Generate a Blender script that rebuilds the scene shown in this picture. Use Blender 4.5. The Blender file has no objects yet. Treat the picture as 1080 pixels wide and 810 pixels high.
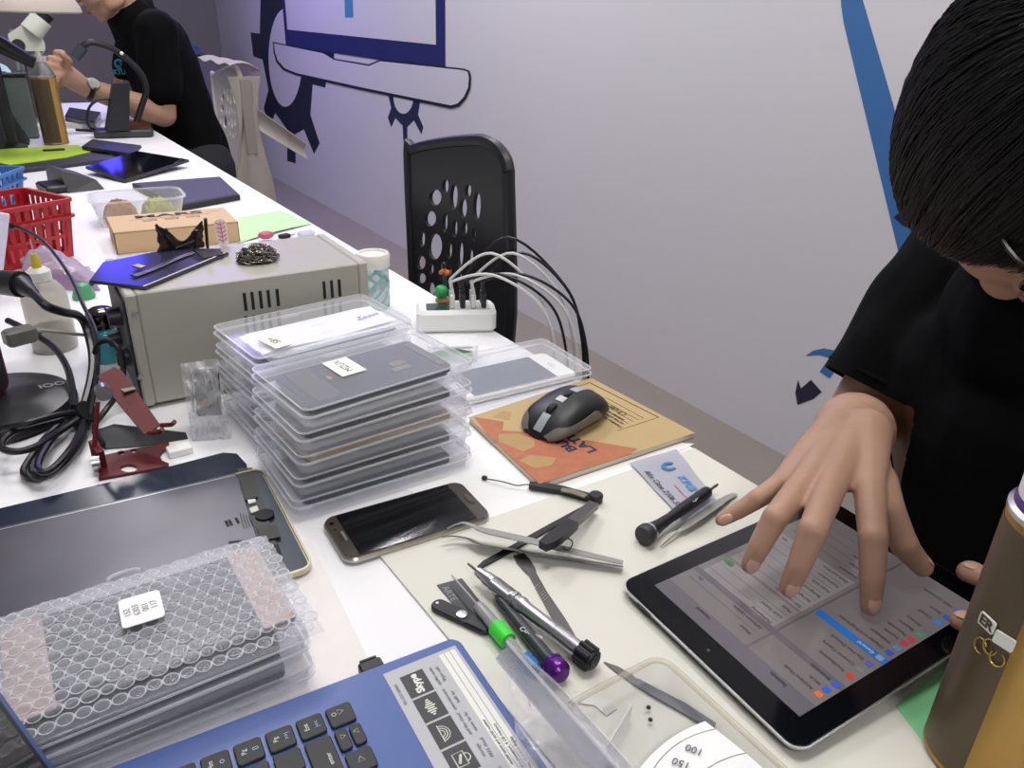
import bpy, bmesh, math, random
from mathutils import Vector, Matrix, noise, Euler
random.seed(7)
PI = math.pi
scene = bpy.context.scene
COL = scene.collection
# ------------------------------------------------------------------ camera
# desk top is z = 0, floor is z = -0.75, +Y runs along the wall, +X towards the wall
F_PX, CAMZ = 815.0, 0.425
R_CAM = Matrix(((0.8346602, -0.2121780, 0.5082546), (-0.5498599, -0.3739048, 0.7468931), (0.0315645, -0.9028708, -0.4287516)))
cam = bpy.data.cameras.new('camera'); camo = bpy.data.objects.new('camera', cam); COL.objects.link(camo)
cr, cd, cf = R_CAM.col[0], R_CAM.col[1], R_CAM.col[2]
mw = Matrix.Identity(4)
for i in range(3):
    mw[i][0] = cr[i]; mw[i][1] = -cd[i]; mw[i][2] = -cf[i]
mw[2][3] = CAMZ
camo.matrix_world = mw
cam.sensor_fit = 'HORIZONTAL'; cam.sensor_width = 36.0; cam.lens = 36.0 * F_PX / 1080.0
cam.clip_start = 0.02; cam.clip_end = 60
scene.camera = camo

def ray(px, py): return R_CAM @ Vector((px - 540, py - 405, F_PX))
def at(px, py, z=0.0):                 # surveyed point on the horizontal plane at height z
    r = ray(px, py); t = (z - CAMZ) / r.z
    return Vector((r.x * t, r.y * t, z))
def atX(px, py, X):
    r = ray(px, py); t = X / r.x
    return Vector((X, r.y * t, CAMZ + r.z * t))
def atY(px, py, Y):
    r = ray(px, py); t = Y / r.y
    return Vector((r.x * t, Y, CAMZ + r.z * t))

# ------------------------------------------------------------------ materials
def lin(c):
    return c / 12.92 if c <= 0.04045 else ((c + 0.055) / 1.055) ** 2.4
def hexc(h):
    h = h.lstrip('#'); return tuple(lin(int(h[i:i + 2], 16) / 255) for i in (0, 2, 4)) + (1.0,)
MATS = {}
def mat(name, col, rough=0.5, metal=0.0, spec=0.5, var=0.06, vscale=40.0, bump=0.0, bscale=200.0, coat=0.0, sheen=0.0, sss=0.0, emis=None, estr=0.0, stretch=None):
    if name in MATS: return MATS[name]
    m = bpy.data.materials.new(name); m.use_nodes = True
    nt = m.node_tree; b = nt.nodes['Principled BSDF']
    c = hexc(col) if isinstance(col, str) else tuple(col)
    b.inputs['Base Color'].default_value = c
    b.inputs['Roughness'].default_value = rough; b.inputs['Metallic'].default_value = metal
    b.inputs['Specular IOR Level'].default_value = spec
    if coat: b.inputs['Coat Weight'].default_value = coat; b.inputs['Coat Roughness'].default_value = 0.05
    if sheen: b.inputs['Sheen Weight'].default_value = sheen
    if sss:
        b.inputs['Subsurface Weight'].default_value = sss; b.inputs['Subsurface Radius'].default_value = (0.006, 0.002, 0.001); b.inputs['Subsurface Scale'].default_value = 1.0
    if emis:
        b.inputs['Emission Color'].default_value = hexc(emis); b.inputs['Emission Strength'].default_value = estr
    tc = nt.nodes.new('ShaderNodeTexCoord')
    src = tc.outputs['Object']
    if stretch:
        mp = nt.nodes.new('ShaderNodeMapping'); mp.inputs['Scale'].default_value = stretch
        nt.links.new(src, mp.inputs[0]); src = mp.outputs[0]
    if var:
        n = nt.nodes.new('ShaderNodeTexNoise'); n.inputs['Scale'].default_value = vscale; n.inputs['Detail'].default_value = 3
        nt.links.new(src, n.inputs['Vector'])
        mx = nt.nodes.new('ShaderNodeMix'); mx.data_type = 'RGBA'
        mx.inputs['A'].default_value = tuple(max(0, x * (1 - var)) for x in c[:3]) + (1,)
        mx.inputs['B'].default_value = tuple(min(1, x * (1 + var)) for x in c[:3]) + (1,)
        nt.links.new(n.outputs['Fac'], mx.inputs['Factor']); nt.links.new(mx.outputs['Result'], b.inputs['Base Color'])
    if bump:
        n2 = nt.nodes.new('ShaderNodeTexNoise'); n2.inputs['Scale'].default_value = bscale; n2.inputs['Detail'].default_value = 4
        nt.links.new(src, n2.inputs['Vector'])
        bp = nt.nodes.new('ShaderNodeBump'); bp.inputs['Strength'].default_value = bump; bp.inputs['Distance'].default_value = 0.002
        nt.links.new(n2.outputs['Fac'], bp.inputs['Height']); nt.links.new(bp.outputs['Normal'], b.inputs['Normal'])
    MATS[name] = m
    return m
def clear(name, tint='#fcfcfd', body='#eceef0', fac=0.14, edge=0.35, rough=0.18, bump=0.0, bscale=120.0, pw=1.0):
    # thin clear plastic: mostly see-through, milky where it is seen edge-on
    if name in MATS: return MATS[name]
    m = bpy.data.materials.new(name); m.use_nodes = True
    nt = m.node_tree; b = nt.nodes['Principled BSDF']; out = nt.nodes['Material Output']
    b.inputs['Base Color'].default_value = hexc(body); b.inputs['Roughness'].default_value = rough
    t = nt.nodes.new('ShaderNodeBsdfTransparent'); t.inputs['Color'].default_value = hexc(tint)
    lw = nt.nodes.new('ShaderNodeLayerWeight'); lw.inputs['Blend'].default_value = 0.35
    mr = nt.nodes.new('ShaderNodeMapRange'); mr.inputs['To Min'].default_value = fac; mr.inputs['To Max'].default_value = min(1, fac + edge)
    pn = nt.nodes.new('ShaderNodeMath'); pn.operation = 'POWER'; pn.inputs[1].default_value = pw
    nt.links.new(lw.outputs['Facing'], pn.inputs[0]); nt.links.new(pn.outputs[0], mr.inputs['Value'])
    mx = nt.nodes.new('ShaderNodeMixShader')
    nt.links.new(mr.outputs['Result'], mx.inputs[0]); nt.links.new(t.outputs[0], mx.inputs[1]); nt.links.new(b.outputs[0], mx.inputs[2])
    nt.links.new(mx.outputs[0], out.inputs['Surface'])
    if bump:
        tc = nt.nodes.new('ShaderNodeTexCoord')
        n2 = nt.nodes.new('ShaderNodeTexNoise'); n2.inputs['Scale'].default_value = bscale; n2.inputs['Detail'].default_value = 3
        nt.links.new(tc.outputs['Object'], n2.inputs['Vector'])
        bp = nt.nodes.new('ShaderNodeBump'); bp.inputs['Strength'].default_value = bump; bp.inputs['Distance'].default_value = 0.003
        nt.links.new(n2.outputs['Fac'], bp.inputs['Height']); nt.links.new(bp.outputs['Normal'], b.inputs['Normal']); nt.links.new(bp.outputs['Normal'], lw.inputs['Normal'])
    MATS[name] = m
    return m

# ------------------------------------------------------------------ scene graph
WM = {}
def props(o, label=None, cat=None, group=None, kind=None):
    if label: o['label'] = label
    if cat: o['category'] = cat
    if group: o['group'] = group
    if kind: o['kind'] = kind
    return o
def thing(name, label, cat, loc=(0, 0, 0), rz=0.0, group=None, M=None):
    o = bpy.data.objects.new(name, None); COL.objects.link(o)
    o.empty_display_size = 0.02
    W = M if M is not None else Matrix.Translation(Vector(loc)) @ Matrix.Rotation(rz, 4, 'Z')
    o.matrix_world = W; WM[o.name] = W.copy()
    return props(o, label, cat, group)
def move(o, loc, rz=0.0, rot=None):
    W = Matrix.Translation(Vector(loc)) @ (rot if rot is not None else Matrix.Rotation(rz, 4, 'Z'))
    o.matrix_world = W; WM[o.name] = W.copy()
def kids(o): return [c for c in bpy.data.objects if c.parent == o]
def copy_tree(o, label=None, group=None):
    r = o.copy(); COL.objects.link(r); WM[r.name] = WM[o.name].copy()
    if label: r['label'] = label
    if group: r['group'] = group
    for ch in kids(o):
        c = ch.copy(); COL.objects.link(c); c.parent = r; WM[c.name] = WM[o.name].copy()
        for g in kids(ch):
            d = g.copy(); COL.objects.link(d); d.parent = c; WM[d.name] = WM[o.name].copy()
    return r

def finish(name, me, mats, parent, smooth, local, angle=35):
    mats = mats if isinstance(mats, (list, tuple)) else [mats]
    for m in mats: me.materials.append(m)
    if smooth:
        me.polygons.foreach_set('use_smooth', [True] * len(me.polygons)); me.set_sharp_from_angle(angle=math.radians(angle))
    o = bpy.data.objects.new(name, me); COL.objects.link(o)
    if parent is not None:
        W = WM[parent.name]
        if not local: me.transform(W.inverted())
        o.parent = parent; WM[o.name] = W.copy()
    else:
        xs = [v.co for v in me.vertices]
        if xs:
            c = Vector(((min(v.x for v in xs) + max(v.x for v in xs)) / 2, (min(v.y for v in xs) + max(v.y for v in xs)) / 2, min(v.z for v in xs)))
            me.transform(Matrix.Translation(-c)); o.location = c
            WM[o.name] = Matrix.Translation(c)
    me.update()
    return o

class MB:
    def __init__(s): s.bm = bmesh.new(); s.mi = 0
    def _new(s, verts, faces, M=None):
        vs = [s.bm.verts.new((M @ Vector(v)) if M is not None else Vector(v)) for v in verts]
        fs = []
        for f in faces:
            try:
                nf = s.bm.faces.new([vs[i] for i in f]); nf.material_index = s.mi; fs.append(nf)
            except ValueError: pass
        return vs, fs
    def rings(s, rings, M=None, cap0=True, cap1=True, closed=False):
        n = len(rings[0]); vs = [v for r in rings for v in r]; fs = []
        k = len(rings)
        for i in range(k if closed else k - 1):
            a = i * n; b = ((i + 1) % k) * n
            for j in range(n):
                fs.append((a + j, a + (j + 1) % n, b + (j + 1) % n, b + j))
        if not closed:
            if cap0: fs.append(tuple(reversed(range(n))))
            if cap1: fs.append(tuple(range((k - 1) * n, k * n)))
        return s._new(vs, fs, M)
    def prism(s, poly, z0, z1, M=None, ch=0.0):
        # polygon (counter-clockwise) extruded, optional chamfer by scaling about centroid
        if sum(poly[i][0] * poly[(i + 1) % len(poly)][1] - poly[(i + 1) % len(poly)][0] * poly[i][1] for i in range(len(poly))) < 0: poly = poly[::-1]
        if ch:
            cx = sum(p[0] for p in poly) / len(poly); cy = sum(p[1] for p in poly) / len(poly)
            def ins(p, d):
                v = Vector((p[0] - cx, p[1] - cy)); L = v.length
                return (cx + v.x * (1 - d / L), cy + v.y * (1 - d / L))
            pi = [ins(p, ch) for p in poly]
            rr = [[(p[0], p[1], z0) for p in pi], [(p[0], p[1], z0 + ch) for p in poly], [(p[0], p[1], z1 - ch) for p in poly], [(p[0], p[1], z1) for p in pi]]
        else:
            rr = [[(p[0], p[1], z0) for p in poly], [(p[0], p[1], z1) for p in poly]]
        s.rings(rr, M); return s
    def box(s, c, d, rz=0.0, M=None, ch=0.0):
        T = Matrix.Translation(Vector(c)) @ Matrix.Rotation(rz, 4, 'Z')
        if M is not None: T = M @ T
        x, y, z = d[0] / 2, d[1] / 2, d[2] / 2
        if not ch:
            s.prism([(-x, -y), (x, -y), (x, y), (-x, y)], -z, z, T)
        else:
            def q(ix, iy): return [(-ix + ch, -iy), (ix - ch, -iy), (ix, -iy + ch), (ix, iy - ch), (ix - ch, iy), (-ix + ch, iy), (-ix, iy - ch), (-ix, -iy + ch)]
            a = q(x, y); b = [(px * (1 - ch / x), py * (1 - ch / y)) for px, py in a]
            s.rings([[(p[0], p[1], -z) for p in b], [(p[0], p[1], -z + ch) for p in a], [(p[0], p[1], z - ch) for p in a], [(p[0], p[1], z) for p in b]], T)
        return s
    def rr(s, c, sx, sy, r, z0, z1, rz=0.0, M=None, ch=0.0, n=5):
        T = Matrix.Translation((c[0], c[1], 0)) @ Matrix.Rotation(rz, 4, 'Z')
        if M is not None: T = M @ T
        if ch: s.rings([[(p[0], p[1], z) for p in rrpoly(sx - 2 * d, sy - 2 * d, max(r - d, 1e-4), n)] for z, d in ((z0, ch), (z0 + ch, 0), (z1 - ch, 0), (z1, ch))], T)
        else: s.rings([[(p[0], p[1], z) for p in rrpoly(sx, sy, r, n)] for z in (z0, z1)], T)
        return s
    def shell(s, c, sx, sy, r, z0, z1, w, rz=0.0, M=None, flare=0.0, n=5, floor=True):
        # open-topped tray with real wall thickness
        T = Matrix.Translation((c[0], c[1], 0)) @ Matrix.Rotation(rz, 4, 'Z')
        if M is not None: T = M @ T
        def R(d, z): return [(p[0], p[1], z) for p in rrpoly(sx + 2 * d, sy + 2 * d, max(r + d, 1e-4), n)]
        if floor: s.rings([R(0, z0), R(flare, z1), R(flare - w, z1), R(-w, z0 + w)], T, cap0=True, cap1=True)
        else: s.rings([R(0, z0), R(flare, z1), R(flare - w, z1), R(-w, z0)], T, closed=True)
        return s
    def lathe(s, prof, c=(0, 0, 0), n=24, M=None, caps=True):
        T = Matrix.Translation(Vector(c))
        if M is not None: T = M @ T
        s.rings([[(r * math.cos(2 * PI * i / n), r * math.sin(2 * PI * i / n), z) for i in range(n)] for r, z in prof], T, cap0=caps, cap1=caps)
        return s
    def rod(s, a, b, r0, r1=None, n=12):
        a, b = Vector(a), Vector(b); r1 = r0 if r1 is None else r1
        d = b - a; M = Matrix.Translation(a) @ d.to_track_quat('Z', 'Y').to_matrix().to_4x4()
        s.lathe([(r0, 0), (r1, d.length)], (0, 0, 0), n, M); return s
    def tube(s, pts, r, n=8, smooth=0, flat=None):
        P = [Vector(p) for p in pts]
        if smooth: P = spline(P, smooth)
        k = len(P); rads = r if isinstance(r, (list, tuple)) else [r] * k
        if len(rads) != k: rads = [rads[min(len(rads) - 1, int(i * len(rads) / k))] for i in range(k)]
        up = None; rr = []
        for i in range(k):
            t = (P[min(i + 1, k - 1)] - P[max(i - 1, 0)]).normalized()
            if up is None:
                up = Vector((0, 0, 1)) if abs(t.z) < 0.9 else Vector((1, 0, 0))
            side = t.cross(up)
            if side.length < 1e-6: side = Vector((1, 0, 0))
            side.normalize(); up = side.cross(t).normalized()
            fx, fy = (1, 1) if flat is None else flat
            rr.append([P[i] + side * (math.cos(2 * PI * j / n) * rads[i] * fx) + up * (math.sin(2 * PI * j / n) * rads[i] * fy) for j in range(n)])
        s.rings(rr); return s
    def ell(s, c, rad, M=None, nu=20, nv=12):
        T = Matrix.Translation(Vector(c))
        if M is not None: T = T @ M
        v = [(0, 0, -rad[2])]; f = []
        for i in range(1, nv):
            th = PI * i / nv - PI / 2
            for j in range(nu):
                ph = 2 * PI * j / nu
                v.append((rad[0] * math.cos(th) * math.cos(ph), rad[1] * math.cos(th) * math.sin(ph), rad[2] * math.sin(th)))
        v.append((0, 0, rad[2]))
        for j in range(nu): f.append((0, 1 + (j + 1) % nu, 1 + j))
        for i in range(nv - 2):
            for j in range(nu):
                a = 1 + i * nu; f.append((a + j, a + (j + 1) % nu, a + nu + (j + 1) % nu, a + nu + j))
        L = len(v) - 1; a = 1 + (nv - 2) * nu
        for j in range(nu): f.append((a + j, a + (j + 1) % nu, L))
        s._new(v, f, T); return s
    def grid(s, fn, nu, nv, th=0.0008):
        # two-sided sheet from fn(u, v) -> Vector, with thickness th
        top = [[Vector(fn(i / nu, j / nv)) for j in range(nv + 1)] for i in range(nu + 1)]
        vs = []; W = nv + 1
        for i in range(nu + 1):
            for j in range(W): vs.append(top[i][j])
        for i in range(nu + 1):
            for j in range(W):
                a = top[min(i + 1, nu)][j] - top[max(i - 1, 0)][j]; b = top[i][min(j + 1, nv)] - top[i][max(j - 1, 0)]
                nn = a.cross(b)
                nn = nn.normalized() if nn.length > 1e-12 else Vector((0, 0, 1))
                vs.append(top[i][j] - nn * th)
        O = (nu + 1) * W; fs = []
        for i in range(nu):
            for j in range(nv):
                a = i * W + j; b = a + W
                fs.append((a, b, b + 1, a + 1)); fs.append((O + a, O + a + 1, O + b + 1, O + b))
        for i in range(nu):
            a = i * W; b = a + W; fs.append((a, O + a, O + b, b)); a += nv; b += nv; fs.append((a, b, O + b, O + a))
        for j in range(nv):
            a = j; fs.append((a, a + 1, O + a + 1, O + a)); a = nu * W + j; fs.append((a, O + a, O + a + 1, a + 1))
        s._new(vs, fs); return s
    def build(s, name, mats, parent=None, smooth=True, local=False, angle=35, label=None, cat=None, group=None, kind=None, fixn=True):
        if fixn: bmesh.ops.recalc_face_normals(s.bm, faces=s.bm.faces[:])
        me = bpy.data.meshes.new(name); s.bm.to_mesh(me); s.bm.free()
        return props(finish(name, me, mats, parent, smooth, local, angle), label, cat, group, kind)

def rrpoly(sx, sy, r, n=5):
    x, y = sx / 2, sy / 2; r = min(r, x, y); out = []
    for cx, cy, a0 in ((x - r, -y + r, -PI / 2), (x - r, y - r, 0), (-x + r, y - r, PI / 2), (-x + r, -y + r, PI)):
        for i in range(n + 1):
            a = a0 + PI / 2 * i / n; out.append((cx + r * math.cos(a), cy + r * math.sin(a)))
    return out
def spline(P, k):
    out = []
    for i in range(len(P) - 1):
        p0, p1, p2, p3 = P[max(i - 1, 0)], P[i], P[i + 1], P[min(i + 2, len(P) - 1)]
        for j in range(k):
            t = j / k
            out.append(0.5 * ((2 * p1) + (p2 - p0) * t + (2 * p0 - 5 * p1 + 4 * p2 - p3) * t * t + (3 * p1 - p0 - 3 * p2 + p3) * t ** 3))
    out.append(P[-1]); return out
def frame(o, xd, yd=None, n=(0, 0, 1)):
    # placement matrix: origin o, x axis xd, z axis about n
    x = Vector(xd).normalized(); z = Vector(n).normalized()
    y = z.cross(x).normalized(); x = y.cross(z).normalized()
    M = Matrix((x, y, z)).transposed().to_4x4(); M.translation = Vector(o); return M
def frame3(o, ax, ay):
    x = Vector(ax).normalized(); z = x.cross(Vector(ay)).normalized(); y = z.cross(x)
    M = Matrix((x, y, z)).transposed().to_4x4(); M.translation = Vector(o); return M
def text(body, M, size, m, name='printed_text', parent=None, depth=0.0002, align='CENTER', sx=1.0, bold=0.0, shear=0.0, label=None, local=False):
    cu = bpy.data.curves.new('t', 'FONT'); cu.body = body; cu.size = size; cu.align_x = align; cu.align_y = 'CENTER'
    cu.extrude = depth; cu.offset = bold; cu.shear = shear; cu.resolution_u = 3; cu.space_line = 0.85
    o = bpy.data.objects.new('t', cu); COL.objects.link(o)
    bpy.context.view_layer.update()
    me = bpy.data.meshes.new_from_object(o.evaluated_get(bpy.context.evaluated_depsgraph_get()))
    bpy.data.objects.remove(o); bpy.data.curves.remove(cu)
    me.name = name
    me.transform(M @ Matrix.Diagonal((sx, 1, 1, 1)))
    return props(finish(name, me, m, parent, False, local), label)

def remesh(mb, voxel, smooth_it=6, disp=None, factor=0.5):
    # melt overlapping closed shapes into one continuous surface
    me = bpy.data.meshes.new('r'); bmesh.ops.recalc_face_normals(mb.bm, faces=mb.bm.faces[:]); mb.bm.to_mesh(me); mb.bm.free()
    o = bpy.data.objects.new('r', me); COL.objects.link(o)
    md = o.modifiers.new('v', 'REMESH'); md.mode = 'VOXEL'; md.voxel_size = voxel
    if smooth_it:
        sm = o.modifiers.new('s', 'SMOOTH'); sm.iterations = smooth_it; sm.factor = factor
    bpy.context.view_layer.update()
    out = bpy.data.meshes.new_from_object(o.evaluated_get(bpy.context.evaluated_depsgraph_get()))
    bpy.data.objects.remove(o); bpy.data.meshes.remove(me)
    if disp:
        ns = [v.normal.copy() for v in out.vertices]
        for v, n in zip(out.vertices, ns): v.co += n * disp(v.co)
    return out
def mesh_obj(name, me, mats, parent=None, label=None, cat=None, group=None, angle=80):
    me.name = name
    return props(finish(name, me, mats, parent, True, False, angle), label, cat, group)

# common materials
M_white_paint = mat('white_laminate', '#ecebee', 0.45, var=0.02, vscale=6)
M_black = mat('black_plastic', '#15161a', 0.45, var=0.08)
M_blackgloss = mat('gloss_black', '#0a0b10', 0.08, var=0.02)
M_dark = mat('dark_grey_plastic', '#2b2c31', 0.5)
M_steel = mat('brushed_steel', '#bdbdb8', 0.3, 0.8, var=0.1, vscale=300, stretch=(1, 12, 1))
M_steel_dark = mat('dark_steel', '#6c6a68', 0.33, 0.85, var=0.1, vscale=200)
M_silver = mat('silver_aluminium', '#c3c4c6', 0.3, 1.0, var=0.05)
M_paper = mat('white_paper', '#f1f1f0', 0.8, var=0.02)
M_label = mat('label_paper', '#efeee2', 0.7, var=0.03)
M_ink = mat('black_ink', '#18181c', 0.7, var=0)
M_greyink = mat('grey_ink', '#70727a', 0.7, var=0)
M_blueink = mat('blue_ink', '#3b55b8', 0.7, var=0)
M_white = mat('white_plastic', '#eeeeec', 0.35, var=0.02)
M_cable = mat('black_cable_rubber', '#131317', 0.38, var=0.05)
M_wcable = mat('white_cable_rubber', '#dcdcd8', 0.45, var=0.04)
M_clear = clear('clear_plastic_case', fac=0.034, edge=0.24, rough=0.2)
M_clear_rim = clear('clear_plastic_rim', fac=0.22, edge=0.4, rough=0.15, body='#f4f5f6')
M_film = clear('clear_film', fac=0.18, edge=0.6, rough=0.12, bump=0.9, bscale=60, body='#e6e6ea')
M_bub = clear('bubble_film', pw=1.5, fac=0.012, edge=0.5, rough=0.1, body='#eef0f2', bump=0.35, bscale=220)
M_screen = mat('dark_display_glass', '#12141b', 0.1, spec=0.3, var=0.05)
M_lcdback = mat('display_back_metal', '#4a4e5c', 0.35, 0.6, var=0.12, vscale=30)
M_navy = mat('navy_panel', '#18213f', 0.14, spec=0.3, var=0.06)
M_gold = mat('gold_contacts', '#b99a55', 0.35, 0.9)
M_green = mat('green_plastic', '#2f9a55', 0.4)
# ================================================================== the room
M_wall = mat('lavender_wall_paint', '#d3d1d6', 0.65, var=0.015, vscale=3, bump=0.05, bscale=60)
M_floor = mat('taupe_floor_tile', '#8d857d', 0.4, var=0.08, vscale=5)
M_ceil = mat('ceiling_paint', '#d8d8d8', 0.8, var=0.01)
b = MB(); b.box((0.0, 3.0, -0.79), (6.0, 11.0, 0.08)); b.build('floor', M_floor, kind='structure')
b = MB(); b.box((1.885, 2.6, 0.6), (0.1, 9.3, 2.7)); b.build('wall_right', M_wall, kind='structure')
b = MB(); b.box((-0.6, 7.2, 0.6), (4.9, 0.1, 2.7)); b.build('wall_back', mat('grey_back_wall', '#87837f', 0.7, var=0.02), kind='structure')
b = MB(); b.box((-0.6, 2.6, 2.0), (5.0, 9.3, 0.1)); b.build('ceiling', M_ceil, kind='structure')

def plate_holes(outer, holes, th, name='plate'):
    cu = bpy.data.curves.new(name, 'CURVE'); cu.dimensions = '2D'; cu.fill_mode = 'BOTH'; cu.extrude = th / 2
    for poly in [outer] + holes:
        sp = cu.splines.new('POLY'); sp.points.add(len(poly) - 1); sp.use_cyclic_u = True
        for p, q in zip(sp.points, poly): p.co = (q[0], q[1], 0, 1)
    o = bpy.data.objects.new(name, cu); COL.objects.link(o); bpy.context.view_layer.update()
    me = bpy.data.meshes.new_from_object(o.evaluated_get(bpy.context.evaluated_depsgraph_get()))
    bpy.data.objects.remove(o); bpy.data.curves.remove(cu)
    bm = bmesh.new(); bm.from_mesh(me); bmesh.ops.remove_doubles(bm, verts=bm.verts[:], dist=1e-6); bmesh.ops.recalc_face_normals(bm, faces=bm.faces[:]); bm.to_mesh(me); bm.free()
    return me
# ---- vinyl decals on the wall (u along the wall, v up)
XW = 1.835
WALL_M = Matrix(((0, 0, -1, XW), (1, 0, 0, 0), (0, 1, 0, 0), (0, 0, 0, 1)))
def wp(px, py):
    p = atX(px, py, XW); return (p.y, p.z)
def z7(zx, zy): return wp(240 + zx * 0.29630, zy * 0.29630)
def z5(zx, zy): return wp(760 + zx * 0.29630, 200 + zy * 0.29630)
M_navydecal = mat('navy_vinyl', '#1d2038', 0.45, var=0.03, vscale=3)
M_bluedecal2 = mat('deep_blue_vinyl', '#232a66', 0.45, var=0.03, vscale=3)
M_bluedecal = mat('mid_blue_vinyl', '#3c6ea8', 0.45, var=0.03, vscale=3)
M_tealdecal = mat('teal_vinyl', '#4a8fb5', 0.45, var=0.03, vscale=3)
M_wallvinyl = mat('white_vinyl', '#d3d1d6', 0.65, var=0.015, vscale=3)
def decal(parent, name, poly, m, w0, w1):
    b = MB(); b.prism(poly, w0, w1, WALL_M); return b.build(name, m, parent, smooth=False)
t = thing('wall_decal', 'large dark navy gear wheel painted on the wall behind the laptop picture', 'wall decal', (XW, 5.7, 0.2))
gear = [z7(*q) for q in ((118, 0), (115, 120), (82, 115), (92, 200), (125, 212), (146, 320), (129, 385), (150, 450), (170, 402), (212, 460), (213, 572), (243, 582), (240, 478), (272, 460), (308, 548), (328, 510), (295, 408), (303, 300), (348, 312), (352, 280), (380, 200), (360, -60), (400, -120), (330, -260), (200, -240), (150, -160), (95, -90))]
decal(t, 'gear', gear, M_navydecal, 0.0, 0.0012)
hole = [z7(207 + 60 * math.cos(a), 205 + 175 * math.sin(a)) for a in [2 * PI * i / 40 for i in range(40)]]
decal(t, 'gear_centre', hole, M_wallvinyl, 0.0013, 0.002)
t = thing('wall_decal', 'big blue framed laptop picture on the wall with a white keyboard base', 'wall decal', (XW, 4.4, 0.2))
decal(t, 'screen_frame', [(3.32, 0.20), (5.50, 0.205), (5.50, 1.45), (3.32, 1.45)], M_bluedecal2, 0.0022, 0.003)
decal(t, 'screen', [(3.405, 0.30), (5.44, 0.305), (5.44, 1.36), (3.405, 1.36)], M_wallvinyl, 0.0031, 0.0036)
decal(t, 'teal_letter', [wp(362.5, -60), wp(364.5, 18.5), wp(373.5, 18.5), wp(371, -60)], M_tealdecal, 0.0037, 0.0042)
base = [z7(*q) for q in ((163, 149), (345, 186), (385, 209), (505, 229), (545, 212), (845, 244), (864, 252), (869, 275), (866, 315), (850, 352), (826, 378), (798, 386), (500, 325), (245, 268), (200, 250), (175, 220), (165, 185))]
cx0 = sum(p[0] for p in base) / len(base)
decal(t, 'base_outline', base, M_navydecal, 0.0037, 0.0042)
base2 = [z7(*q) for q in ((167, 154), (343, 190), (380, 213), (506, 235), (546, 218), (843, 250), (858, 256), (862, 276), (859, 312), (844, 345), (822, 368), (798, 375), (500, 315), (248, 260), (206, 243), (181, 215), (171, 185))]
decal(t, 'keyboard_base', base2, M_wallvinyl, 0.0043, 0.0048)
t = thing('wall_decal', 'small dark blue gear under the laptop picture above the black chair', 'wall decal', (XW, 3.5, 0.0))
g2 = [z7(*q) for q in ((572, 335), (583, 385), (571, 418), (583, 452), (598, 420), (624, 448), (626, 502), (641, 507), (640, 452), (664, 428), (690, 478), (697, 452), (678, 408), (688, 350))]
decal(t, 'gear', g2, mat('slate_blue_vinyl', '#232d4c', 0.45, var=0.03), 0.0, 0.0012)
hole = [z7(627 + 35 * math.cos(a), 345 + 60 * math.sin(a)) for a in [2 * PI * i / 32 for i in range(32)]]
decal(t, 'gear_centre', hole, M_wallvinyl, 0.0013, 0.002)
t = thing('wall_decal', 'long slanting mid blue stripe on the wall beside the foreground head', 'wall decal', (XW, 1.2, 0.2))
decal(t, 'stripe', [wp(891, -80), wp(887, -5), wp(887.5, 6), wp(890, 24), wp(932, 200), wp(950, 275), wp(990, 290), wp(941, 106), wp(910, 0), wp(903, -40)], M_bluedecal, 0.0, 0.0012)
decal(t, 'navy_chip', [wp(943, 229), wp(960, 215), wp(975, 245), wp(953, 238)], M_navydecal, 0.0014, 0.0022)
t = thing('wall_decal', 'small blue and navy arrow marks low on the wall by the elbow', 'wall decal', (XW, 1.3, -0.3))
decal(t, 'blue_curl', [z5(*q) for q in ((303, 591), (330, 573), (368, 565), (405, 572), (440, 600), (470, 640), (430, 660), (418, 632), (388, 672), (354, 648), (388, 598), (350, 588))], M_bluedecal, 0.0, 0.0012)
decal(t, 'navy_arrow', [z5(*q) for q in ((276, 678), (286, 708), (322, 677), (360, 720), (330, 745), (274, 766), (267, 722))], M_navydecal, 0.0, 0.0012)

# ================================================================== the long workbench
def edgeX(Y): return 0.594 - 0.0125 * Y
t = thing('workbench', 'long white workbench running along the aisle covered with repair gear', 'workbench', (0, 1.6, -0.75))
b = MB(); b.prism([(-0.62, -0.45), (edgeX(-0.45), -0.45), (edgeX(4.3), 4.3), (-0.62, 4.3)], -0.03, 0.0, ch=0.0015)
b.build('tabletop', M_white_paint, t)
for lx in (-0.55, 0.47):
    for ly in (-0.38, 0.85, 2.4, 4.2):
        b = MB(); b.box((lx, ly, -0.39), (0.05, 0.05, 0.72), ch=0.004); b.build('leg', mat('white_steel', '#d8d8da', 0.4), t)

# ================================================================== perforated chairs
def zc(zx, zy): return (220 + zx * 0.29630, 130 + zy * 0.29630)
CX = 0.77
def cp(zx, zy):
    p = atX(*zc(zx, zy), CX); return (p.y - 1.345, p.z)
outer = [cp(*q) for q in ((702, 104), (718, 95), (765, 81), (850, 68), (940, 62), (975, 67), (1005, 82), (1030, 108), (1048, 140), (1056, 180), (1057, 210))]
outer += [(-0.205, -0.10), (-0.19, -0.27), (0.185, -0.27), (0.20, -0.12)]
ells = ((842, 224, 10, 24), (808, 264, 19, 26), (873, 262, 12, 42), (922, 240, 10, 22), (907, 302, 12, 32), (955, 295, 12, 47), (793, 339, 18, 25), (845, 352, 8, 32), (880, 373, 8, 30), (915, 374, 8, 24), (947, 394, 6, 22), (767, 412, 9, 26), (813, 438, 22, 42), (864, 452, 8, 28), (902, 465, 10, 44), (938, 475, 9, 28), (766, 495, 14, 22), (802, 518, 8, 18), (769, 550, 14, 17), (836, 530, 5, 25), (804, 588, 12, 22), (903, 556, 8, 25), (867, 528, 6, 20), (932, 556, 6, 18), (770, 612, 8, 12))
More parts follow.
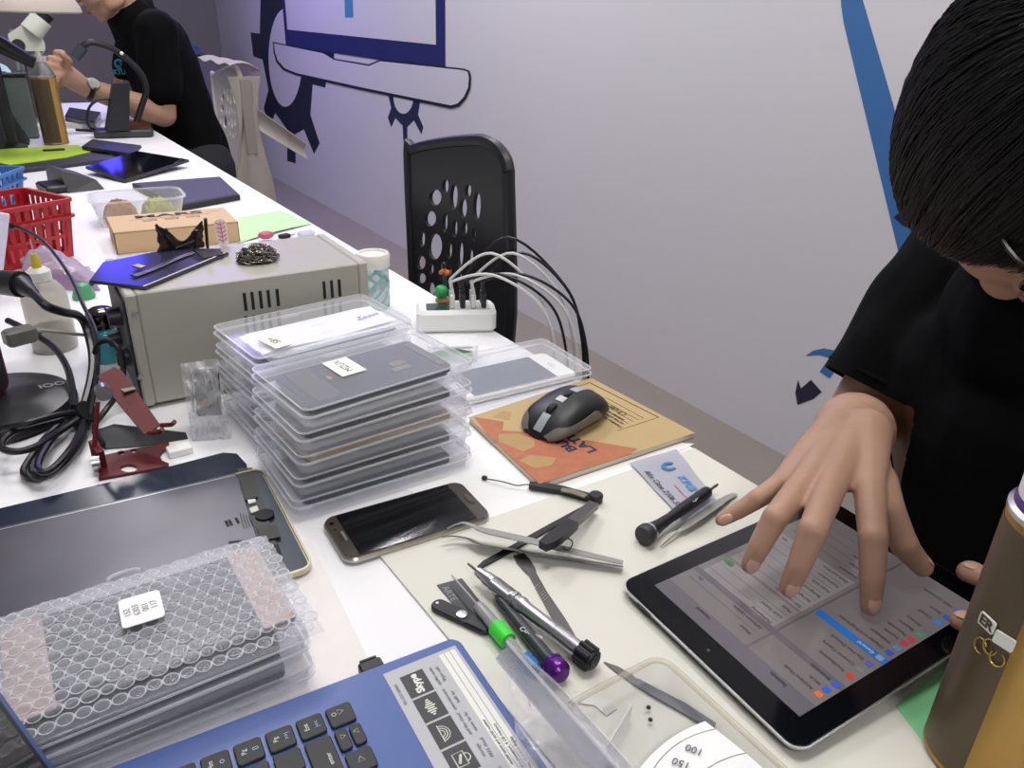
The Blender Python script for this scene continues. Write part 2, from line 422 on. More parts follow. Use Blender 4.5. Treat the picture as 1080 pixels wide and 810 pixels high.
holes = [[cp(x + 1.12 * rx * math.cos(2 * PI * i / 18), y + 1.1 * ry * math.sin(2 * PI * i / 18)) for i in range(18)] for x, y, rx, ry in ells]
M_chair = mat('black_chair_plastic', '#101116', 0.4, var=0.05)
def make_chair(m, label, cat='chair'):
    # local frame: origin under the back on the floor level of the seat, +y to the sitter's right
    t = thing('perforated_chair', label, cat)
    me = plate_holes(outer, holes, 0.008)
    bm = bmesh.new(); bm.from_mesh(me); bmesh.ops.triangulate(bm, faces=bm.faces[:])
    for v in bm.verts:
        y, z, w = v.co.x, v.co.y, v.co.z
        v.co = Vector((w + 0.04 * z, y, z))
    bmesh.ops.recalc_face_normals(bm, faces=bm.faces[:]); bm.to_mesh(me); bm.free()
    finish('backrest', me, m, t, True, True)
    # rolled rim down both sides and round the top
    rim = [(0.04 * z, y, z) for y, z in ([(0.188, -0.27), (0.198, -0.12)] + outer[:11] + [(-0.207, -0.08), (-0.193, -0.27)])]
    b = MB(); b.tube(rim, 0.012, n=8, smooth=3); b.build('rim', m, t, local=True)
    b = MB(); b.rr((-0.19, 0), 0.42, 0.42, 0.06, -0.33, -0.305, ch=0.006); b.build('seat', m, t, local=True)
    for lx, ly in ((-0.36, -0.17), (-0.36, 0.17), (-0.02, -0.17), (-0.02, 0.17)):
        b = MB(); b.rod((lx, ly, -0.33), (lx * 1.08, ly * 1.12, -0.75), 0.014, 0.012); b.build('leg', m, t, local=True)
    return t
ch = make_chair(M_chair, 'black plastic chair with oval holes in its backrest at the bench edge')
move(ch, (CX, 1.345, 0), 0)
M_wchair = mat('white_chair_plastic', '#d6d2cc', 0.45, var=0.04)
wc = make_chair(M_wchair, 'white chair with a plastic cover behind the seated man in black')
move(wc, (0.955, 3.69, -0.02), math.radians(2))
M_cover = clear('dusty_plastic_cover', tint='#e8e4de', body='#c9c2b8', fac=0.5, edge=0.4, rough=0.3, bump=0.8, bscale=25)
b = MB()
b.grid(lambda u, v: Vector((-0.065 + 0.13 * u + 0.02 * math.sin(5 * v + 3 * u), -0.232 - 0.012 * math.sin(9 * u + 4 * v), 0.19 - 0.52 * v)), 12, 18, 0.002)
b.grid(lambda u, v: Vector((-0.05 + 0.14 * u, -0.225 + 0.45 * v, 0.232 + 0.015 * math.sin(PI * u) - 0.03 * u * u + 0.006 * math.sin(14 * v))), 8, 14, 0.002)
b.build('plastic_cover', M_cover, wc, local=True)
b = MB(); b.grid(lambda u, v: Vector((0.045 + 0.20 * u, -0.239 + 0.03 * math.sin(3 * v), 0.06 - 0.15 * u - 0.09 * v * (1 - 0.2 * u))), 8, 8, 0.003)
b.build('loose_flap', M_cover, wc, local=True)
b = MB(); b.box((0.0, -0.243, 0.03), (0.045, 0.006, 0.30), ch=0.002); b.build('edge_strip', mat('grey_edge_strip', '#8d8680', 0.6), wc, local=True)
# cabinet with a blue bag far behind
t = thing('storage_cabinet', 'low grey cabinet far behind the man in black', 'cabinet', (1.36, 6.6, -0.75))
b = MB(); b.box((1.36, 6.6, -0.33), (0.5, 0.45, 0.84), ch=0.006); b.build('body', mat('cabinet_grey', '#6d6a75', 0.5), t)
for k in (-1, 1):
    b = MB(); b.box((1.36 + k * 0.125, 6.365, -0.33), (0.24, 0.02, 0.78), ch=0.003); d = b.build('door', mat('cabinet_grey', '#6d6a75'), t)
    b = MB(); b.box((1.36 + k * 0.03, 6.345, -0.2), (0.015, 0.02, 0.12), ch=0.003); b.build('handle', M_steel, d)
b = MB(); b.grid(lambda u, v: Vector((1.33 + 0.40 * (u - 0.5), 6.55 + 0.2 * (v - 0.5), 0.114 + 0.10 * math.sin(PI * v) * math.sin(PI * u) ** 0.5 + 0.012 * math.sin(17 * u + 5 * v))), 24, 12, 0.004)
b.build('blue_bag', mat('blue_bag_plastic', '#2f6f9c', 0.4, bump=0.5, bscale=40), label='crumpled blue plastic bag on the far low cabinet', cat='bag')
# ================================================================== flat things lying on the bench
M_mat = mat('cream_silicone_mat', '#d9d8cd', 0.5, var=0.03, vscale=8, bump=0.08, bscale=40)
b = MB(); b.prism([(0.212, 0.506), (0.5865, 0.500), (0.5885, 0.06), (0.222, 0.06)], 0.0002, 0.0022, ch=0.0006)
b.build('work_mat', M_mat, label='cream coloured rectangular work mat under the tools and the tablet', cat='mat')
MZ = 0.0022
# papers on the desk
b = MB(); b.prism([tuple(at(*q, 0.0004)[:2]) for q in ((395, 505), (560, 462), (732, 468), (545, 560))], 0.0003, 0.0007)
b.build('paper_sheet', M_paper, label='white sheet of paper under the orange and tan notebook', cat='paper')
b = MB(); b.prism([(0.075, 0.565), (0.17, 0.56), (0.152, 0.36), (0.06, 0.36)], 0.0003, 0.0008)
b.build('paper_sheet', mat('warm_paper', '#e9e4e2', 0.8), label='pale pinkish sheet beside the stack of cases under the bubble wrap', cat='paper')

# ---------------------------------------------------------------- phone
t = thing('smartphone', 'grey smartphone lying face up in front of the stacked cases', 'smartphone', (0.2545, 0.5365, 0.0), math.radians(-3.0))
M_phonebody = mat('champagne_metal', '#b9b4ab', 0.3, 0.85)
M_bezel = mat('dark_bronze_bezel', '#4b4640', 0.25, 0.3)
b = MB(); b.rr((0, 0), 0.142, 0.0696, 0.012, 0.0006, 0.0072, ch=0.0022, n=8); b.build('body', M_phonebody, t, local=True)
b = MB(); b.rr((0, 0), 0.1395, 0.067, 0.0108, 0.0071, 0.0078, ch=0.0003, n=8); b.build('front_glass', M_bezel, t, local=True)
b = MB(); b.rr((-0.001, 0), 0.113, 0.0635, 0.0008, 0.0079, 0.0082); b.build('display', mat('phone_display', '#0d0e12', 0.1, var=0.05), t, local=True)
b = MB(); b.rr((0.0635, 0), 0.0055, 0.0165, 0.0027, 0.0079, 0.0086, ch=0.0003); b.build('home_button', mat('button_bronze', '#5d564d', 0.3, 0.5), t, local=True)
b = MB(); b.rr((-0.0645, 0.0), 0.0018, 0.012, 0.0009, 0.0079, 0.0082); b.build('earpiece', M_ink, t, local=True)
b = MB(); b.lathe([(0.0022, 0.0079), (0.0022, 0.0081)], (-0.0645, 0.022, 0), 16); b.lathe([(0.001, 0.0079), (0.001, 0.0081)], (-0.0645, 0.012, 0), 12); b.build('camera_lens', M_blackgloss, t, local=True)
text('SAMSUNG', Matrix.Translation((-0.0605, 0, 0.0079)) @ Matrix.Rotation(-PI / 2, 4, 'Z'), 0.0032, mat('pale_print', '#b4b0a8', 0.5), 'printed_name', t, local=True, depth=0.00006)

# ---------------------------------------------------------------- notebook
def nb(px, py, z=0.008): return at(px, py, z)
M_cover_tan = mat('tan_notebook_cover', '#b89f70', 0.6, var=0.05, vscale=30)
M_orange = mat('orange_print', '#b06a48', 0.6, var=0.25, vscale=90)
M_ochre = mat('ochre_print', '#b08d5c', 0.6, var=0.12, vscale=60)
A, B_, C_, D_ = Vector((0.402, 0.677)), Vector((0.594, 0.692)), Vector((0.604, 0.517)), Vector((0.391, 0.520))
t = thing('notebook', 'tan and orange exercise notebook lying under the computer mouse', 'notebook', (0.5, 0.6, 0.0008))
b = MB(); b.prism([A + Vector((0.001, -0.001)), B_ + Vector((-0.001, -0.001)), C_ + Vector((-0.001, 0.001)), D_ + Vector((0.001, 0.001))], 0.0014, 0.0072); b.build('pages', mat('page_edges', '#d8d4ca', 0.8, var=0.1, vscale=400), t)
b = MB(); b.prism([A, B_, C_, D_], 0.0008, 0.0014); b.prism([A, B_, C_, D_], 0.0072, 0.0078); b.build('cover', M_cover_tan, t)
def nbm(u, v):   # u along top edge A->B, v from A towards D
    p = A.lerp(B_, u); q = D_.lerp(C_, u); r = p.lerp(q, v); return (r.x, r.y)
b = MB()
b.prism([nbm(*q) for q in ((0.0, 0.30), (0.03, 0.02), (0.16, 0.20), (0.10, 0.30), (0.22, 0.42), (0.25, 0.55), (0.45, 0.72), (0.62, 0.97), (0.55, 0.999), (0.0, 0.999))], 0.0079, 0.0081)
b.build('orange_print', M_orange, t)
b = MB()
b.prism([nbm(*q) for q in ((0.02, 0.42), (0.06, 0.33), (0.16, 0.40), (0.2, 0.52), (0.17, 0.6), (0.08, 0.62))], 0.0082, 0.0083)
b.prism([nbm(*q) for q in ((0.02, 0.70), (0.10, 0.68), (0.2, 0.8), (0.14, 0.86), (0.05, 0.83))], 0.0082, 0.0083)
b.prism([nbm(*q) for q in ((0.28, 0.45), (0.33, 0.4), (0.4, 0.5), (0.38, 0.6), (0.3, 0.55))], 0.0082, 0.0083)
b.prism([nbm(*q) for q in ((0.13, 0.1), (0.23, 0.06), (0.26, 0.12), (0.2, 0.2))], 0.0079, 0.0081)
b.build('ochre_print', M_ochre, t)
def nbtext(s, u, v, size, m, ang, **k):
    x, y = nbm(u, v)
    text(s, Matrix.Translation((x, y, 0.0082)) @ Matrix.Rotation(ang, 4, 'Z'), size, m, 'printed_text', t, depth=0.00005, **k)
M_navyink = mat('navy_ink', '#22264f', 0.6, var=0)
DN = math.radians(92)
nbtext('BUKU', 0.315, 0.62, 0.0165, M_navyink, DN, bold=0.0006, sx=1.25)
nbtext('LATIHAN', 0.395, 0.60, 0.0165, M_navyink, DN, bold=0.0006, sx=1.25)
for i, s in enumerate(('Nombor satu untuk', 'semua pelajar di', 'sekolah ini')): nbtext(s, 0.70 + 0.035 * i, 0.55, 0.0065, M_ink, DN)
nbtext('Order', 0.82, 0.50, 0.012, M_ink, DN, shear=0.3)
b = MB()
def nbline(u0, v0, u1, v1, w):
    p, q = Vector(nbm(u0, v0)), Vector(nbm(u1, v1)); d = (q - p).normalized(); n = Vector((-d.y, d.x)) * w / 2
    b.prism([p - n, q - n, q + n, p + n], 0.0079, 0.0081)
nbline(0.70, 0.06, 0.94, 0.06, 0.0008); nbline(0.94, 0.06, 0.965, 0.72, 0.0011)
nbline(0.66, 0.72, 0.965, 0.72, 0.0004)
for k in range(4): nbline(0.76 + 0.04 * k, 0.30, 0.765 + 0.04 * k, 0.68, 0.0005)
b.build('ruled_box', M_ink, t)

# ---------------------------------------------------------------- mouse on the notebook
t = thing('computer_mouse', 'black and grey wireless mouse resting on the tan notebook', 'computer mouse', (0.494, 0.612, 0.0085), math.radians(14))
def mouse_h(x, y):
    L, Wd = 0.057, 0.033
    u = x / L
    prof = 0.036 * (1 - 0.55 * ((u + 0.0 - 0.15) ** 2)) * max(0, 1 - abs(u) ** 5) ** 0.5
    w = Wd * (1 - 0.12 * u * u) * max(0.0, 1 - abs(u) ** 6) ** 0.5
    return prof, w
b = MB(); rings = []
def mring(u, k, n=28, grow=1.0, z0=0.0):
    prof, w = mouse_h(u * 0.057, 0); out = []
    return prof, w
for i in range(25):
    u = -0.995 + 1.99 * i / 24; prof, w = mouse_h(u * 0.057, 0)
    rings.append([(u * 0.057, w * math.copysign(abs(math.cos(a)) ** 0.8, math.cos(a)), max(0.0, prof * 0.98 * (0.42 + 0.58 * math.sin(a)) if math.sin(a) >= 0 else prof * 0.42 * (1 + math.sin(a) * 1.0)) + 0.0) for a in [2 * PI * j / 32 for j in range(32)]])
b.rings(rings)
b.build('body', mat('mouse_black', '#17181b', 0.42), t, local=True, angle=60)
def mouse_top(x, y):       # height of the top surface
    prof, w = mouse_h(x, 0); c = min(1, abs(y) / max(w, 1e-4)); a = math.acos(min(1, c ** 1.25))
    return prof * 0.98 * (0.42 + 0.58 * math.sin(a))
def strip(x0, x1, y0, y1, lift, n=14, m=4):
    return lambda u, v: Vector((x0 + (x1 - x0) * u, y0 + (y1 - y0) * v, mouse_top(x0 + (x1 - x0) * u, y0 + (y1 - y0) * v) + lift))
M_msilver = mat('mouse_silver', '#aeb3ba', 0.35, 0.4)
b = MB(); b.grid(strip(-0.053, -0.036, -0.0055, 0.0055, 0.0006), 10, 4, 0.001); b.grid(strip(-0.017, -0.008, -0.0055, 0.0055, 0.0006), 8, 4, 0.001); b.grid(strip(0.008, 0.040, -0.0055, 0.0055, 0.0006), 14, 4, 0.001); b.build('centre_stripe', M_msilver, t, local=True)
M_wheel = mat('wheel_rubber', '#0c0c0e', 0.6)
b = MB(); W = Matrix.Translation((-0.0265, 0, mouse_top(-0.0265, 0) - 0.006)) @ Matrix.Rotation(PI / 2, 4, 'X')
b.lathe([(0.0085, -0.0035), (0.0095, -0.002), (0.0095, 0.002), (0.0085, 0.0035)], n=24, M=W); b.build('scroll_wheel', M_wheel, t, local=True)
b = MB(); b.rr((0, 0), 0.013, 0.006, 0.003, 0, 0.0016, M=Matrix.Translation((-0.001, 0, mouse_top(0, 0) - 0.0002)), ch=0.0004); b.build('speed_button', M_wheel, t, local=True)
M_mside = mat('mouse_side_grey', '#6d6b63', 0.45)
for sgn in (-1, 1):
    b = MB()
    def side(u, v, sgn=sgn):
        x = -0.054 + 0.086 * u; prof, w = mouse_h(x, 0)
        z1 = min(prof * 0.88, 0.0135 + 0.012 * u); z0 = 0.0015
        if u > 0.75: z1 = z0 + (z1 - z0) * max(0.05, 1 - (u - 0.75) / 0.25)
        z = z0 + (z1 - z0) * v
        s_ = z / (prof * 0.98)
        sa = (s_ - 0.42) / 0.58 if s_ >= 0.42 else s_ / 0.42 - 1.0
        yy = w * max(0.0, 1 - min(1, abs(sa)) ** 2) ** 0.4 * 1.012 + 0.0004
        return Vector((x, sgn * (yy + 0.0006), z))
    b.grid(side, 22, 5, 0.0012 * sgn); b.build('side_panel', M_mside, t, local=True, angle=60)

# ---------------------------------------------------------------- tweezers and small tools
def tweezer_arms(name, label, group, base, tips, w, z0, m, gap=0.006, curve=0.0, lift=0.0):
    # base = joined end, tips = point ends; each arm is a part
    t = thing(name, label, 'tweezers', (base[0], base[1], z0), group=group)
    base = Vector((base[0], base[1], 0))
    for k, (tx, ty) in enumerate(tips):
        tip = Vector((tx, ty, 0)); d = tip - base; L = d.length; x = d.normalized(); s = 1 if k == 0 else -1
        side = Vector((-x.y, x.x, 0))
        b = MB(); rr = []
        for i in range(15):
            f = i / 14
            ww = w * (0.75 + 0.4 * math.sin(PI * min(1, f * 1.3))) if f < 0.62 else w * (1.0 - 0.86 * (f - 0.62) / 0.38)
            c = base + d * f + side * (s * curve * math.sin(PI * f))
            z = z0 + (0.0005 + k * 0.001) + lift * f + gap * 0.5 * (1 + s) * math.sin(PI * min(1, f * 0.9))
            th = 0.0011
            rr.append([c - side * ww / 2 + Vector((0, 0, z)), c + side * ww / 2 + Vector((0, 0, z)), c + side * ww / 2 + Vector((0, 0, z + th)), c - side * ww / 2 + Vector((0, 0, z + th))])
        b.rings(rr); b.build('arm', m, t)
    return t
# long grey tweezers pointing left over the phone
pb = at(653, 594, 0.004)
t = thing('tweezers', 'steel tweezers with bent tips reaching over the grey phone', 'tweezers', tuple(pb))
for k, pts in enumerate(([(657, 594), (600, 581), (560, 571), (515, 561), (500, 556), (488, 552), (472, 558)], [(657, 598), (600, 589), (560, 583), (510, 575), (495, 569), (480, 566), (466, 567)])):
    b = MB(); rr = []
    zz = [0.0068, 0.0090, 0.011, 0.0135, 0.0140, 0.0145, 0.0130] if k == 0 else [0.0062, 0.0068, 0.0072, 0.0078, 0.0082, 0.0095, 0.0105]
    ww = [0.003, 0.0045, 0.0048, 0.0045, 0.0022, 0.0014, 0.0006]
    P = [at(q[0], q[1], z + 0.002 * (0 if k else 1)) for q, z in zip(pts, zz)]
    P = spline(P, 4); n = len(P)
    for i in range(n):
        f = i / (n - 1) * 6; a = min(5, int(f)); w_ = ww[a] + (ww[a + 1] - ww[a]) * (f - a)
        tn = (P[min(i + 1, n - 1)] - P[max(i - 1, 0)]).normalized(); sd = Vector((-tn.y, tn.x, 0)).normalized()
        tilt = sd * w_ * 1.15 + Vector((0, 0, w_ * (0.25 if k == 0 else 0.75)))
        th = Vector((0, 0, 0.0011))
        rr.append([P[i] - tilt, P[i] + tilt, P[i] + tilt + th, P[i] - tilt + th])
    b.rings(rr); b.build('arm', M_steel if k == 0 else M_steel_dark, t)
# folded black handled tweezers forming an open V
t = thing('tweezers', 'black handled folding tweezers opened into a V beside the notebook', 'tweezers', tuple(at(630, 533, MZ)))
def bar(pts, w, h, m, name, z):
    b = MB(); rr = []
    P = [at(q[0], q[1], zz) for q, zz in zip(pts, z)]
    for i, p in enumerate(P):
        tn = (P[min(i + 1, len(P) - 1)] - P[max(i - 1, 0)]).normalized(); sd = Vector((-tn.y, tn.x, 0)).normalized() * (w[i] / 2)
        rr.append([p - sd, p + sd, p + sd + Vector((0, 0, h)), p - sd + Vector((0, 0, h))])
    b.rings(rr); return b.build(name, m, t)
bar([(558, 514), (575, 516), (592, 519), (628, 529)], [0.007, 0.009, 0.009, 0.009], 0.005, M_black, 'upper_arm', [0.003] * 4)
bar([(592, 517), (605, 519), (618, 524)], [0.006, 0.0075, 0.006], 0.0012, mat('olive_steel', '#8a8573', 0.35, 0.7), 'steel_inlay', [0.0085] * 3)
b = MB(); p = at(628, 529, 0.0025); b.lathe([(0.0065, 0), (0.007, 0.001), (0.007, 0.008), (0.006, 0.009)], p, 20); b.build('pivot', M_black, t)
bar([(626, 535), (610, 549), (595, 561), (574, 579)], [0.010, 0.010, 0.0105, 0.009], 0.006, M_steel_dark, 'lower_arm', [0.008, 0.014, 0.0185, 0.0205])
bar([(604, 556), (592, 566), (580, 575), (572, 580)], [0.011, 0.0125, 0.012, 0.008], 0.0075, M_black, 'grip_sleeve', [0.0155, 0.0185, 0.0200, 0.0208])
b = MB(); b.tube([at(566, 513, 0.006), at(556, 511, 0.007), at(545, 512, 0.005), at(530, 508, 0.006), at(513, 505, 0.004)], 0.0006, 6, smooth=5); b.build('thin_wire', M_black, t)
b = MB(); b.ell(at(511, 504, 0.003), (0.003, 0.003, 0.0025)); b.build('wire_tip', M_black, t)
b = MB(); b.tube([at(592, 574, 0.0235), at(598, 568, 0.024), at(604, 572, 0.020), at(600, 580, 0.015), at(594, 578, 0.014)], 0.0006, 6, smooth=5); b.build('wire_loop', M_black, t)
# thin black pry stick crossing underneath
t = thing('pry_stick', 'flat black plastic pry stick crossing under the open tweezers', 'pry tool', tuple(at(560, 570, MZ)))
bar([(505, 600), (512, 595), (540, 580), (575, 560), (622, 534)], [0.003, 0.0055, 0.006, 0.006, 0.005], 0.0024, M_black, 'body', [MZ + 0.0003] * 5)
# steel spudger with knurled neck
t = thing('spudger', 'dark steel spudger with a broad tip below the tweezers', 'pry tool', tuple(at(580, 640, MZ)))
bar([(547, 586), (552, 593), (559, 602), (562, 607), (573, 627), (590, 655), (606, 680), (614, 692)], [0.010, 0.012, 0.010, 0.0065, 0.0068, 0.0095, 0.0075, 0.006], 0.0016, M_steel_dark, 'blade', [MZ + 0.0003] * 8)
for k in range(7):
    f = k / 6; p = at(567 + 9 * f, 617 + 14.5 * f, MZ + 0.0022); q = Vector((0.7, 0.25, 0)).normalized() * 0.0036
    b = MB(); b.rod(p - q, p + q, 0.0004, n=6); b.build('knurl', M_steel, t)
# thin blade shapes and scraps
t = thing('usb_stick', 'black swivel memory stick beside the corner of the blue laptop', 'memory stick', tuple(at(487, 652, MZ)))
ax = (at(517, 668, MZ) - at(458, 640, MZ)).normalized(); Mu = frame(at(487, 653, MZ + 0.0004), ax)
b = MB(); b.rr((0, 0), 0.055, 0.013, 0.006, 0, 0.0045, M=Mu, ch=0.0008); b.build('body', M_black, t)
b = MB(); b.box((0.0165, 0, 0.0050), (0.018, 0.0115, 0.0012), M=Mu, ch=0.0003); b.build('metal_end', M_dark, t)
b = MB(); b.lathe([(0.0042, 0.0046), (0.0042, 0.0056), (0.003, 0.0060)], (0.000, 0, 0), 20, Mu); b.build('pivot_disc', M_silver, t)
b = MB(); b.lathe([(0.0012, 0.0046), (0.0012, 0.0050)], (-0.0235, 0, 0), 12, Mu); b.build('key_hole', M_label, t)
t = thing('razor_blade', 'dark grey flat blade with faint lettering under the silver screwdriver', 'blade', tuple(at(495, 632, MZ)))
b = MB(); b.prism([tuple(at(*q, MZ)[:2]) for q in ((461, 618), (487, 611), (515, 646), (514, 664), (492, 655))], MZ + 0.0004, MZ + 0.0012); b.build('blade', mat('blade_grey', '#4c4d50', 0.35, 0.7), t)
text('ARTE', frame(at(474, 626, MZ + 0.0013), at(492, 650, MZ) - at(470, 620, MZ)), 0.008, mat('blade_print', '#8d9299', 0.5), 'printed_text', t, depth=0.00005)

def screwdriver(label, a, b_, rings, cap=None, group=None):
    # a = tip end, b_ = cap end (3-D points); rings: list of (name, material, f0, f1, [(df, r)...])
    a, b_ = Vector(a), Vector(b_); L = (b_ - a).length
    t = thing('screwdriver', label, 'screwdriver', tuple(a), group=group)
    M = Matrix.Translation(a) @ (b_ - a).to_track_quat('Z', 'Y').to_matrix().to_4x4()
    for name, m, prof in rings:
        b = MB(); b.lathe([(r * 1.2, f * L) for f, r in prof], (0, 0, 0), 20, M); b.build(name, m, t)
    return t, M, L
# silver precision screwdriver
kn = [(0.23, 0.0050)]
for i in range(12): kn += [(0.235 + i * 0.0125, 0.0054), (0.241 + i * 0.0125, 0.0050)]
kn += [(0.39, 0.0052)]
t, M, L = screwdriver('silver precision screwdriver with a knurled grip and black cap', at(493, 594, 0.016), at(627, 698, 0.0122), [
    ('bit', M_steel_dark, [(0.0, 0.0004), (0.01, 0.0008), (0.09, 0.0012), (0.10, 0.0022)]),
    ('chuck', M_silver, [(0.09, 0.0030), (0.13, 0.0040), (0.15, 0.0038), (0.17, 0.0048), (0.225, 0.0048), (0.23, 0.0045)]),
    ('knurled_grip', M_silver, kn),
    ('handle', M_silver, [(0.39, 0.0044), (0.395, 0.0056), (0.415, 0.0056), (0.42, 0.0048), (0.445, 0.0048), (0.45, 0.0056), (0.47, 0.0056), (0.49, 0.0046), (0.72, 0.0046), (0.722, 0.0043), (0.73, 0.0043), (0.732, 0.0048), (0.90, 0.0052)])])
b = MB()
for i in range(8):
    a = 2 * PI * i / 8; b.rod(M @ Vector((0.0074 * math.cos(a), 0.0074 * math.sin(a), 0.90 * L)), M @ Vector((0.0074 * math.cos(a), 0.0074 * math.sin(a), 0.985 * L)), 0.0022, n=10)
b.lathe([(0.0064, 0.895 * L), (0.0078, 0.90 * L), (0.0078, 0.985 * L), (0.0068, 1.0 * L)], n=24, M=M); b.build('turning_cap', M_black, t)
b = MB(); b.lathe([(0.0052, 1.0005 * L), (0.0052, 1.006 * L), (0.0042, 1.010 * L)], n=20, M=M); b.build('cap_disc', M_dark, t)
# dark screwdriver with purple cap
t, M, L = screwdriver('dark grey screwdriver with a round purple cap', at(512, 614, 0.010), at(593, 713, 0.0112), [
    ('shaft', M_steel_dark, [(0.0, 0.0006), (0.02, 0.0011), (0.18, 0.0012), (0.19, 0.002)]),
    ('handle', mat('gunmetal_handle', '#3c4143', 0.4, 0.3), [(0.18, 0.0022), (0.22, 0.0036), (0.30, 0.0036), (0.34, 0.0030), (0.42, 0.0040), (0.86, 0.0046), (0.865, 0.0040)]),
    ('purple_cap', mat('purple_anodised', '#5a1f7a', 0.25, 0.5), [(0.865, 0.0058), (0.875, 0.0070), (0.895, 0.0070), (0.90, 0.0065), (0.91, 0.0065), (0.915, 0.0072), (0.97, 0.0072), (0.985, 0.0062), (1.0, 0.005)])])
text('Custom', Matrix.Translation(M @ Vector((0, 0, 0.63 * L)) + Vector((0, 0, 0.0046))) @ Matrix.Rotation(math.radians(-63), 4, 'Z'), 0.0060, mat('white_print', '#d8d8d8', 0.6), 'printed_text', t, depth=0.0002)
# screwdriver with green tape and blue end
t, M, L = screwdriver('thin tool wrapped in bright green tape with a blue knob', at(476, 606, 0.011), at(563, 708, 0.0104), [
    ('shaft', M_steel, [(0.0, 0.0003), (0.02, 0.0007), (0.34, 0.0010), (0.36, 0.0022)]),
    ('grip', mat('clear_grey_handle', '#8f918f', 0.3), [(0.36, 0.0036), (0.40, 0.0042), (0.56, 0.0042), (0.57, 0.0050), (0.80, 0.0032), (0.88, 0.0026)]),
    ('green_tape', mat('green_tape', '#37d83a', 0.45, emis=None), [(0.58, 0.0054), (0.585, 0.0058), (0.72, 0.0056), (0.725, 0.0046)]),
    ('blue_knob', mat('translucent_blue', '#1f6fb2', 0.25), [(0.88, 0.0036), (0.90, 0.0062), (0.925, 0.0056), (0.95, 0.0064), (0.975, 0.0056), (1.0, 0.0052)])])
# scalpel handle beside and under the clear tray
t = thing('scalpel', 'dark scalpel whose tip shows beyond the clear tray corner', 'scalpel', tuple(at(690, 730, MZ)))
bar([(637, 699), (650, 706), (664, 715), (672, 722)], [0.0004, 0.005, 0.0062, 0.0055], 0.001, M_steel_dark, 'blade', [MZ + 0.0004] * 4)
bar([(670, 720), (690, 732), (720, 748), (752, 768)], [0.006, 0.0075, 0.0085, 0.007], 0.0022, mat('grey_scalpel_handle', '#6d7078', 0.35, 0.5), 'handle', [MZ + 0.0004] * 4)
t = thing('razor_blade', 'small grey blade lying under the clear lid near the laptop', 'blade', tuple(at(620, 740, MZ)))
bar([(600, 735), (630, 738), (645, 752)], [0.010, 0.012, 0.010], 0.0008, M_steel, 'blade', [MZ + 0.0003] * 3)
for k, q in enumerate(((684, 746), (686, 759))):
    b = MB(); b.ell(at(q[0], q[1], MZ + 0.0038), (0.0016, 0.0016, 0.0013), nu=12, nv=8); b.build('screw_head', M_dark, label=('tiny black screw in the clear tray, farther from the laptop edge', 'tiny black screw in the clear tray, right against the white paper')[k], cat='screw', group='tiny screws in the clear tray')

# ---------------------------------------------------------------- plastic bag with printing, black screwdriver, tweezers
t = thing('resealable_bag', 'small frosted plastic bag with blue lettering at the mat edge', 'bag', tuple(at(710, 510, MZ)))
Q = [at(*q, MZ + 0.0006) for q in ((664, 489), (713, 476), (764, 540), (726, 556))]
def bagf(u, v):
    p = Q[0].lerp(Q[1], v).lerp(Q[3].lerp(Q[2], v), u)
    return p + Vector((0, 0, 0.0008 + 0.0012 * abs(math.sin(7 * u + 3 * v)) + 0.002 * math.exp(-30 * (v - 1) ** 2) * (1 - u)))
b = MB(); b.grid(bagf, 20, 12, 0.0004); b.build('film', clear('frosted_bag_film', tint='#dfe0e8', body='#c6c6d2', fac=0.55, edge=0.3, rough=0.3), t)
ex = (Q[3] - Q[0]).normalized()
def bagt(s, u, v, size, m, **k):
    p = bagf(u, v); text(s, frame(p + Vector((0, 0, 0.0012)), ex, n=(0, 0, 1)), size, m, 'printed_text', t, depth=0.00008, **k)
bagt('iklix Ome 2106 592', 0.50, 0.14, 0.0088, M_ink, shear=0.25)
M_lblue = mat('light_blue_ink', '#4c94cf', 0.6, var=0)
bagt('KTUS', 0.52, 0.68, 0.011, M_lblue, bold=0.0005)
bagt('mobile repair centre', 0.60, 0.42, 0.0028, mat('red_ink', '#b9504c', 0.6, var=0))
b = MB(); c = bagf(0.22, 0.62) + Vector((0, 0, 0.0014))
for r in (0.0085, 0.006): b.tube([c + Vector((r * math.cos(a), r * 0.8 * math.sin(a), 0)) for a in [0.4 + 4.6 * i / 24 for i in range(25)]], 0.0008, 6)
b.build('swirl_logo', M_lblue, t)
t, M, L = screwdriver('black precision screwdriver with white lettering lying across the plastic bag', at(757, 511, 0.012), at(678, 566, 0.0124), [
    ('bit', M_steel_dark, [(0.0, 0.0008), (0.02, 0.0012), (0.12, 0.0012), (0.13, 0.0018)]),
    ('handle', M_black, [(0.13, 0.0030), (0.15, 0.0045), (0.18, 0.0050), (0.50, 0.0048), (0.66, 0.0040), (0.78, 0.0046), (0.90, 0.0062)]),
    ('collar', M_silver, [(0.90, 0.0066), (0.905, 0.0070), (0.92, 0.0070), (0.925, 0.0066)]),
    ('end_cap', M_dark, [(0.925, 0.0074), (0.94, 0.0082), (0.985, 0.0082), (1.0, 0.0072)])])
text('OODO', Matrix.Translation(M @ Vector((0, 0, 0.34 * L)) + Vector((0.0006, -0.0016, 0.0049))) @ Matrix.Rotation(math.radians(28), 4, 'Z'), 0.0055, mat('white_print', '#d8d8d8'), 'printed_text', t, depth=0.0002)
t = thing('tweezers', 'pointed steel tweezers lying beside the black screwdriver and the tablet', 'tweezers', tuple(at(760, 535, MZ)))
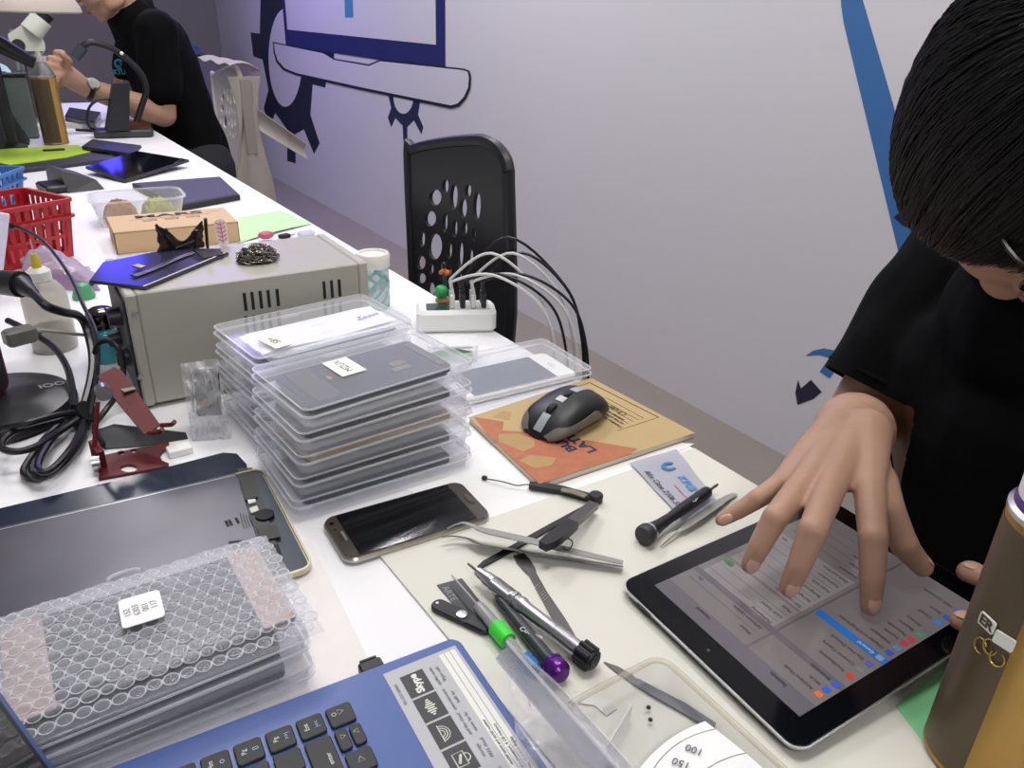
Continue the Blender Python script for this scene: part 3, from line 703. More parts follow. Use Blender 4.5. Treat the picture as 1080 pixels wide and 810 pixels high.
for k, (pts, zz) in enumerate((([(775, 521), (762, 528), (745, 540), (722, 556), (716, 561), (697, 577)], [0.003, 0.006, 0.0085, 0.008, 0.007, 0.004]), ([(774, 523), (757, 530), (735, 543), (710, 556), (703, 561), (684, 574)], [0.0028, 0.0030, 0.0030, 0.0030, 0.0030, 0.0030]))):
    b = MB(); rr = []; P = spline([at(q[0], q[1], z) for q, z in zip(pts, zz)], 4); n = len(P)
    for i in range(n):
        f = i / (n - 1); w_ = 0.0042 * (0.7 + 0.5 * math.sin(PI * min(1, f * 1.4))) if f < 0.62 else (0.0042 * (1 - 0.55 * (f - 0.62) / 0.12) if f < 0.74 else 0.0019 * (1 - 0.85 * (f - 0.74) / 0.26))
        tn = (P[min(i + 1, n - 1)] - P[max(i - 1, 0)]).normalized(); sd = Vector((-tn.y, tn.x, 0)).normalized() * w_ + Vector((0, 0, 0.3 * w_)); th = Vector((0, 0, 0.001))
        rr.append([P[i] - sd, P[i] + sd, P[i] + sd + th, P[i] - sd + th])
    b.rings(rr); b.build('arm', M_steel, t)
# ================================================================== clear plastic cases
def make_case(L, W, H, label, group=None):
    t = thing('plastic_case', label, 'plastic case', group=group)
    b = MB(); b.shell((0, 0), L - 0.010, W - 0.010, 0.009, 0.0003, H * 0.66, 0.0011, flare=0.0018); b.build('tray', M_clear, t, local=True)
    b = MB(); b.rr((0, 0), L - 0.003, W - 0.003, 0.009, H - 0.0012, H, ch=0.0004); b.shell((0, 0), L - 0.003, W - 0.003, 0.009, H * 0.62, H - 0.0011, 0.0011, floor=False)
    b.build('lid', M_clear, t, local=True)
    b = MB(); b.shell((0, 0), L, W, 0.0105, H * 0.60, H * 0.60 + 0.0016, 0.0022, floor=False)
    b.tube([(p[0], p[1], H + 0.0002) for p in rrpoly(L - 0.004, W - 0.004, 0.0085)] + [(L / 2 - 0.0105, -W / 2 + 0.002, H + 0.0002)], 0.0008, 6)
    b.build('rim', M_clear_rim, t, local=True)
    b = MB(); b.rr((0, W / 2 + 0.002), 0.022, 0.006, 0.002, H * 0.45, H * 0.45 + 0.0025, ch=0.0005); b.build('latch', M_clear_rim, t, local=True)
    for sx in (-1, 1):
        b = MB(); b.box((sx * (L / 2 - 0.05), -W / 2 + 0.002, H * 0.5), (0.014, 0.003, 0.003), ch=0.0008); b.build('hinge', M_clear, t, local=True)
    return t
def make_panel(L, W, th, m, label, group=None, cat='phone screen', name='phone_screen', parts=True):
    t = thing(name, label, cat, group=group)
    b = MB(); b.rr((0, 0), L, W, 0.008, 0, th, ch=0.0008); b.build('body', m, t, local=True)
    if parts:
        b = MB(); b.rr((-L * 0.36, 0), L * 0.16, W * 0.86, 0.002, th, th + 0.0012); b.build('circuit_strip', M_ink, t, local=True)
        b = MB(); b.rr((-L * 0.20, W * 0.12), L * 0.11, W * 0.3, 0.005, th, th + 0.0014); b.build('speaker', M_ink, t, local=True)
        b = MB(); b.box((-L * 0.24, W * 0.05, th + 0.0010), (0.004, 0.007, 0.0016), ch=0.0003); b.build('connector', M_gold, t, local=True)
        b = MB(); b.rr((L * 0.22, -W * 0.05), 0.016, 0.010, 0.001, th, th + 0.001); b.box((L * 0.20, -W * 0.2, th + 0.0006), (0.02, 0.009, 0.0012)); b.build('chip', mat('brown_chip', '#544a3c', 0.5), t, local=True)
        b = MB(); b.rr((L * 0.45, 0), 0.008, W * 0.8, 0.001, th, th + 0.001); b.build('flex_strip', mat('flex_dark', '#33363f', 0.4), t, local=True)
    return t
CL, CW, CH = 0.192, 0.120, 0.0204
FRONT = [(0.262, 0.6485, 0.0, 'bottom case of the front stack of clear cases, flat on the bench'),
         (0.2645, 0.653, 2.0, 'second clear case from the bench in the front stack'),
         (0.2675, 0.656, 4.0, 'middle clear case of the front stack with a gold edged phone inside'),
         (0.2695, 0.660, 5.0, 'second clear case from the top of the front stack'),
         (0.2735, 0.664, 7.0, 'topmost clear case of the front stack with a small white label')]
proto = make_case(CL, CW, CH, FRONT[0][3], 'clear cases in the front stack')
move(proto, (FRONT[0][0], FRONT[0][1], 0.0008), math.radians(FRONT[0][2]))
cases = [proto]
for k in range(1, 5):
    c = copy_tree(proto, FRONT[k][3]); move(c, (FRONT[k][0], FRONT[k][1], 0.0008 + k * (CH + 0.0012)), math.radians(FRONT[k][2])); cases.append(c)
M_goldphone = mat('pale_gold_metal', '#b7a184', 0.3, 0.7)
for k in range(5):
    m = [M_navy, M_screen, M_goldphone, M_screen, M_navy][k]
    lb = ['dark phone screen inside the bottom case of the front stack', 'black phone screen inside the second lowest case of the front stack', 'pale gold phone inside the middle case of the front stack',
          'black phone screen inside the second case from the top in the front stack', 'navy phone screen with circuit parts inside the topmost front case'][k]
    p_ = make_panel(0.158, 0.084, 0.0065, m, lb, 'phone screens inside the front stack of cases', parts=(k == 4))
    x, y, a, _ = FRONT[k]
    move(p_, (x, y, 0.0008 + k * (CH + 0.0012) + (0.0022 if k < 4 else 0.0068)), math.radians(a))
    if k == 4:
        b = MB(); b.rr((0, 0), 0.150, 0.078, 0.006, -0.005, -0.0002); b.build('backing_foam', M_dark, p_, local=True)
BACK = [(0.268, 0.7915, 4.0, 'bottom clear case of the rear stack beside the grey metal box'), (0.270, 0.793, 5.0, 'second clear case from the bench in the rear stack'), (0.269, 0.795, 6.0, 'third clear case up in the rear stack'),
        (0.270, 0.796, 6.5, 'fourth clear case up in the rear stack just below its top'), (0.271, 0.7965, 7.0, 'topmost clear case of the rear stack holding a white paper slip')]
bz = 0.0003
for k in range(5):
    c = copy_tree(proto, BACK[k][3], 'clear cases in the rear stack'); move(c, (BACK[k][0], BACK[k][1], bz + k * (CH + 0.0012)), math.radians(BACK[k][2])); cases.append(c)
for k in range(4):
    lb = ['dark phone screen inside the bottom case of the rear stack', 'dark phone screen inside the second case up in the rear stack', 'dark phone screen inside the third case up in the rear stack', 'dark phone screen inside the fourth case up in the rear stack'][k]
    p_ = make_panel(0.150, 0.080, 0.006, M_navy if k % 2 else M_screen, lb, 'phone screens inside the rear stack of cases', parts=False)
    move(p_, (BACK[k][0], BACK[k][1], bz + k * (CH + 0.0012) + 0.0018), math.radians(BACK[k][2]))
# wrapped slip inside the top rear case
Zt = bz + 4 * (CH + 0.0012)
t = thing('paper_slip', 'white printed slip with blue writing inside the topmost rear case', 'paper', (0.275, 0.79, Zt + 0.0016), math.radians(8))
b = MB(); b.grid(lambda u, v: Vector(((u - 0.5) * 0.165, (v - 0.5) * 0.058, 0.0135 + 0.001 * math.sin(9 * u) + 0.0008 * math.sin(14 * v))), 24, 10, 0.0006); b.build('sheet', M_paper, t, local=True)
b = MB(); b.rr((0.0, 0.0), 0.150, 0.08, 0.006, 0.0006, 0.012, ch=0.002); b.build('padding', mat('bubble_padding', '#dfe3ea', 0.5), t, local=True)
text('Zoom', Matrix.Translation((0.06, 0.0, 0.0152)) @ Matrix.Rotation(0.05, 4, 'Z'), 0.012, M_blueink, 'handwriting', t, local=True, shear=0.4)
def sticker(owner_case, px, py, z, w, h, rz, lines, label):
    p = at(px, py, z); t = thing('paper_label', label, 'label', (p.x, p.y, z), rz)
    b = MB(); b.rr((0, 0), w, h, 0.0008, 0.0002, 0.0006); b.build('paper', M_label, t, local=True)
    for i, (s, x, y, sz, a, m) in enumerate(lines): text(s, Matrix.Translation((x, y, 0.0006)) @ Matrix.Rotation(a, 4, 'Z'), sz, m, 'handwriting', t, local=True, depth=0.0001)
    return t
ztop = 0.0008 + 5 * CH + 4 * 0.0012 + 0.0002
sticker(cases[4], 363, 387, ztop, 0.027, 0.040, math.radians(8), [('MZUX', 0, 0.002, 0.0105, math.radians(90), M_ink)], 'small cream label with handwriting on the topmost front case')
sticker(cases[9], 290, 360, Zt + CH + 0.0002, 0.022, 0.038, math.radians(14), [('S8+', 0, 0.002, 0.0125, math.radians(90), M_ink)], 'small cream label with handwriting on the topmost rear case')
# single case at right with a white phone
c = copy_tree(proto, 'clear case with a white phone lying behind the notebook'); c['group'] = ''; del c['group']
move(c, (0.5035, 0.7525, 0.0003), math.radians(-2.0), None)
t = thing('smartphone', 'white phone with a navy screen inside the clear case behind the notebook', 'smartphone', (0.505, 0.751, 0.0018), math.radians(-2))
b = MB(); b.rr((0, 0), 0.165, 0.082, 0.011, 0, 0.0072, ch=0.0015); b.build('body', M_white, t, local=True)
b = MB(); b.rr((-0.008, 0), 0.122, 0.072, 0.001, 0.0072, 0.0076); b.build('display', mat('slate_display', '#3a4563', 0.2, var=0.08), t, local=True)
b = MB(); b.rr((0.066, 0.0), 0.005, 0.014, 0.002, 0.0072, 0.0080, ch=0.0003); b.build('home_button', mat('pale_button', '#cfd2d4', 0.3), t, local=True)
b = MB(); b.rr((-0.073, 0), 0.0018, 0.012, 0.0009, 0.0072, 0.0076); b.build('earpiece', M_greyink, t, local=True)
b = MB(); b.lathe([(0.002, 0.0072), (0.002, 0.0077)], (-0.073, 0.015, 0), 12); b.build('camera_lens', M_blackgloss, t, local=True)

# ---------------------------------------------------------------- bubble wrapped stack, lower left
LOW = [(0.022, 0.455, -1.0, 'lower clear case in the stack under the bubble wrap'), (0.020, 0.455, 1.0, 'upper clear case in the stack right under the bubble wrap')]
for k in range(2):
    c = copy_tree(proto, LOW[k][3], 'clear cases under the bubble wrap'); move(c, (LOW[k][0], LOW[k][1], 0.001 + k * (CH + 0.0012)), math.radians(LOW[k][2]))
    p_ = make_panel(0.158, 0.084, 0.007, M_navy, ['navy phone screen inside the lower case under the bubble wrap', 'navy phone screen inside the upper case under the bubble wrap'][k], 'phone screens in the cases under the bubble wrap', parts=False)
    move(p_, (LOW[k][0], LOW[k][1], 0.001 + k * (CH + 0.0012) + 0.003), math.radians(LOW[k][2]))
PZ = 0.001 + 2 * (CH + 0.0012) + 0.0006
t = thing('phone_screen', 'navy screen panel with pinkish copper ends wrapped in bubble film', 'phone screen', (0.027, 0.459, PZ), math.radians(0.5))
b = MB(); b.rr((0, 0), 0.168, 0.090, 0.003, 0.0030, 0.0065, ch=0.0006); b.build('panel', mat('slate_panel', '#262a3c', 0.35, var=0.1, vscale=90), t, local=True)
M_copper = mat('pinkish_copper', '#b09a92', 0.4, 0.25, var=0.15, vscale=120)
for sx, w_ in ((-1, 0.024), (1, 0.022)):
    b = MB(); b.rr((sx * (0.084 - w_ / 2), 0), w_, 0.09, 0.002, 0.0066, 0.0072); b.build('copper_end', M_copper, t, local=True)
t = thing('bubble_wrap_pouch', 'bubble wrap pouch with a white label on the stacked cases beside the laptop', 'bubble wrap', (0.022, 0.459, PZ), math.radians(0.5))
def pouch(u, v):
    x = (u - 0.5) * 0.205; y = (v - 0.5) * 0.124
    e = max(0.0, 1 - abs(2 * u - 1) ** 8) ** 0.5 * max(0.0, 1 - abs(2 * v - 1) ** 8) ** 0.5
    wr = 0.0011 * (noise.noise(Vector((x * 90, y * 90, 3))) + 0.6 * noise.noise(Vector((x * 220, y * 220, 1))))
    return Vector((x + wr * 1.5, y + wr * 1.5, 0.0016 + 0.0088 * e + wr * (1 if e > 0.1 else 0.3)))
b = MB(); b.grid(pouch, 64, 40, 0.0004)
b.grid(lambda u, v: Vector(((u - 0.5) * 0.203, (v - 0.5) * 0.122, 0.0005 + 0.0003 * math.sin(40 * u + 30 * v))), 16, 12, 0.0003)
b.build('film', M_bub, t, local=True, angle=60)
b = MB(); B2 = MB(); r = 0.0046; n = 0
for j in range(13):
    for i in range(22):
        x = -0.100 + i * 0.0096 + (0.0048 if j % 2 else 0); y = -0.058 + j * 0.0089
        if abs(x) > 0.099 or abs(y) > 0.058: continue
        z = pouch(x / 0.205 + 0.5, y / 0.124 + 0.5).z - 0.0003
        q = 1 + 0.12 * math.sin(i * 3.1 + j * 1.7)
        B2.tube([(x + r * 0.98 * q * math.cos(a), y + r * 0.98 * q * math.sin(a), z + 0.0006) for a in [2 * PI * k_ / 14 for k_ in range(15)]], 0.00045, 4)
        b.lathe([(r * q, z), (r * 0.93 * q, z + 0.0012), (r * 0.7 * q, z + 0.0022), (r * 0.35 * q, z + 0.0027), (0.0002, z + 0.0028)], (x, y, 0), 12)
B2.build('bubble_edges', clear('bubble_edge_film', fac=0.30, edge=0.5, rough=0.08, body='#f4f4f6'), t, local=True, angle=70)
b.build('bubbles', clear('bubble_cells', pw=1.7, fac=0.0, edge=0.85, rough=0.06, body='#e9ebf0'), t, local=True, angle=70)
b = MB(); b.rr((0.002, 0.008), 0.026, 0.030, 0.003, 0.0142, 0.0148, rz=math.radians(-4)); lb = b.build('paper_label', M_paper, t, local=True, label='white rounded label with faint handwriting')
for i, s in enumerate(('152', '6303', '001', '117')):
    text(s, Matrix.Translation((-0.0065 + 0.0055 * i, 0.008, 0.0149)) @ Matrix.Rotation(PI / 2, 4, 'Z'), 0.0058, M_greyink, 'handwriting', lb, local=True, depth=0.00008)
b = MB(); b.tube([(-0.012 + 0.0225 * k / 8, 0.0625 + 0.004 * math.sin(PI * k / 8) ** 0.4, 0.006) for k in range(9)], 0.0012, 8); b.build('fold_tab', clear('film_tab', fac=0.35, edge=0.5, body='#e4e2f0'), t, local=True)

# ---------------------------------------------------------------- opened tablet
t = thing('tablet', 'opened tablet showing its grey metal screen back at the left edge', 'tablet', (0.03, 0.61, 0.0))
b = MB(); b.prism([tuple(at(*q, 0.003)[:2]) for q in ((-80, 556), (0, 536), (120, 507), (236, 477), (250, 478), (260, 489), (262, 500), (230, 520), (-80, 600))], 0.0006, 0.003, ch=0.0006); b.build('digitizer_glass', mat('navy_glass_edge', '#1c2438', 0.2), t)
hx0, hx1, hy0, hy1 = -0.12, 0.1630, 0.526, 0.7015
b = MB(); b.shell(((hx0 + hx1) / 2, (hy0 + hy1) / 2 - 0.005), hx1 - hx0, hy1 - hy0, 0.012, 0.0032, 0.0085, 0.0018, rz=math.radians(-3.5)); b.build('housing', mat('cream_edge_metal', '#c9c2ae', 0.3, 0.6), t)
b = MB(); b.rr(((hx0 + hx1) / 2, (hy0 + hy1) / 2 - 0.005), hx1 - hx0 - 0.006, hy1 - hy0 - 0.006, 0.01, 0.0052, 0.0060, rz=math.radians(-3.5)); b.build('inner_plate', mat('inner_navy', '#2a3344', 0.4), t)
P1, P2, P3, P4 = at(249, 499, 0.009), at(272, 570, 0.009), at(-90, 682, 0.009), at(-90, 577, 0.009)
P2b = P2 + (P2 - P1) * 0.4; P3b = P3 + (P3 - P4) * 0.4
b = MB(); b.prism([tuple(p[:2]) for p in (P1, P4, P3b, P2b)], 0.0064, 0.0092, ch=0.0005)
b.build('screen_back', mat('tablet_metal_sheet', '#5a5960', 0.34, 0.75, var=0.3, vscale=14), t)
b = MB(); e = (P4 - P1).normalized(); s_ = Vector((-e.y, e.x, 0))
b.prism([tuple((P1 + e * f + s_ * g)[:2]) for f, g in ((0.002, 0.0035), (0.3, 0.0035), (0.3, 0.0045), (0.002, 0.0045))], 0.0092, 0.0095); b.build('edge_bead', M_silver, t)
def qsmall(name, pts, z0, z1, m): 
    b = MB(); b.prism([tuple(at(q[0], q[1], z1)[:2]) for q in pts], z0, z1); return b.build(name, m, t)
qsmall('circuit_board', [(250, 494), (266, 493), (300, 600), (280, 606), (262, 530)], 0.0062, 0.0078, mat('board_black', '#131519', 0.4))
qsmall('shield_cover', [(252, 501), (262, 500), (272, 524), (259, 527)], 0.0079, 0.0095, mat('shield_black', '#1d1e20', 0.5))
qsmall('connector', [(261, 527), (269, 526), (270, 529), (262, 531)], 0.0079, 0.0092, M_label)
qsmall('connector', [(263, 536), (271, 533), (273, 538), (265, 541)], 0.0079, 0.0095, mat('pale_metal', '#bdb9ad', 0.4, 0.4))
b = MB(); c = at(279, 543, 0.0085); b.lathe([(0.0085, 0.0070), (0.0085, 0.0094), (0.006, 0.0100)], (c.x, c.y, 0), 20); b.build('camera_module', M_ink, t)
qsmall('flex_cable', [(270, 556), (292, 553), (296, 566), (276, 570)], 0.0079, 0.0092, mat('flex_brown', '#24221f', 0.5))
qsmall('flex_cable', [(283, 576), (294, 574), (299, 592), (290, 594)], 0.0079, 0.0092, M_ink)
qsmall('flex_cable', [(241, 571), (262, 569), (262, 574), (246, 578)], 0.0093, 0.0105, M_ink)
b = MB()
for k in range(4): b.prism([tuple(at(q[0], q[1], 0.0094)[:2]) for q in ((252.5 + k * 3.0, 541 + k), (253.5 + k * 3.0, 541 + k), (258 + k * 3.0, 558 - k), (257 + k * 3.0, 558 - k))], 0.0093, 0.0094)
c = at(243, 551, 0.0094)
for i in range(5):
    for j in range(4):
        if (i * 7 + j * 3) % 3: b.box((c.x - 0.006 + i * 0.003, c.y - 0.004 + j * 0.0026, 0.00935), (0.0026, 0.0022, 0.0001))
b.build('printed_marks', M_ink, t)
b = MB(); c = at(303, 613, 0.004); b.tube([(c.x + 0.006 * math.cos(a), c.y - 0.004 + 0.006 * math.sin(a), 0.002) for a in [i * PI / 8 for i in range(17)]], 0.0015, 8); b.build('corner_clip', M_clear_rim, t)

# ---------------------------------------------------------------- blue laptop
LA = math.radians(-3.5); LC = Vector((0.2135, 0.374, 0)); LM = Matrix.Translation(LC) @ Matrix.Rotation(LA, 4, 'Z')
M_lblueplastic = mat('cobalt_plastic', '#4a62a0', 0.35, var=0.04, vscale=200)
t = thing('laptop', 'cobalt blue laptop with black keys and a sticker on its palm rest', 'laptop', M=LM)
b = MB(); b.rr((-0.125, -0.185), 0.25, 0.37, 0.008, 0.0015, 0.018, ch=0.002); b.build('base', M_lblueplastic, t, local=True)
# screen
HM = Matrix.Translation((-0.2505, -0.185, 0.0185)) @ Matrix.Rotation(math.radians(-100.5 + 90), 4, 'Y')
b = MB(); b.box((-0.0035, 0, 0.113), (0.007, 0.366, 0.226), M=HM, ch=0.0018); lid = b.build('lid', M_lblueplastic, t, local=True)
b = MB(); b.box((0.0006, 0, 0.113), (0.001, 0.344, 0.208), M=HM); b.build('screen_bezel', M_black, lid, local=True)
b = MB(); b.box((0.0014, 0, 0.116), (0.0006, 0.33, 0.187), M=HM); b.build('display', mat('laptop_display', '#2b2622', 0.08, var=0.1), lid, local=True)
b = MB()
for y in (-0.05, -0.32): b.rod((-0.2475, y - 0.02, 0.0185), (-0.2475, y + 0.02, 0.0185), 0.004)
b.build('hinge', M_black, t, local=True)
def lp(px, py, z=0.0205):
    q = LM.inverted() @ at(px, py, z); return q.x, q.y
M_key = mat('key_black', '#1c1c1e', 0.5)
kx0 = lp(366, 768)[0]; ky0 = lp(357, 754)[1]
KEYS = []
for j in range(6):
    for i in range(18):
        x = kx0 - 0.019 * j; y = ky0 - 0.019 * i
        if i == 1 and j == 0: KEYS += [(x + 0.0046, y, 0.0078, 0.0162), (x - 0.0046, y, 0.0078, 0.0162)]; continue
        if i == 1 and j == 1: KEYS.append((x, y - 0.0095, 0.0164, 0.0352)); continue
        if i == 2 and j == 1: continue
        if j == 0 and 6 <= i <= 10:
            if i == 6: KEYS.append((x, y - 0.038, 0.0164, 0.0922))
            continue
        KEYS.append((x, y, 0.0164, 0.0164))
for x, y, sx, sy in KEYS:
    b = MB(); b.rr((x, y), sx, sy, 0.0022, 0.0181, 0.0205, ch=0.0006, n=3); b.build('key', M_key, t, local=True)
M_keyprint = mat('key_print', '#d9dde0', 0.5, var=0)
GM = lambda x, y, z=0.0206: Matrix.Translation((x, y, z)) @ Matrix.Rotation(PI / 2, 4, 'Z')
b = MB()
def tri(x, y, r, a0):
    b.tube([(x + r * math.cos(a0 + k * 2 * PI / 3), y + r * math.sin(a0 + k * 2 * PI / 3), 0.0207) for k in (0, 1, 2, 0)], 0.00025, 4)
tri(kx0 - 0.000, ky0 + 0.002, 0.0024, 0); b.tube([(kx0 - 0.004 + 0.0013 * math.cos(a), ky0 + 0.0015 + 0.0013 * math.sin(a), 0.0207) for a in [k * PI / 6 for k in range(13)]], 0.0003, 4)
tri(kx0 + 0.0046, ky0 - 0.017, 0.002, PI); tri(kx0 - 0.0046, ky0 - 0.017, 0.002, 0)
tri(kx0, ky0 - 0.038, 0.0024, PI / 2)
b.build('arrow_print', M_keyprint, t, local=True)
for j, (s, s2) in enumerate((('', ''), ('Ent', '|<<'), ('Pg', '>>|'), ('Pg', '[]'), ('Hm', 'O'))):
    if s:
        text(s, GM(kx0 - 0.019 * j - 0.003, ky0), 0.0042, M_keyprint, 'key_lettering', t, local=True, depth=0.00006)
        text(s2, GM(kx0 - 0.019 * j + 0.0035, ky0), 0.0038, mat('blue_key_print', '#9fc3e8', 0.5, var=0), 'key_lettering', t, local=True, depth=0.00006)
text('enter', GM(kx0 - 0.019 + 0.003, ky0 - 0.0285), 0.0042, M_keyprint, 'key_lettering', t, local=True, depth=0.00006)
# palm rest sticker
M_stk = mat('sticker_grey', '#b7b8bb', 0.5, var=0.02); M_stk2 = mat('sticker_light', '#e6e6df', 0.5, var=0.02); M_sqr = mat('sticker_black', '#303134', 0.45)
A = Vector(lp(404, 711, 0.0183)); B_ = Vector(lp(480, 680.5, 0.0183)); ex = B_ - A; wS = ex.length
def sp(x0, y0, x1, y1, z0, z1, m, name='sticker_field', par=None):   # x from A to B (0..1 of the width), y metres towards the other palm
    b = MB(); b.prism([tuple(A + ex * x + Vector((0, -y))) for x, y in ((x0, y0), (x0, y1), (x1, y1), (x1, y0))], z0, z1); return b.build(name, m, par or t, local=True)
stk = sp(0, 0, 1, 0.155, 0.01805, 0.01825, M_stk, 'sticker')
for k, (x0, x1) in enumerate(((0.735, 0.80), (0.815, 0.88), (0.895, 0.96))): sp(x0, 0.003, x1, 0.150, 0.0183, 0.0184, M_stk2, 'white_strip', stk)
names = ['Skype', '', '', '', '']
def stext(s, x, y, size, m, rot=-PI / 2, **k):
    p = A + ex * x; text(s, Matrix.Translation((p.x, p.y - y, 0.01855)) @ Matrix.Rotation(rot, 4, 'Z'), size, m, 'sticker_lettering', stk, local=True, depth=0.00004, **k)
ROT = math.radians(90)
for k in range(6):
    y = 0.0085 + k * 0.0222
    sp(0.155, y, 0.46, y + 0.0205, 0.0183, 0.0184, M_sqr, 'icon_square', stk)
    for r, s in enumerate((('quality audio', 'Skype calls'), ('entertainment', 'built for'), ('and the cloud', 'never be far'), ('storage', 'FREE cloud'), ('warranty', 'two years'), ('display', 'bright'))[k]):
        stext(s, 0.55 + 0.08 * r, y + 0.0105, 0.0034, M_greyink, ROT)
    for c_ in (0.4, ):
        pass
stext('Skype', 0.31, 0.0188, 0.0072, M_stk2, ROT, bold=0.0003)
b = MB()
def sq(k): p = A + ex * 0.3075; return Vector((p.x, p.y - (0.0085 + k * 0.0222 + 0.01025), 0.0185))
c = sq(1)
for i in range(8): h = (0.002, 0.004, 0.0065, 0.005, 0.0072, 0.005, 0.0035, 0.002)[i]; b.box((c.x, c.y - 0.0063 + i * 0.0018, 0.0185), (h, 0.001, 0.0001))
c = sq(2)
for r in (0.0058, 0.0042, 0.0026): b.tube([(c.x - 0.003 + r * math.sin(a), c.y + r * math.cos(a), 0.0185) for a in [PI * i / 16 for i in range(17)]], 0.00035, 4)
b.tube([(c.x - 0.003, c.y - 0.0068, 0.0185), (c.x - 0.003, c.y + 0.0068, 0.0185)], 0.0004, 4)
c = sq(3); b.tube([(c.x + x, c.y + y, 0.0185) for x, y in ((-0.004, -0.005), (0.003, -0.005), (0.003, 0.005), (-0.004, 0.005), (-0.004, -0.005))], 0.00045, 4)
b.tube([(c.x + 0.003 + 0.003 * math.sin(a), c.y + 0.003 * math.cos(a), 0.0185) for a in [PI * i / 10 for i in range(11)]], 0.0004, 4); b.tube([(c.x - 0.002, c.y - 0.003, 0.0185), (c.x + 0.001, c.y + 0.003, 0.0185)], 0.0009, 4)
c = sq(4); b.box((c.x, c.y, 0.0185), (0.011, 0.0022, 0.0001)); b.box((c.x + 0.0045, c.y, 0.0185), (0.0018, 0.013, 0.0001)); b.box((c.x - 0.004, c.y - 0.003, 0.0185), (0.0016, 0.008, 0.0001))
b.build('icon_print', M_stk2, stk, local=True)
stext('ES1-533 SERIES', 0.07, 0.022, 0.0030, M_greyink, ROT)
for i, s in enumerate(('model name and serial number', 'Intel Core processor, 4 GB memory', '500 GB drive, 15.6 inch display')): stext(s, 0.77 + 0.08 * i, 0.085 + 0.01 * i, 0.0030, M_ink, ROT)
# dongle in the side port
t = thing('usb_dongle', 'small black receiver plugged into the far side of the blue laptop', 'usb receiver', tuple(at(391, 699, 0.006)))
p = at(391, 704, 0.010); b = MB(); b.box((p.x, p.y - 0.001, 0.010), (0.0165, 0.010, 0.0085), rz=LA, ch=0.0012); b.build('body', M_black, t)
b = MB(); b.box((p.x, p.y + 0.0045, 0.0135), (0.012, 0.0015, 0.0018), rz=LA); b.build('ridge', M_dark, t)
b = MB(); b.box((p.x, p.y - 0.0075, 0.010), (0.012, 0.005, 0.0045), rz=LA); b.build('metal_plug', M_silver, t)

# ---------------------------------------------------------------- tablet being used
IC = Vector((0.4737, 0.2635, 0.0185)); yaw = -0.0522
ux = Vector((math.cos(yaw), math.sin(yaw), 0.0515)).normalized(); uy = Vector((-math.sin(yaw), math.cos(yaw), 0)); uy = (uy - ux * uy.dot(ux)).normalized()
IM = frame3(IC, ux, uy); IMI = IM.inverted()
def ip(px, py, h=0.0):
    o = IMI @ Vector((0, 0, CAMZ)); d = IMI.to_3x3() @ ray(px, py); k = (h - o.z) / d.z; return (o.x + d.x * k, o.y + d.y * k)
t = thing('tablet', 'black bezelled tablet showing a settings list under the pointing finger', 'tablet', M=IM)
b = MB(); rr_ = [[(p[0], p[1], z) for p in rrpoly(0.2412 - 2 * d, 0.1857 - 2 * d, 0.012 - min(d, 0.006), 6)] for z, d in ((-0.0094, 0.012), (-0.0085, 0.005), (-0.006, 0.0015), (-0.003, 0.0), (-0.0012, 0.0))]
b.rings(rr_); b.build('body', M_silver, t, local=True)
b = MB(); b.rr((0, 0), 0.2385, 0.183, 0.0105, -0.0012, 0.0, ch=0.0004, n=6); b.build('front_glass', M_blackgloss, t, local=True)
M_ui = mat('lit_screen', '#5d595a', 0.12, var=0.03, vscale=20, emis='#948a8a', estr=0.28)
M_ui2 = mat('lit_screen_panel', '#6b676a', 0.12, var=0.02, emis='#a29a99', estr=0.34)
M_uiband = mat('lit_screen_band', '#57545a', 0.12, var=0.02, emis='#837d83', estr=0.2)
b = MB(); b.rr((0, 0), 0.197, 0.148, 0.0006, 0.0, 0.0003); scr = b.build('display', M_ui, t, local=True)
yl = -0.0715; ysb = ip(860, 646)[1]
def ui(x0, x1, y0, y1, m, z=0.0004, name='screen_field'):
    b = MB(); b.prism([(x0, y0), (x1, y0), (x1, y1), (x0, y1)], z - 0.0001, z); return b.build(name, m, scr, local=True)
ui(-0.0985, 0.0985, ysb + 0.001, ysb + 0.0028, M_uiband)
for x0, x1 in ((-0.0985, -0.083), (-0.058, -0.052)): ui(x0, x1, -0.074, 0.074, M_uiband, 0.00045)
xb = [ip(*q)[0] for q in ((873, 729), (898, 714.5), (929, 695.5), (939, 690), (1012, 646))]
pitch = (ip(963, 676)[0] - ip(939, 690)[0]) / 3
ui(xb[2] - 0.0036, xb[2] + 0.0036, -0.074, ysb, mat('lit_blue_row', '#1f5ea8', 0.15, emis='#2f74c0', estr=0.35), 0.0006, 'selected_row')
for x0, x1 in ((-0.052, xb[2] - 0.013), (xb[2] - 0.011, xb[2] + 0.052), ): ui(x0, x1, ysb + 0.006, 0.068, M_ui2, 0.0005)
UT = lambda x, y: Matrix(((0, -1, 0, x), (1, 0, 0, y), (0, 0, 1, 0.00075), (0, 0, 0, 1)))
M_uitxt = mat('screen_text', '#2f2d30', 0.3, var=0)
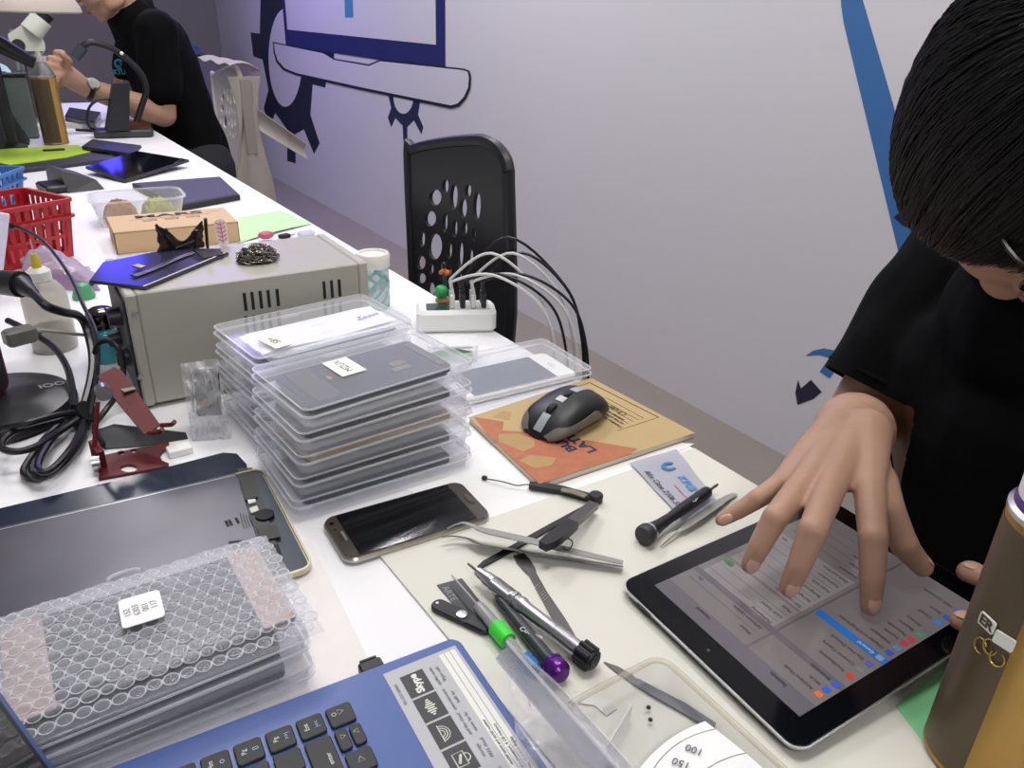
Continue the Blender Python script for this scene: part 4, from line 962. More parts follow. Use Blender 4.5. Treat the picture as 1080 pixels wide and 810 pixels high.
icons = [((864.4, 734), '#c9603a', 'Airplane Mode'), ((873, 729), '#3058b8', 'Wi-Fi'), ((883, 724), '#3058b8', 'Bluetooth'), ((898, 714.5), '#c03a3a', 'Notifications'), ((908, 708), '#6d6f75', 'Control Centre'), ((918, 702), '#5a55a8', 'Do Not Disturb'),
         ((929, 695.5), '#7b93b8', 'General'), ((939, 690), '#3058b8', 'Display and Brightness'), ((947, 685), '#5f83b5', 'Wallpaper'), ((955, 680), '#c03a4a', 'Sounds'), ((963, 676), '#c04048', 'Passcode'), ((971, 671), '#4f8f62', 'Battery'), ((979, 666), '#6d6f75', 'Privacy'), ((990, 658), '#3f7fd0', 'Cloud'), ((1000, 653), '#3a5fc0', 'Store'), ((1012, 646), '#3a62b8', 'Mail, Contacts')]
for (px, py), colr, s in icons:
    x, y = ip(px, py); b = MB(); b.rr((x, y + 0.001), 0.0052, 0.0052, 0.0012, 0.0005, 0.0007, n=3); b.build('app_icon', mat('icon_' + colr[1:], colr, 0.2, var=0, emis=colr, estr=0.3), scr, local=True)
    if s == 'General': text(s, UT(x, y + 0.006), 0.0042, mat('screen_white_text', '#e8eef5', 0.3, var=0), 'screen_text', scr, local=True, depth=0.00003, align='LEFT')
    else: text(s, UT(x, y + 0.006), 0.0042, M_uitxt, 'screen_text', scr, local=True, depth=0.00003, align='LEFT')
text('Settings', UT(-0.087, -0.045), 0.0046, M_uitxt, 'screen_text', scr, local=True, depth=0.00003, bold=0.0001)
text('General', UT(-0.087, 0.030), 0.0046, M_uitxt, 'screen_text', scr, local=True, depth=0.00003, bold=0.0001)
for k, s in enumerate(('About', 'Software Update', 'Multitasking', 'Lock Sound', 'Mute', 'Side switch use', 'Storage and usage', 'Background refresh', 'Auto-lock', 'Restrictions', 'Date and time', 'Keyboard', 'Language', 'Accessibility', 'Reset')):
    x = -0.072 + 0.0108 * k
    text(s, UT(x, ysb + 0.009), 0.0042, M_uitxt, 'screen_text', scr, local=True, depth=0.00003, align='LEFT')
    if k % 3 == 1: text('On', UT(x, 0.058), 0.0042, M_uitxt, 'screen_text', scr, local=True, depth=0.00003, align='LEFT')
    ui(x + 0.0050, x + 0.0053, ysb + 0.008, 0.068, M_uiband, 0.0006)
for q, colr in (((769, 594), '#4e8a5e'),):
    x, y = ip(*q); b = MB(); b.rr((x, y), 0.006, 0.010, 0.003, 0.0004, 0.0007, n=4); b.build('toggle_switch', mat('toggle_green', '#43784f', 0.2, emis='#43784f', estr=0.25), scr, local=True)
b = MB(); b.lathe([(0.0012, 0.0), (0.0012, 0.0002)], (-0.1095, 0, 0), 12); b.build('front_camera', mat('lens_grey', '#4c4f58', 0.2), t, local=True)
b = MB(); b.lathe([(0.0058, 0.0), (0.0058, 0.0002), (0.0045, 0.0001)], (0.1095, 0, 0), 24); b.build('home_button', M_dark, t, local=True)
b = MB(); b.rr((-0.1207, 0.06), 0.0008, 0.016, 0.0003, -0.0045, -0.0025); b.build('side_switch', M_dark, t, local=True)
# green sheet below the tablet
b = MB(); b.prism([tuple(at(*q, MZ)[:2]) for q in ((944, 744), (1042, 668), (1130, 735), (1010, 830))], MZ + 0.0001, MZ + 0.0005); b.build('green_sheet', mat('pale_green_paper', '#86d79a', 0.7, var=0.05), label='pale green sheet on the mat under the tablet corner near the can', cat='paper')

# ---------------------------------------------------------------- spray cans
def make_can(label, group, fg):
    t = thing('spray_can', label, 'spray can', group=group)
    r = 0.033
    b = MB(); b.lathe([(r - 0.003, 0.0), (r, 0.002), (r + 0.0007, 0.0035), (r, 0.005), (r, 0.180), (r - 0.001, 0.183)], n=48); b.build('body', M_cangold, t, local=True)
    b = MB()
    for i in range(11):
        pass
    b.grid(lambda u, v: Vector(((r + 0.0004) * math.cos(CA0 + CA1 * u), (r + 0.0004) * math.sin(CA0 + CA1 * u), 0.006 + 0.173 * v)), 24, 4, 0.0003); b.build('dark_label', M_candark, t, local=True)
    b = MB(); b.lathe([(r - 0.001, 0.183), (r + 0.0008, 0.184), (r + 0.0008, 0.187), (r - 0.002, 0.189)], n=48); b.build('top_seam', M_silver, t, local=True)
    return t, r
M_cangold = mat('gold_can', '#b38c48', 0.32, 0.5, var=0.1, vscale=30); M_candark = mat('olive_brown_label', '#5b4c35', 0.4, 0.2, var=0.1, vscale=30)
CA0, CA1 = math.radians(78), math.radians(108)
can, r = make_can('brown and gold spray can with a white cap at the right edge', None, True)
b = MB(); b.lathe([(r - 0.002, 0.186), (r - 0.0015, 0.190), (0.030, 0.196)], n=48, caps=True); b.build('purple_ring', mat('purple_band', '#5a3a86', 0.4), can, local=True)
b = MB(); b.lathe([(0.0305, 0.1935), (0.0305, 0.228), (0.028, 0.233), (0.010, 0.2345)], n=48); b.build('cap', M_white, can, local=True)
def on_can(ang, z, rr=0.0343):
    c, s = math.cos(ang), math.sin(ang)
    M = Matrix(((-s, 0, c, rr * c), (c, 0, s, rr * s), (0, 1, 0, z), (0, 0, 0, 1))); return M
ca = math.radians(-158 + 0)
for i in range(2):
    b = MB(); b.rr((0, 0), 0.011, 0.0085, 0.001, -0.0006, 0.0006, M=on_can(math.radians(158 + 20 * i), 0.118 - 0.003 * i)); b.build('white_emblem', M_label, can, local=True)
text('ER', on_can(math.radians(158), 0.118, 0.0350), 0.0085, M_candark, 'emblem_lettering', can, local=True, bold=0.0003)
b = MB()
for k in range(3):
    M = on_can(math.radians(160 + 9 * k), 0.102 + 0.004 * (k % 2), 0.0345)
    b.tube([M @ Vector((0.004 * math.cos(a), 0.005 * math.sin(a), 0)) for a in [0.5 + k + 4.8 * i / 14 for i in range(15)]], 0.0005, 5)
b.build('gold_emblem', M_gold, can, local=True)
move(can, (0.455, 0.117, MZ), 0)

# ---------------------------------------------------------------- open clear tray by the laptop
t = thing('storage_box', 'open clear plastic box with a raised lid at the laptop front corner', 'plastic box', (0.281, 0.19, MZ))
M_box = clear('box_plastic', fac=0.03, edge=0.35, rough=0.15, body='#dfe0e4', tint='#fafafa')
b = MB(); b.shell((0.281, 0.187), 0.082, 0.178, 0.012, MZ + 0.0004, 0.021, 0.0012, flare=0.003); b.build('tray', M_box, t)
b = MB(); b.shell((0.281, 0.187), 0.092, 0.188, 0.014, 0.0195, 0.0212, 0.0042, floor=False); b.build('rim', clear('box_rim', fac=0.10, edge=0.35, rough=0.15, body='#e8e5de', tint='#f4f1ea'), t)
th = math.radians(125)
HM = Matrix.Translation((0.2355, 0.187, 0.0225)) @ Matrix.Rotation(math.radians(-(180 - 55) + 180 - 0), 4, 'Y')
# lid local: +x runs from the hinge to the free edge
lx = Vector((-math.cos(math.radians(55)), 0, math.sin(math.radians(55)))); HM = frame3((0.2345, 0.187, 0.0225), lx, (0, 1, 0))
M_lid = clear('lid_plastic', fac=0.12, edge=0.35, rough=0.15, body='#d6d8de', tint='#eeeef2')
b = MB(); b.rr((0.046, 0), 0.090, 0.186, 0.012, 0.0, 0.0012, M=HM)
b.shell((0.046, 0), 0.090, 0.186, 0.012, -0.010, 0.0, 0.0012, M=HM, floor=False); b.build('lid', M_lid, t)
b = MB(); b.shell((0.046, 0), 0.0945, 0.1905, 0.014, -0.0112, -0.0095, 0.003, M=HM, floor=False); b.build('lid_rim', M_clear_rim, t)
b = MB(); b.rr((0.263, 0.2505), 0.040, 0.0012, 0.0005, MZ + 0.0016, 0.018, rz=math.radians(25)); b.build('divider', M_clear_rim, t)
t = thing('paper_sheet', 'curled white printed sheet lying inside the open clear box', 'paper', (0.285, 0.17, MZ + 0.003))
def curl(u, v):
    return Vector((0.2525 + 0.0625 * u, 0.228 - 0.116 * v - 0.018 * (u - 0.6) ** 2, 0.0105 + 0.006 * math.sin(PI * v) + 0.003 * u))
b = MB(); b.grid(curl, 12, 16, 0.0005); b.grid(lambda u, v: curl(u, 0.02 + 0.9 * v) - Vector((0, 0, 0.0040 + 0.001 * v)), 10, 10, 0.0005); b.build('sheet', M_paper, t)
b = MB()
for v0 in (0.05, 0.26, 0.62): b.tube([curl(k / 12, v0 + 0.10 * (k / 12 - 0.5) ** 2) + Vector((0, 0, 0.0004)) for k in range(13)], 0.0004, 4)
b.build('ruled_lines', M_greyink, t)
def cn(u, v): return (curl(u + 0.01, v) - curl(u - 0.01, v)).cross(curl(u, v - 0.01) - curl(u, v + 0.01)).normalized()
text('100', frame(curl(0.62, 0.14) + cn(0.62, 0.14) * 0.0016, (-0.45, 1, 0), n=cn(0.62, 0.14)), 0.0075, M_greyink, 'printed_number', t)
text('150', frame(curl(0.40, 0.155) + cn(0.40, 0.155) * 0.0016, (-0.45, 1, 0), n=cn(0.40, 0.155)), 0.0075, M_greyink, 'printed_number', t)

t = thing('clear_sleeve', 'crinkled clear plastic sleeve lying across the front corner of the blue laptop', 'plastic sleeve', tuple(at(590, 745, 0.02)))
SV = [at(536, 703, 0.0215), at(598, 742, 0.0245), at(655, 808, 0.030), at(548, 812, 0.0265)]
def slv(u, v):
    p = SV[0].lerp(SV[1], u).lerp(SV[3].lerp(SV[2], u), v)
    return p + Vector((0, 0, 0.0025 * noise.noise(Vector((u * 5, v * 7, 1))) + 0.0022 * abs(math.sin(5 * v + 3 * u))))
b = MB(); b.grid(slv, 20, 24, 0.0003); b.build('film', clear('sleeve_film', fac=0.07, edge=0.45, rough=0.15, body='#e4e4e6', bump=0.4, bscale=70), t)
b = MB()
for k in range(4): b.tube([slv(0.25 + 0.12 * k, 0.12 + 0.05 * i) + Vector((0, 0, 0.0006)) for i in range(6)], 0.0002, 4)
b.build('faint_print', M_greyink, t)
# ================================================================== middle of the bench
# ---- grey metal box
GA = math.radians(-1.0); GM0 = Matrix.Translation((0.0945, 0.890, 0.0)) @ Matrix.Rotation(GA, 4, 'Z'); GMI = GM0.inverted()
GW, GD, GH = 0.281, 0.155, 0.14
def gf(px, py):     # point on the front face -> (u, z)
    o = GMI @ Vector((0, 0, CAMZ)); d = GMI.to_3x3() @ ray(px, py); k = -o.y / d.y
    return o.x + d.x * k, o.z + d.z * k
M_greybox = mat('warm_grey_enamel', '#a9a79b', 0.4, var=0.03, vscale=30)
t = thing('power_supply', 'large warm grey metal box with vent slots behind the stacked cases', 'equipment box', M=GM0)
b = MB(); b.box((GW / 2, GD / 2, GH / 2 + 0.003), (GW - 0.024, GD, GH - 0.006), ch=0.0015); b.build('housing', M_greybox, t, local=True)
b = MB(); b.box((GW - 0.0062, GD / 2, GH / 2 + 0.002), (0.0120, GD + 0.002, GH - 0.002), ch=0.0018); b.build('end_frame', mat('pale_grey_enamel', '#b1afa2', 0.4), t, local=True)
b = MB(); b.box((0.006, GD / 2, GH / 2 + 0.002), (0.0118, GD + 0.001, GH - 0.004), ch=0.002); b.build('front_bezel', M_greybox, t, local=True)
b = MB(); b.box((-0.0012, GD / 2, GH / 2), (0.003, GD - 0.014, GH - 0.018), ch=0.001); fpn = b.build('control_panel', M_dark, t, local=True)
for ky, kz in ((0.05, 0.05), (0.115, 0.05), (0.05, 0.1)):
    b = MB(); b.rod((-0.003, ky, kz), (-0.016, ky, kz), 0.011, 0.009, 20); b.build('knob', M_black, fpn, local=True)
b = MB()
def slot(px, py0, py1, w=0.0036):
    u0, z1 = gf(px, py0); u1, z0 = gf(px, py1); b.box(((u0 + u1) / 2, -0.0002, (z0 + z1) / 2), (w, 0.0012, z1 - z0), ch=0.0003)
for zx in (130, 157, 186, 214, 246):
    slot(220 + zx * 0.2963, 130 + (603 - (zx - 130) * 0.12) * 0.2963, 130 + (668 - (zx - 130) * 0.15) * 0.2963); slot(220 + (zx + 6) * 0.2963, 130 + (686 - (zx - 130) * 0.12) * 0.2963, 130 + (752 - (zx - 130) * 0.15) * 0.2963)
for zx in (412, 439, 466):
    slot(220 + zx * 0.2963, 130 + (562 - (zx - 412) * 0.12) * 0.2963, 130 + (625 - (zx - 412) * 0.15) * 0.2963); slot(220 + (zx + 4) * 0.2963, 130 + (642 - (zx - 412) * 0.12) * 0.2963, 130 + (705 - (zx - 412) * 0.15) * 0.2963)
b.build('vent_slots', M_ink, t, local=True)
for px, py in ((142, 331), (148, 398)):
    u, z = gf(px, py); b = MB(); b.rod((u, 0.0002, z), (u, -0.0022, z), 0.0036, 0.0026, 14); b.build('screw', M_silver, t, local=True)
for u in (0.03, 0.245):
    for v in (0.02, 0.145):
        b = MB(); b.lathe([(0.007, 0.0002), (0.008, 0.004)], (u, v, 0), 14); b.build('foot', M_black, t, local=True)
TZ = GH
# ---- display panel lying on it
q = [at(x, y, TZ + 0.004) for x, y in ((94, 296), (133, 301), (153, 303), (241, 266.5), (192, 260), (150, 271), (108, 277))]
t = thing('phone_screen', 'dark violet display panel lying across the top of the grey metal box', 'display panel', tuple(at(165, 282, TZ)))
b = MB(); b.prism([tuple(p[:2]) for p in (q[2], q[3], q[4], q[6], q[0])], TZ + 0.0006, TZ + 0.0045, ch=0.0008); b.build('panel', mat('violet_panel', '#3b3850', 0.14, 0.0, var=0.1), t)
b = MB(); e0, e1 = q[2], q[3]; dd = (e1 - e0).normalized(); nn_ = Vector((-dd.y, dd.x, 0)) * 0.0012
b.prism([tuple((e0 + nn_ * 1.2)[:2]), tuple((e1 - dd * 0.004 + nn_ * 1.2)[:2]), tuple((e1 - dd * 0.004 + nn_ * 2.2)[:2]), tuple((e0 + nn_ * 2.2)[:2])], TZ + 0.0046, TZ + 0.0052); b.build('white_edge', M_label, t)
b = MB(); P = [at(x, y, TZ + 0.0065) for x, y in ((140, 291), (160, 284), (180, 275), (203, 266))]; b.tube(P, 0.005, 8, smooth=4, flat=(1, 0.18)); b.build('flex_cable', mat('violet_flex', '#201e30', 0.35), t)
b = MB(); p = at(148, 288, TZ); b.box((p.x, p.y, TZ + 0.0080), (0.009, 0.014, 0.0022), rz=0.5, ch=0.0004); b.build('gold_connector', M_gold, t)
b = MB(); b.prism([tuple(at(x, y, TZ + 0.006)[:2]) for x, y in ((203, 262), (232, 262), (236, 268), (215, 272))], TZ + 0.0047, TZ + 0.0058); b.build('dark_patch', M_ink, t)
# ---- steel wool
t = thing('steel_wool', 'round tangle of steel wool on top of the grey metal box', 'steel wool', tuple(at(272, 276, TZ)))
b = MB(); c = at(272, 275, TZ); rnd = random.Random(3)
for k in range(170):
    a0 = rnd.uniform(0, 2 * PI); pts = []
    u = rnd.uniform(0.05, 1); el = rnd.uniform(0, PI / 2)
    for j in range(7):
        a = a0 + j * 0.35 * rnd.choice((1, 1, -1)); ee = el + rnd.uniform(-0.25, 0.25); R_ = rnd.uniform(0.75, 1.02)
        pts.append(c + Vector((0.026 * R_ * math.cos(a) * math.cos(ee), 0.022 * R_ * math.sin(a) * math.cos(ee), 0.0015 + 0.020 * R_ * abs(math.sin(ee)))))
    b.tube(pts, 0.00065, 4, smooth=2)
b.build('wool', mat('bright_steel_wire', '#8d8a84', 0.25, 1.0, var=0.2), t)
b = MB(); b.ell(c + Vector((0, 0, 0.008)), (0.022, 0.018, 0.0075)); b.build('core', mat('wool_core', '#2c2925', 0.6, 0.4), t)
# ---- crumpled dark part bag and pink tag
t = thing('part_bag', 'crumpled smoky bag of small black parts behind the violet display panel', 'bag', tuple(at(150, 268, TZ)))
c = GM0 @ Vector((0.062, 0.145, TZ)); c2 = GM0 @ Vector((0.118, 0.150, TZ))
def bagw(u, v):
    p = c.lerp(c2, u); w_ = 0.005 * noise.noise(Vector((u * 5, v * 5, 2)))
    return p + Vector((w_, w_ - 0.01 * (v - 0.2), 0.001 + 0.038 * v * (0.7 + 0.3 * math.cos(6 * u))))
b = MB(); b.grid(bagw, 16, 12, 0.0006); b.build('film', clear('smoky_film', tint='#8d8a8a', body='#4a4645', fac=0.35, edge=0.4, rough=0.15, bump=0.6), t)
for i, (u0, v0, u1, v1) in enumerate(((0.0, 1.05, 0.35, 0.0), (0.15, 0.75, 0.2, 1.1), (0.78, 0.0, 0.82, 0.95), (1.05, 0.0, 1.08, 1.1), (0.35, 0.3, 0.75, 0.5))):
    b = MB(); b.rod(bagw(u0, v0) + Vector((0, -0.004, 0)), bagw(u1, v1) + Vector((0, -0.004, 0)), 0.002, 0.0022, 6); b.build('black_part', M_black, t)
t = thing('hair_clip', 'white tag with pink cross marks standing against the cardboard box', 'tag', tuple(GM0 @ Vector((0.142, 0.148, TZ))))
o_ = GM0 @ Vector((0.142, 0.150, TZ + 0.0005)); FM = frame3(o_, (math.cos(GA), math.sin(GA), 0), (-0.06, 0.15, 1.0))
b = MB(); b.rr((0.0, 0.018), 0.015, 0.036, 0.0072, 0, 0.0016, M=FM, ch=0.0004); b.build('plate', mat('pale_pink_white', '#e8dede', 0.4), t)
b = MB()
for k in range(5):
    y = 0.007 + 0.0052 * k
    for s in (-1, 1): b.rod(FM @ Vector((0, y, 0.0018)), FM @ Vector((s * 0.0055, y + 0.003, 0.0018)), 0.0007, n=6)
b.rod(FM @ Vector((0, 0.004, 0.0018)), FM @ Vector((0, 0.032, 0.0018)), 0.0006, n=6)
b.build('pink_marks', mat('rose_pink', '#d4708d', 0.5), t)
b = MB(); p = GM0 @ Vector((0.172, 0.140, TZ)); b.prism([(p.x, p.y), (p.x + 0.012, p.y - 0.004), (p.x + 0.010, p.y + 0.006)], TZ + 0.0002, TZ + 0.004); b.build('paper_scrap', M_paper, label='tiny white paper scrap on the grey box behind the violet panel', cat='scrap')
# ---- cardboard box
t = thing('cardboard_box', 'flat brown cardboard box with black lettering behind the grey metal box', 'box', (0.285, 1.635, 0.0), math.radians(-3))
M_card = mat('brown_card', '#c6a680', 0.7, var=0.04, vscale=60)
b = MB(); b.box((0, 0, 0.0205), (0.222, 0.132, 0.040), ch=0.0012); b.build('body', M_card, t, local=True)
b = MB(); b.box((0, -0.001, 0.0418), (0.223, 0.132, 0.0022), ch=0.0005); lid = b.build('lid', mat('brown_card_lid', '#cdae88', 0.7, var=0.03, vscale=60), t, local=True)
for sx in (-1, 1):
    b = MB(); b.box((sx * 0.1112, -0.062, 0.021), (0.0016, 0.006, 0.040)); b.build('slot_edge', M_ink, t, local=True)
text('MARS', Matrix.Translation((0.0, 0.038, 0.0430)), 0.032, M_ink, 'lettering', lid, local=True, sx=1.6, bold=0.0012)
b = MB(); b.box((0.0, 0.018, 0.0430), (0.15, 0.0012, 0.0003)); b.box((0.085, 0.038, 0.0430), (0.03, 0.0012, 0.0003)); b.build('printed_rule', M_ink, lid, local=True)
for k in range(3): text('mobile\nphone', Matrix.Translation((-0.04 + 0.04 * k, 0.004, 0.0430)), 0.010, mat('brown_ink', '#5a4a38', 0.7, var=0), 'small_print', lid, local=True)
# ---- food container
t = thing('food_container', 'clear plastic tub of rice and vegetables behind the cardboard box', 'food container', (0.255, 1.83, 0.0), math.radians(-3))
b = MB(); b.shell((0, 0), 0.155, 0.095, 0.02, 0.0005, 0.055, 0.0015, flare=0.014); b.build('tub', clear('tub_plastic', fac=0.16, edge=0.4, rough=0.2, body='#e4e4e0'), t, local=True)
b = MB(); b.shell((0, 0), 0.190, 0.130, 0.032, 0.054, 0.057, 0.006, floor=False); b.build('rim', M_clear_rim, t, local=True)
M_rice = mat('brown_rice', '#94653c', 0.8, var=0.35, vscale=120, bump=0.8, bscale=150)
def mound(cx, cy, rx, ry, h, seed):
    return lambda u, v: Vector((cx + rx * (2 * u - 1), cy + ry * (2 * v - 1), 0.0065 + h * max(0, (1 - (2 * u - 1) ** 2) * (1 - (2 * v - 1) ** 2)) ** 0.35 + 0.006 * noise.noise(Vector((u * 11, v * 11, seed)))))
b = MB(); b.grid(mound(-0.036, 0, 0.032, 0.036, 0.042, 1), 24, 20, 0.003); r_ = b.build('fried_rice', M_rice, label='heap of brown fried rice in the left half of the clear tub', cat='food', kind='stuff'); 
r_.data.transform(Matrix.Translation(r_.location)); r_.data.transform(Matrix.Translation((0.255, 1.83, 0.0))); r_.location = (0, 0, 0)
b = MB(); b.grid(mound(0.040, 0, 0.032, 0.036, 0.040, 5), 24, 20, 0.003); r_ = b.build('chopped_vegetables', mat('yellow_green_vegetables', '#979c4e', 0.7, var=0.4, vscale=90, bump=0.8, bscale=90), label='pale green chopped vegetables in the right half of the clear tub', cat='food', kind='stuff')
r_.data.transform(Matrix.Translation(r_.location)); r_.data.transform(Matrix.Translation((0.255, 1.83, 0.0))); r_.location = (0, 0, 0)
# ---- dark slab, reflecting tablet, others on the far bench
def slab(name, label, cat, pts, z0, th, m, top=None, zt=0.0, group=None, inset=0.006, topname='display'):
    P = [at(x, y, z0 + th) for x, y in pts]; c = sum((p for p in P), Vector()) / len(P)
    t = thing(name, label, cat, (c.x, c.y, z0), group=group)
    b = MB(); b.prism([tuple(p[:2]) for p in P], z0, z0 + th, ch=min(0.002, th * 0.3)); b.build('body', m, t)
    if top:
        Q = [p + (c - p).normalized() * inset * 1.4 for p in P]
        b = MB(); b.prism([tuple(p[:2]) for p in Q], z0 + th, z0 + th + 0.0006); b.build(topname, top, t)
    return t
slab('tablet', 'matt black closed tablet behind the food tub', 'tablet', ((139, 193), (232, 186), (253, 205), (187, 217)), 0.0004, 0.014, mat('matt_black_cover', '#1f1f22', 0.5), M_dark, inset=0.008, topname='cover')
gt = slab('tablet', 'glossy tablet with a blue reflection on the far bench', 'tablet', ((91, 181), (131, 190), (200, 173.5), (146, 168.5)), 0.0004, 0.008, M_dark, M_blackgloss, inset=0.004)
_c = WM[gt.name].translation.copy(); _n = at(131, 190, 0.0084); gt.matrix_world = Matrix.Translation(Vector((_c.x, _n.y, 0.0004))) @ Matrix.Rotation(math.radians(5), 4, 'X') @ Matrix.Translation(Vector((0, _c.y - _n.y, 0)))
b = MB(); b.tube([at(184, 172, 0.03), at(187, 170, 0.038), at(192, 167, 0.046)], 0.0025, 6, smooth=3); b.build('bent_clip', M_black, label='small bent black clip standing on the glossy tablet corner', cat='clip')
t = slab('cutting_tray', 'dark shallow tray lined with lime green on the far bench', 'tray', ((-30, 168), (8, 180), (124, 166), (100, 155), (-30, 160)), 0.0004, 0.012, mat('tray_navy', '#2e2d3c', 0.5))
b = MB(); b.prism([tuple(at(x, y, 0.014)[:2]) for x, y in ((-30, 166), (10, 174), (70, 166), (96, 160), (82, 153), (-30, 159))], 0.0126, 0.0145); b.build('green_lining', mat('lime_green_sheet', '#b4d43c', 0.5, var=0.04, vscale=8), t)
b = MB(); b.rr((0, 0), 0.06, 0.02, 0.008, 0.0146, 0.019, M=Matrix.Translation(tuple(at(58, 164, 0)[:2]) + (0,)), ch=0.001); b.build('dark_lump', M_dark, t)
slab('tablet', 'small dark tablet lying on the corner of the lime green tray', 'tablet', ((86, 154), (97, 146.5), (149, 153), (140, 162)), 0.0165, 0.010, mat('navy_black', '#23222e', 0.4), None)
# black wedge device
t = thing('desk_phone_dock', 'black wedge shaped plastic device in front of the glossy tablet', 'device', tuple(at(85, 200, 0)))
p0, p1 = at(72, 204, 0), at(108, 200, 0); xd = (p1 - p0).normalized(); DM = frame(p0, xd)
b = MB(); b.rings([[(0.0, 0.0, 0.0004), (0.085, 0.0, 0.0004), (0.085, 0.16, 0.0004), (0.0, 0.16, 0.0004)], [(0.0, 0.03, 0.05), (0.075, 0.02, 0.022), (0.070, 0.15, 0.022), (0.0, 0.15, 0.05)]], DM); b.build('body', M_dark, t)
b = MB(); b.box((-0.02, 0.05, 0.010), (0.05, 0.09, 0.018), M=DM, ch=0.004); b.build('front_lip', M_black, t)
b = MB(); b.prism([(0.012, 0.04), (0.068, 0.035), (0.066, 0.135), (0.012, 0.14)], 0, 0.001, DM @ Matrix.Translation((0, 0, 0.049)) @ Matrix.Rotation(0.36, 4, 'Y')); b.build('sloping_face', mat('soft_grey_face', '#4b4b53', 0.3), t)
# gooseneck stand
t = thing('gooseneck_stand', 'black gooseneck arm on a flat footed post on the far bench', 'stand', tuple(at(133, 147, 0)))
p = at(133, 145, 0.0); b = MB(); b.rr((p.x, p.y + 0.03), 0.19, 0.10, 0.02, 0.0004, 0.026, rz=-0.15, ch=0.005); b.build('base', mat('stand_grey', '#333439', 0.45), t)
pt = atY(127, 88, p.y); b = MB(); b.rings([[(p.x - 0.025 + sx * 0.036, p.y + sy * 0.028, 0.026) for sx, sy in ((-1, -1), (1, -1), (1, 1), (-1, 1))], [(pt.x + sx * 0.026, pt.y + sy * 0.02, pt.z) for sx, sy in ((-1, -1), (1, -1), (1, 1), (-1, 1))]]); b.build('post', M_black, t)
GN = [atY(x, y, p.y - 0.0) for x, y in ((139, 124), (150, 110), (154, 96), (150, 80), (138, 66), (120, 52), (105, 46), (94, 45), (84, 52))]
GN[0] = Vector((pt.x + 0.03, p.y, 0.05)); b = MB(); b.tube(GN, 0.0105, 10, smooth=5); b.build('gooseneck', M_cable, t)
b = MB(); b.rod(GN[-1] + Vector((0.01, 0, 0.008)), atY(78, 61, p.y), 0.019, 0.017, 16); b.build('nozzle', mat('nozzle_slate', '#3c4450', 0.4), t)
b = MB(); b.ell(GN[5] + Vector((0.02, -0.014, -0.012)), (0.006, 0.006, 0.006), nu=10, nv=8); b.build('lamp_dot', M_label, t)
b = MB(); b.tube([atY(x, y, p.y) for x, y in ((119, 104), (105, 105), (95, 112), (92, 124), (95, 135))] + [at(105, 138, 0.009), at(80, 137, 0.009)], 0.0045, 8, smooth=4); b.build('thin_cable', M_cable, t)
# far spray can
far, r = make_can('gold and brown spray can with a grey cone top on the far bench', None, False)
b = MB(); b.lathe([(0.031, 0.189), (0.030, 0.196), (0.018, 0.215), (0.016, 0.222)], n=32); b.build('cone_top', mat('can_grey_top', '#8f8d90', 0.35, 0.6), far, local=True)
b = MB(); b.lathe([(0.011, 0.222), (0.011, 0.232), (0.007, 0.245), (0.005, 0.252)], n=16); b.build('spray_nozzle', mat('nozzle_grey', '#b9b8b6', 0.4), far, local=True)
fp_ = at(61, 153, 0); move(far, (fp_.x, fp_.y + 0.03, 0.0004), math.radians(105)); far.scale = (1.12, 1.12, 1.12)
# microscope
mp = atY(34, 45, 3.33); t = thing('microscope', 'cream white stereo microscope head on a post in front of the seated man', 'microscope', (mp.x, mp.y, 0.0))
M_mic = mat('microscope_cream', '#dfe3d6', 0.35, var=0.02)
def mY(x, y, dy=0.0): return atY(x, y, 3.33 + dy)
b = MB(); b.rr((mp.x - 0.045, 3.50), 0.14, 0.24, 0.03, 0.0004, 0.02, ch=0.004); b.build('base', M_mic, t)
b = MB(); b.rod((mp.x - 0.04, 3.46, 0.02), (mp.x - 0.04, 3.46, 0.33), 0.016, n=18); b.build('column', M_silver, t)
b = MB(); b.rod((mp.x - 0.04, 3.46, 0.27), (mp.x, 3.36, 0.29), 0.03, 0.045, 18); b.build('arm', M_mic, t)
b = MB(); ax_ = (mY(36, 34) - mY(33, 55)).normalized()
b.rings([[mY(x, y, d * 0.08) for x, y in ((22, 54), (47, 54), (46, 42), (26, 24), (8, 36), (10, 45))] for d in (-0.5, -0.4, 0.4, 0.5)]); b.build('head', M_mic, t)
b = MB(); b.rod(mY(37, 58), mY(38, 68), 0.042, 0.038, 24); b.build('objective_ring', M_mic, t)
for d in (-0.03, 0.03):
    b = MB(); b.rod(mY(33, 34, d), mY(44, 20, d), 0.036, 0.034, 20); e_ = b.build('eyepiece_tube', M_mic, t)
    b = MB(); b.rod(mY(44, 20, d), mY(49, 14, d), 0.024, 0.026, 18); b.build('eyepiece', M_black, e_)
b = MB(); b.rod(mY(19.5, 48, -0.055), mY(19.5, 48, -0.085), 0.020, n=20); b.build('knob', M_dark, t)
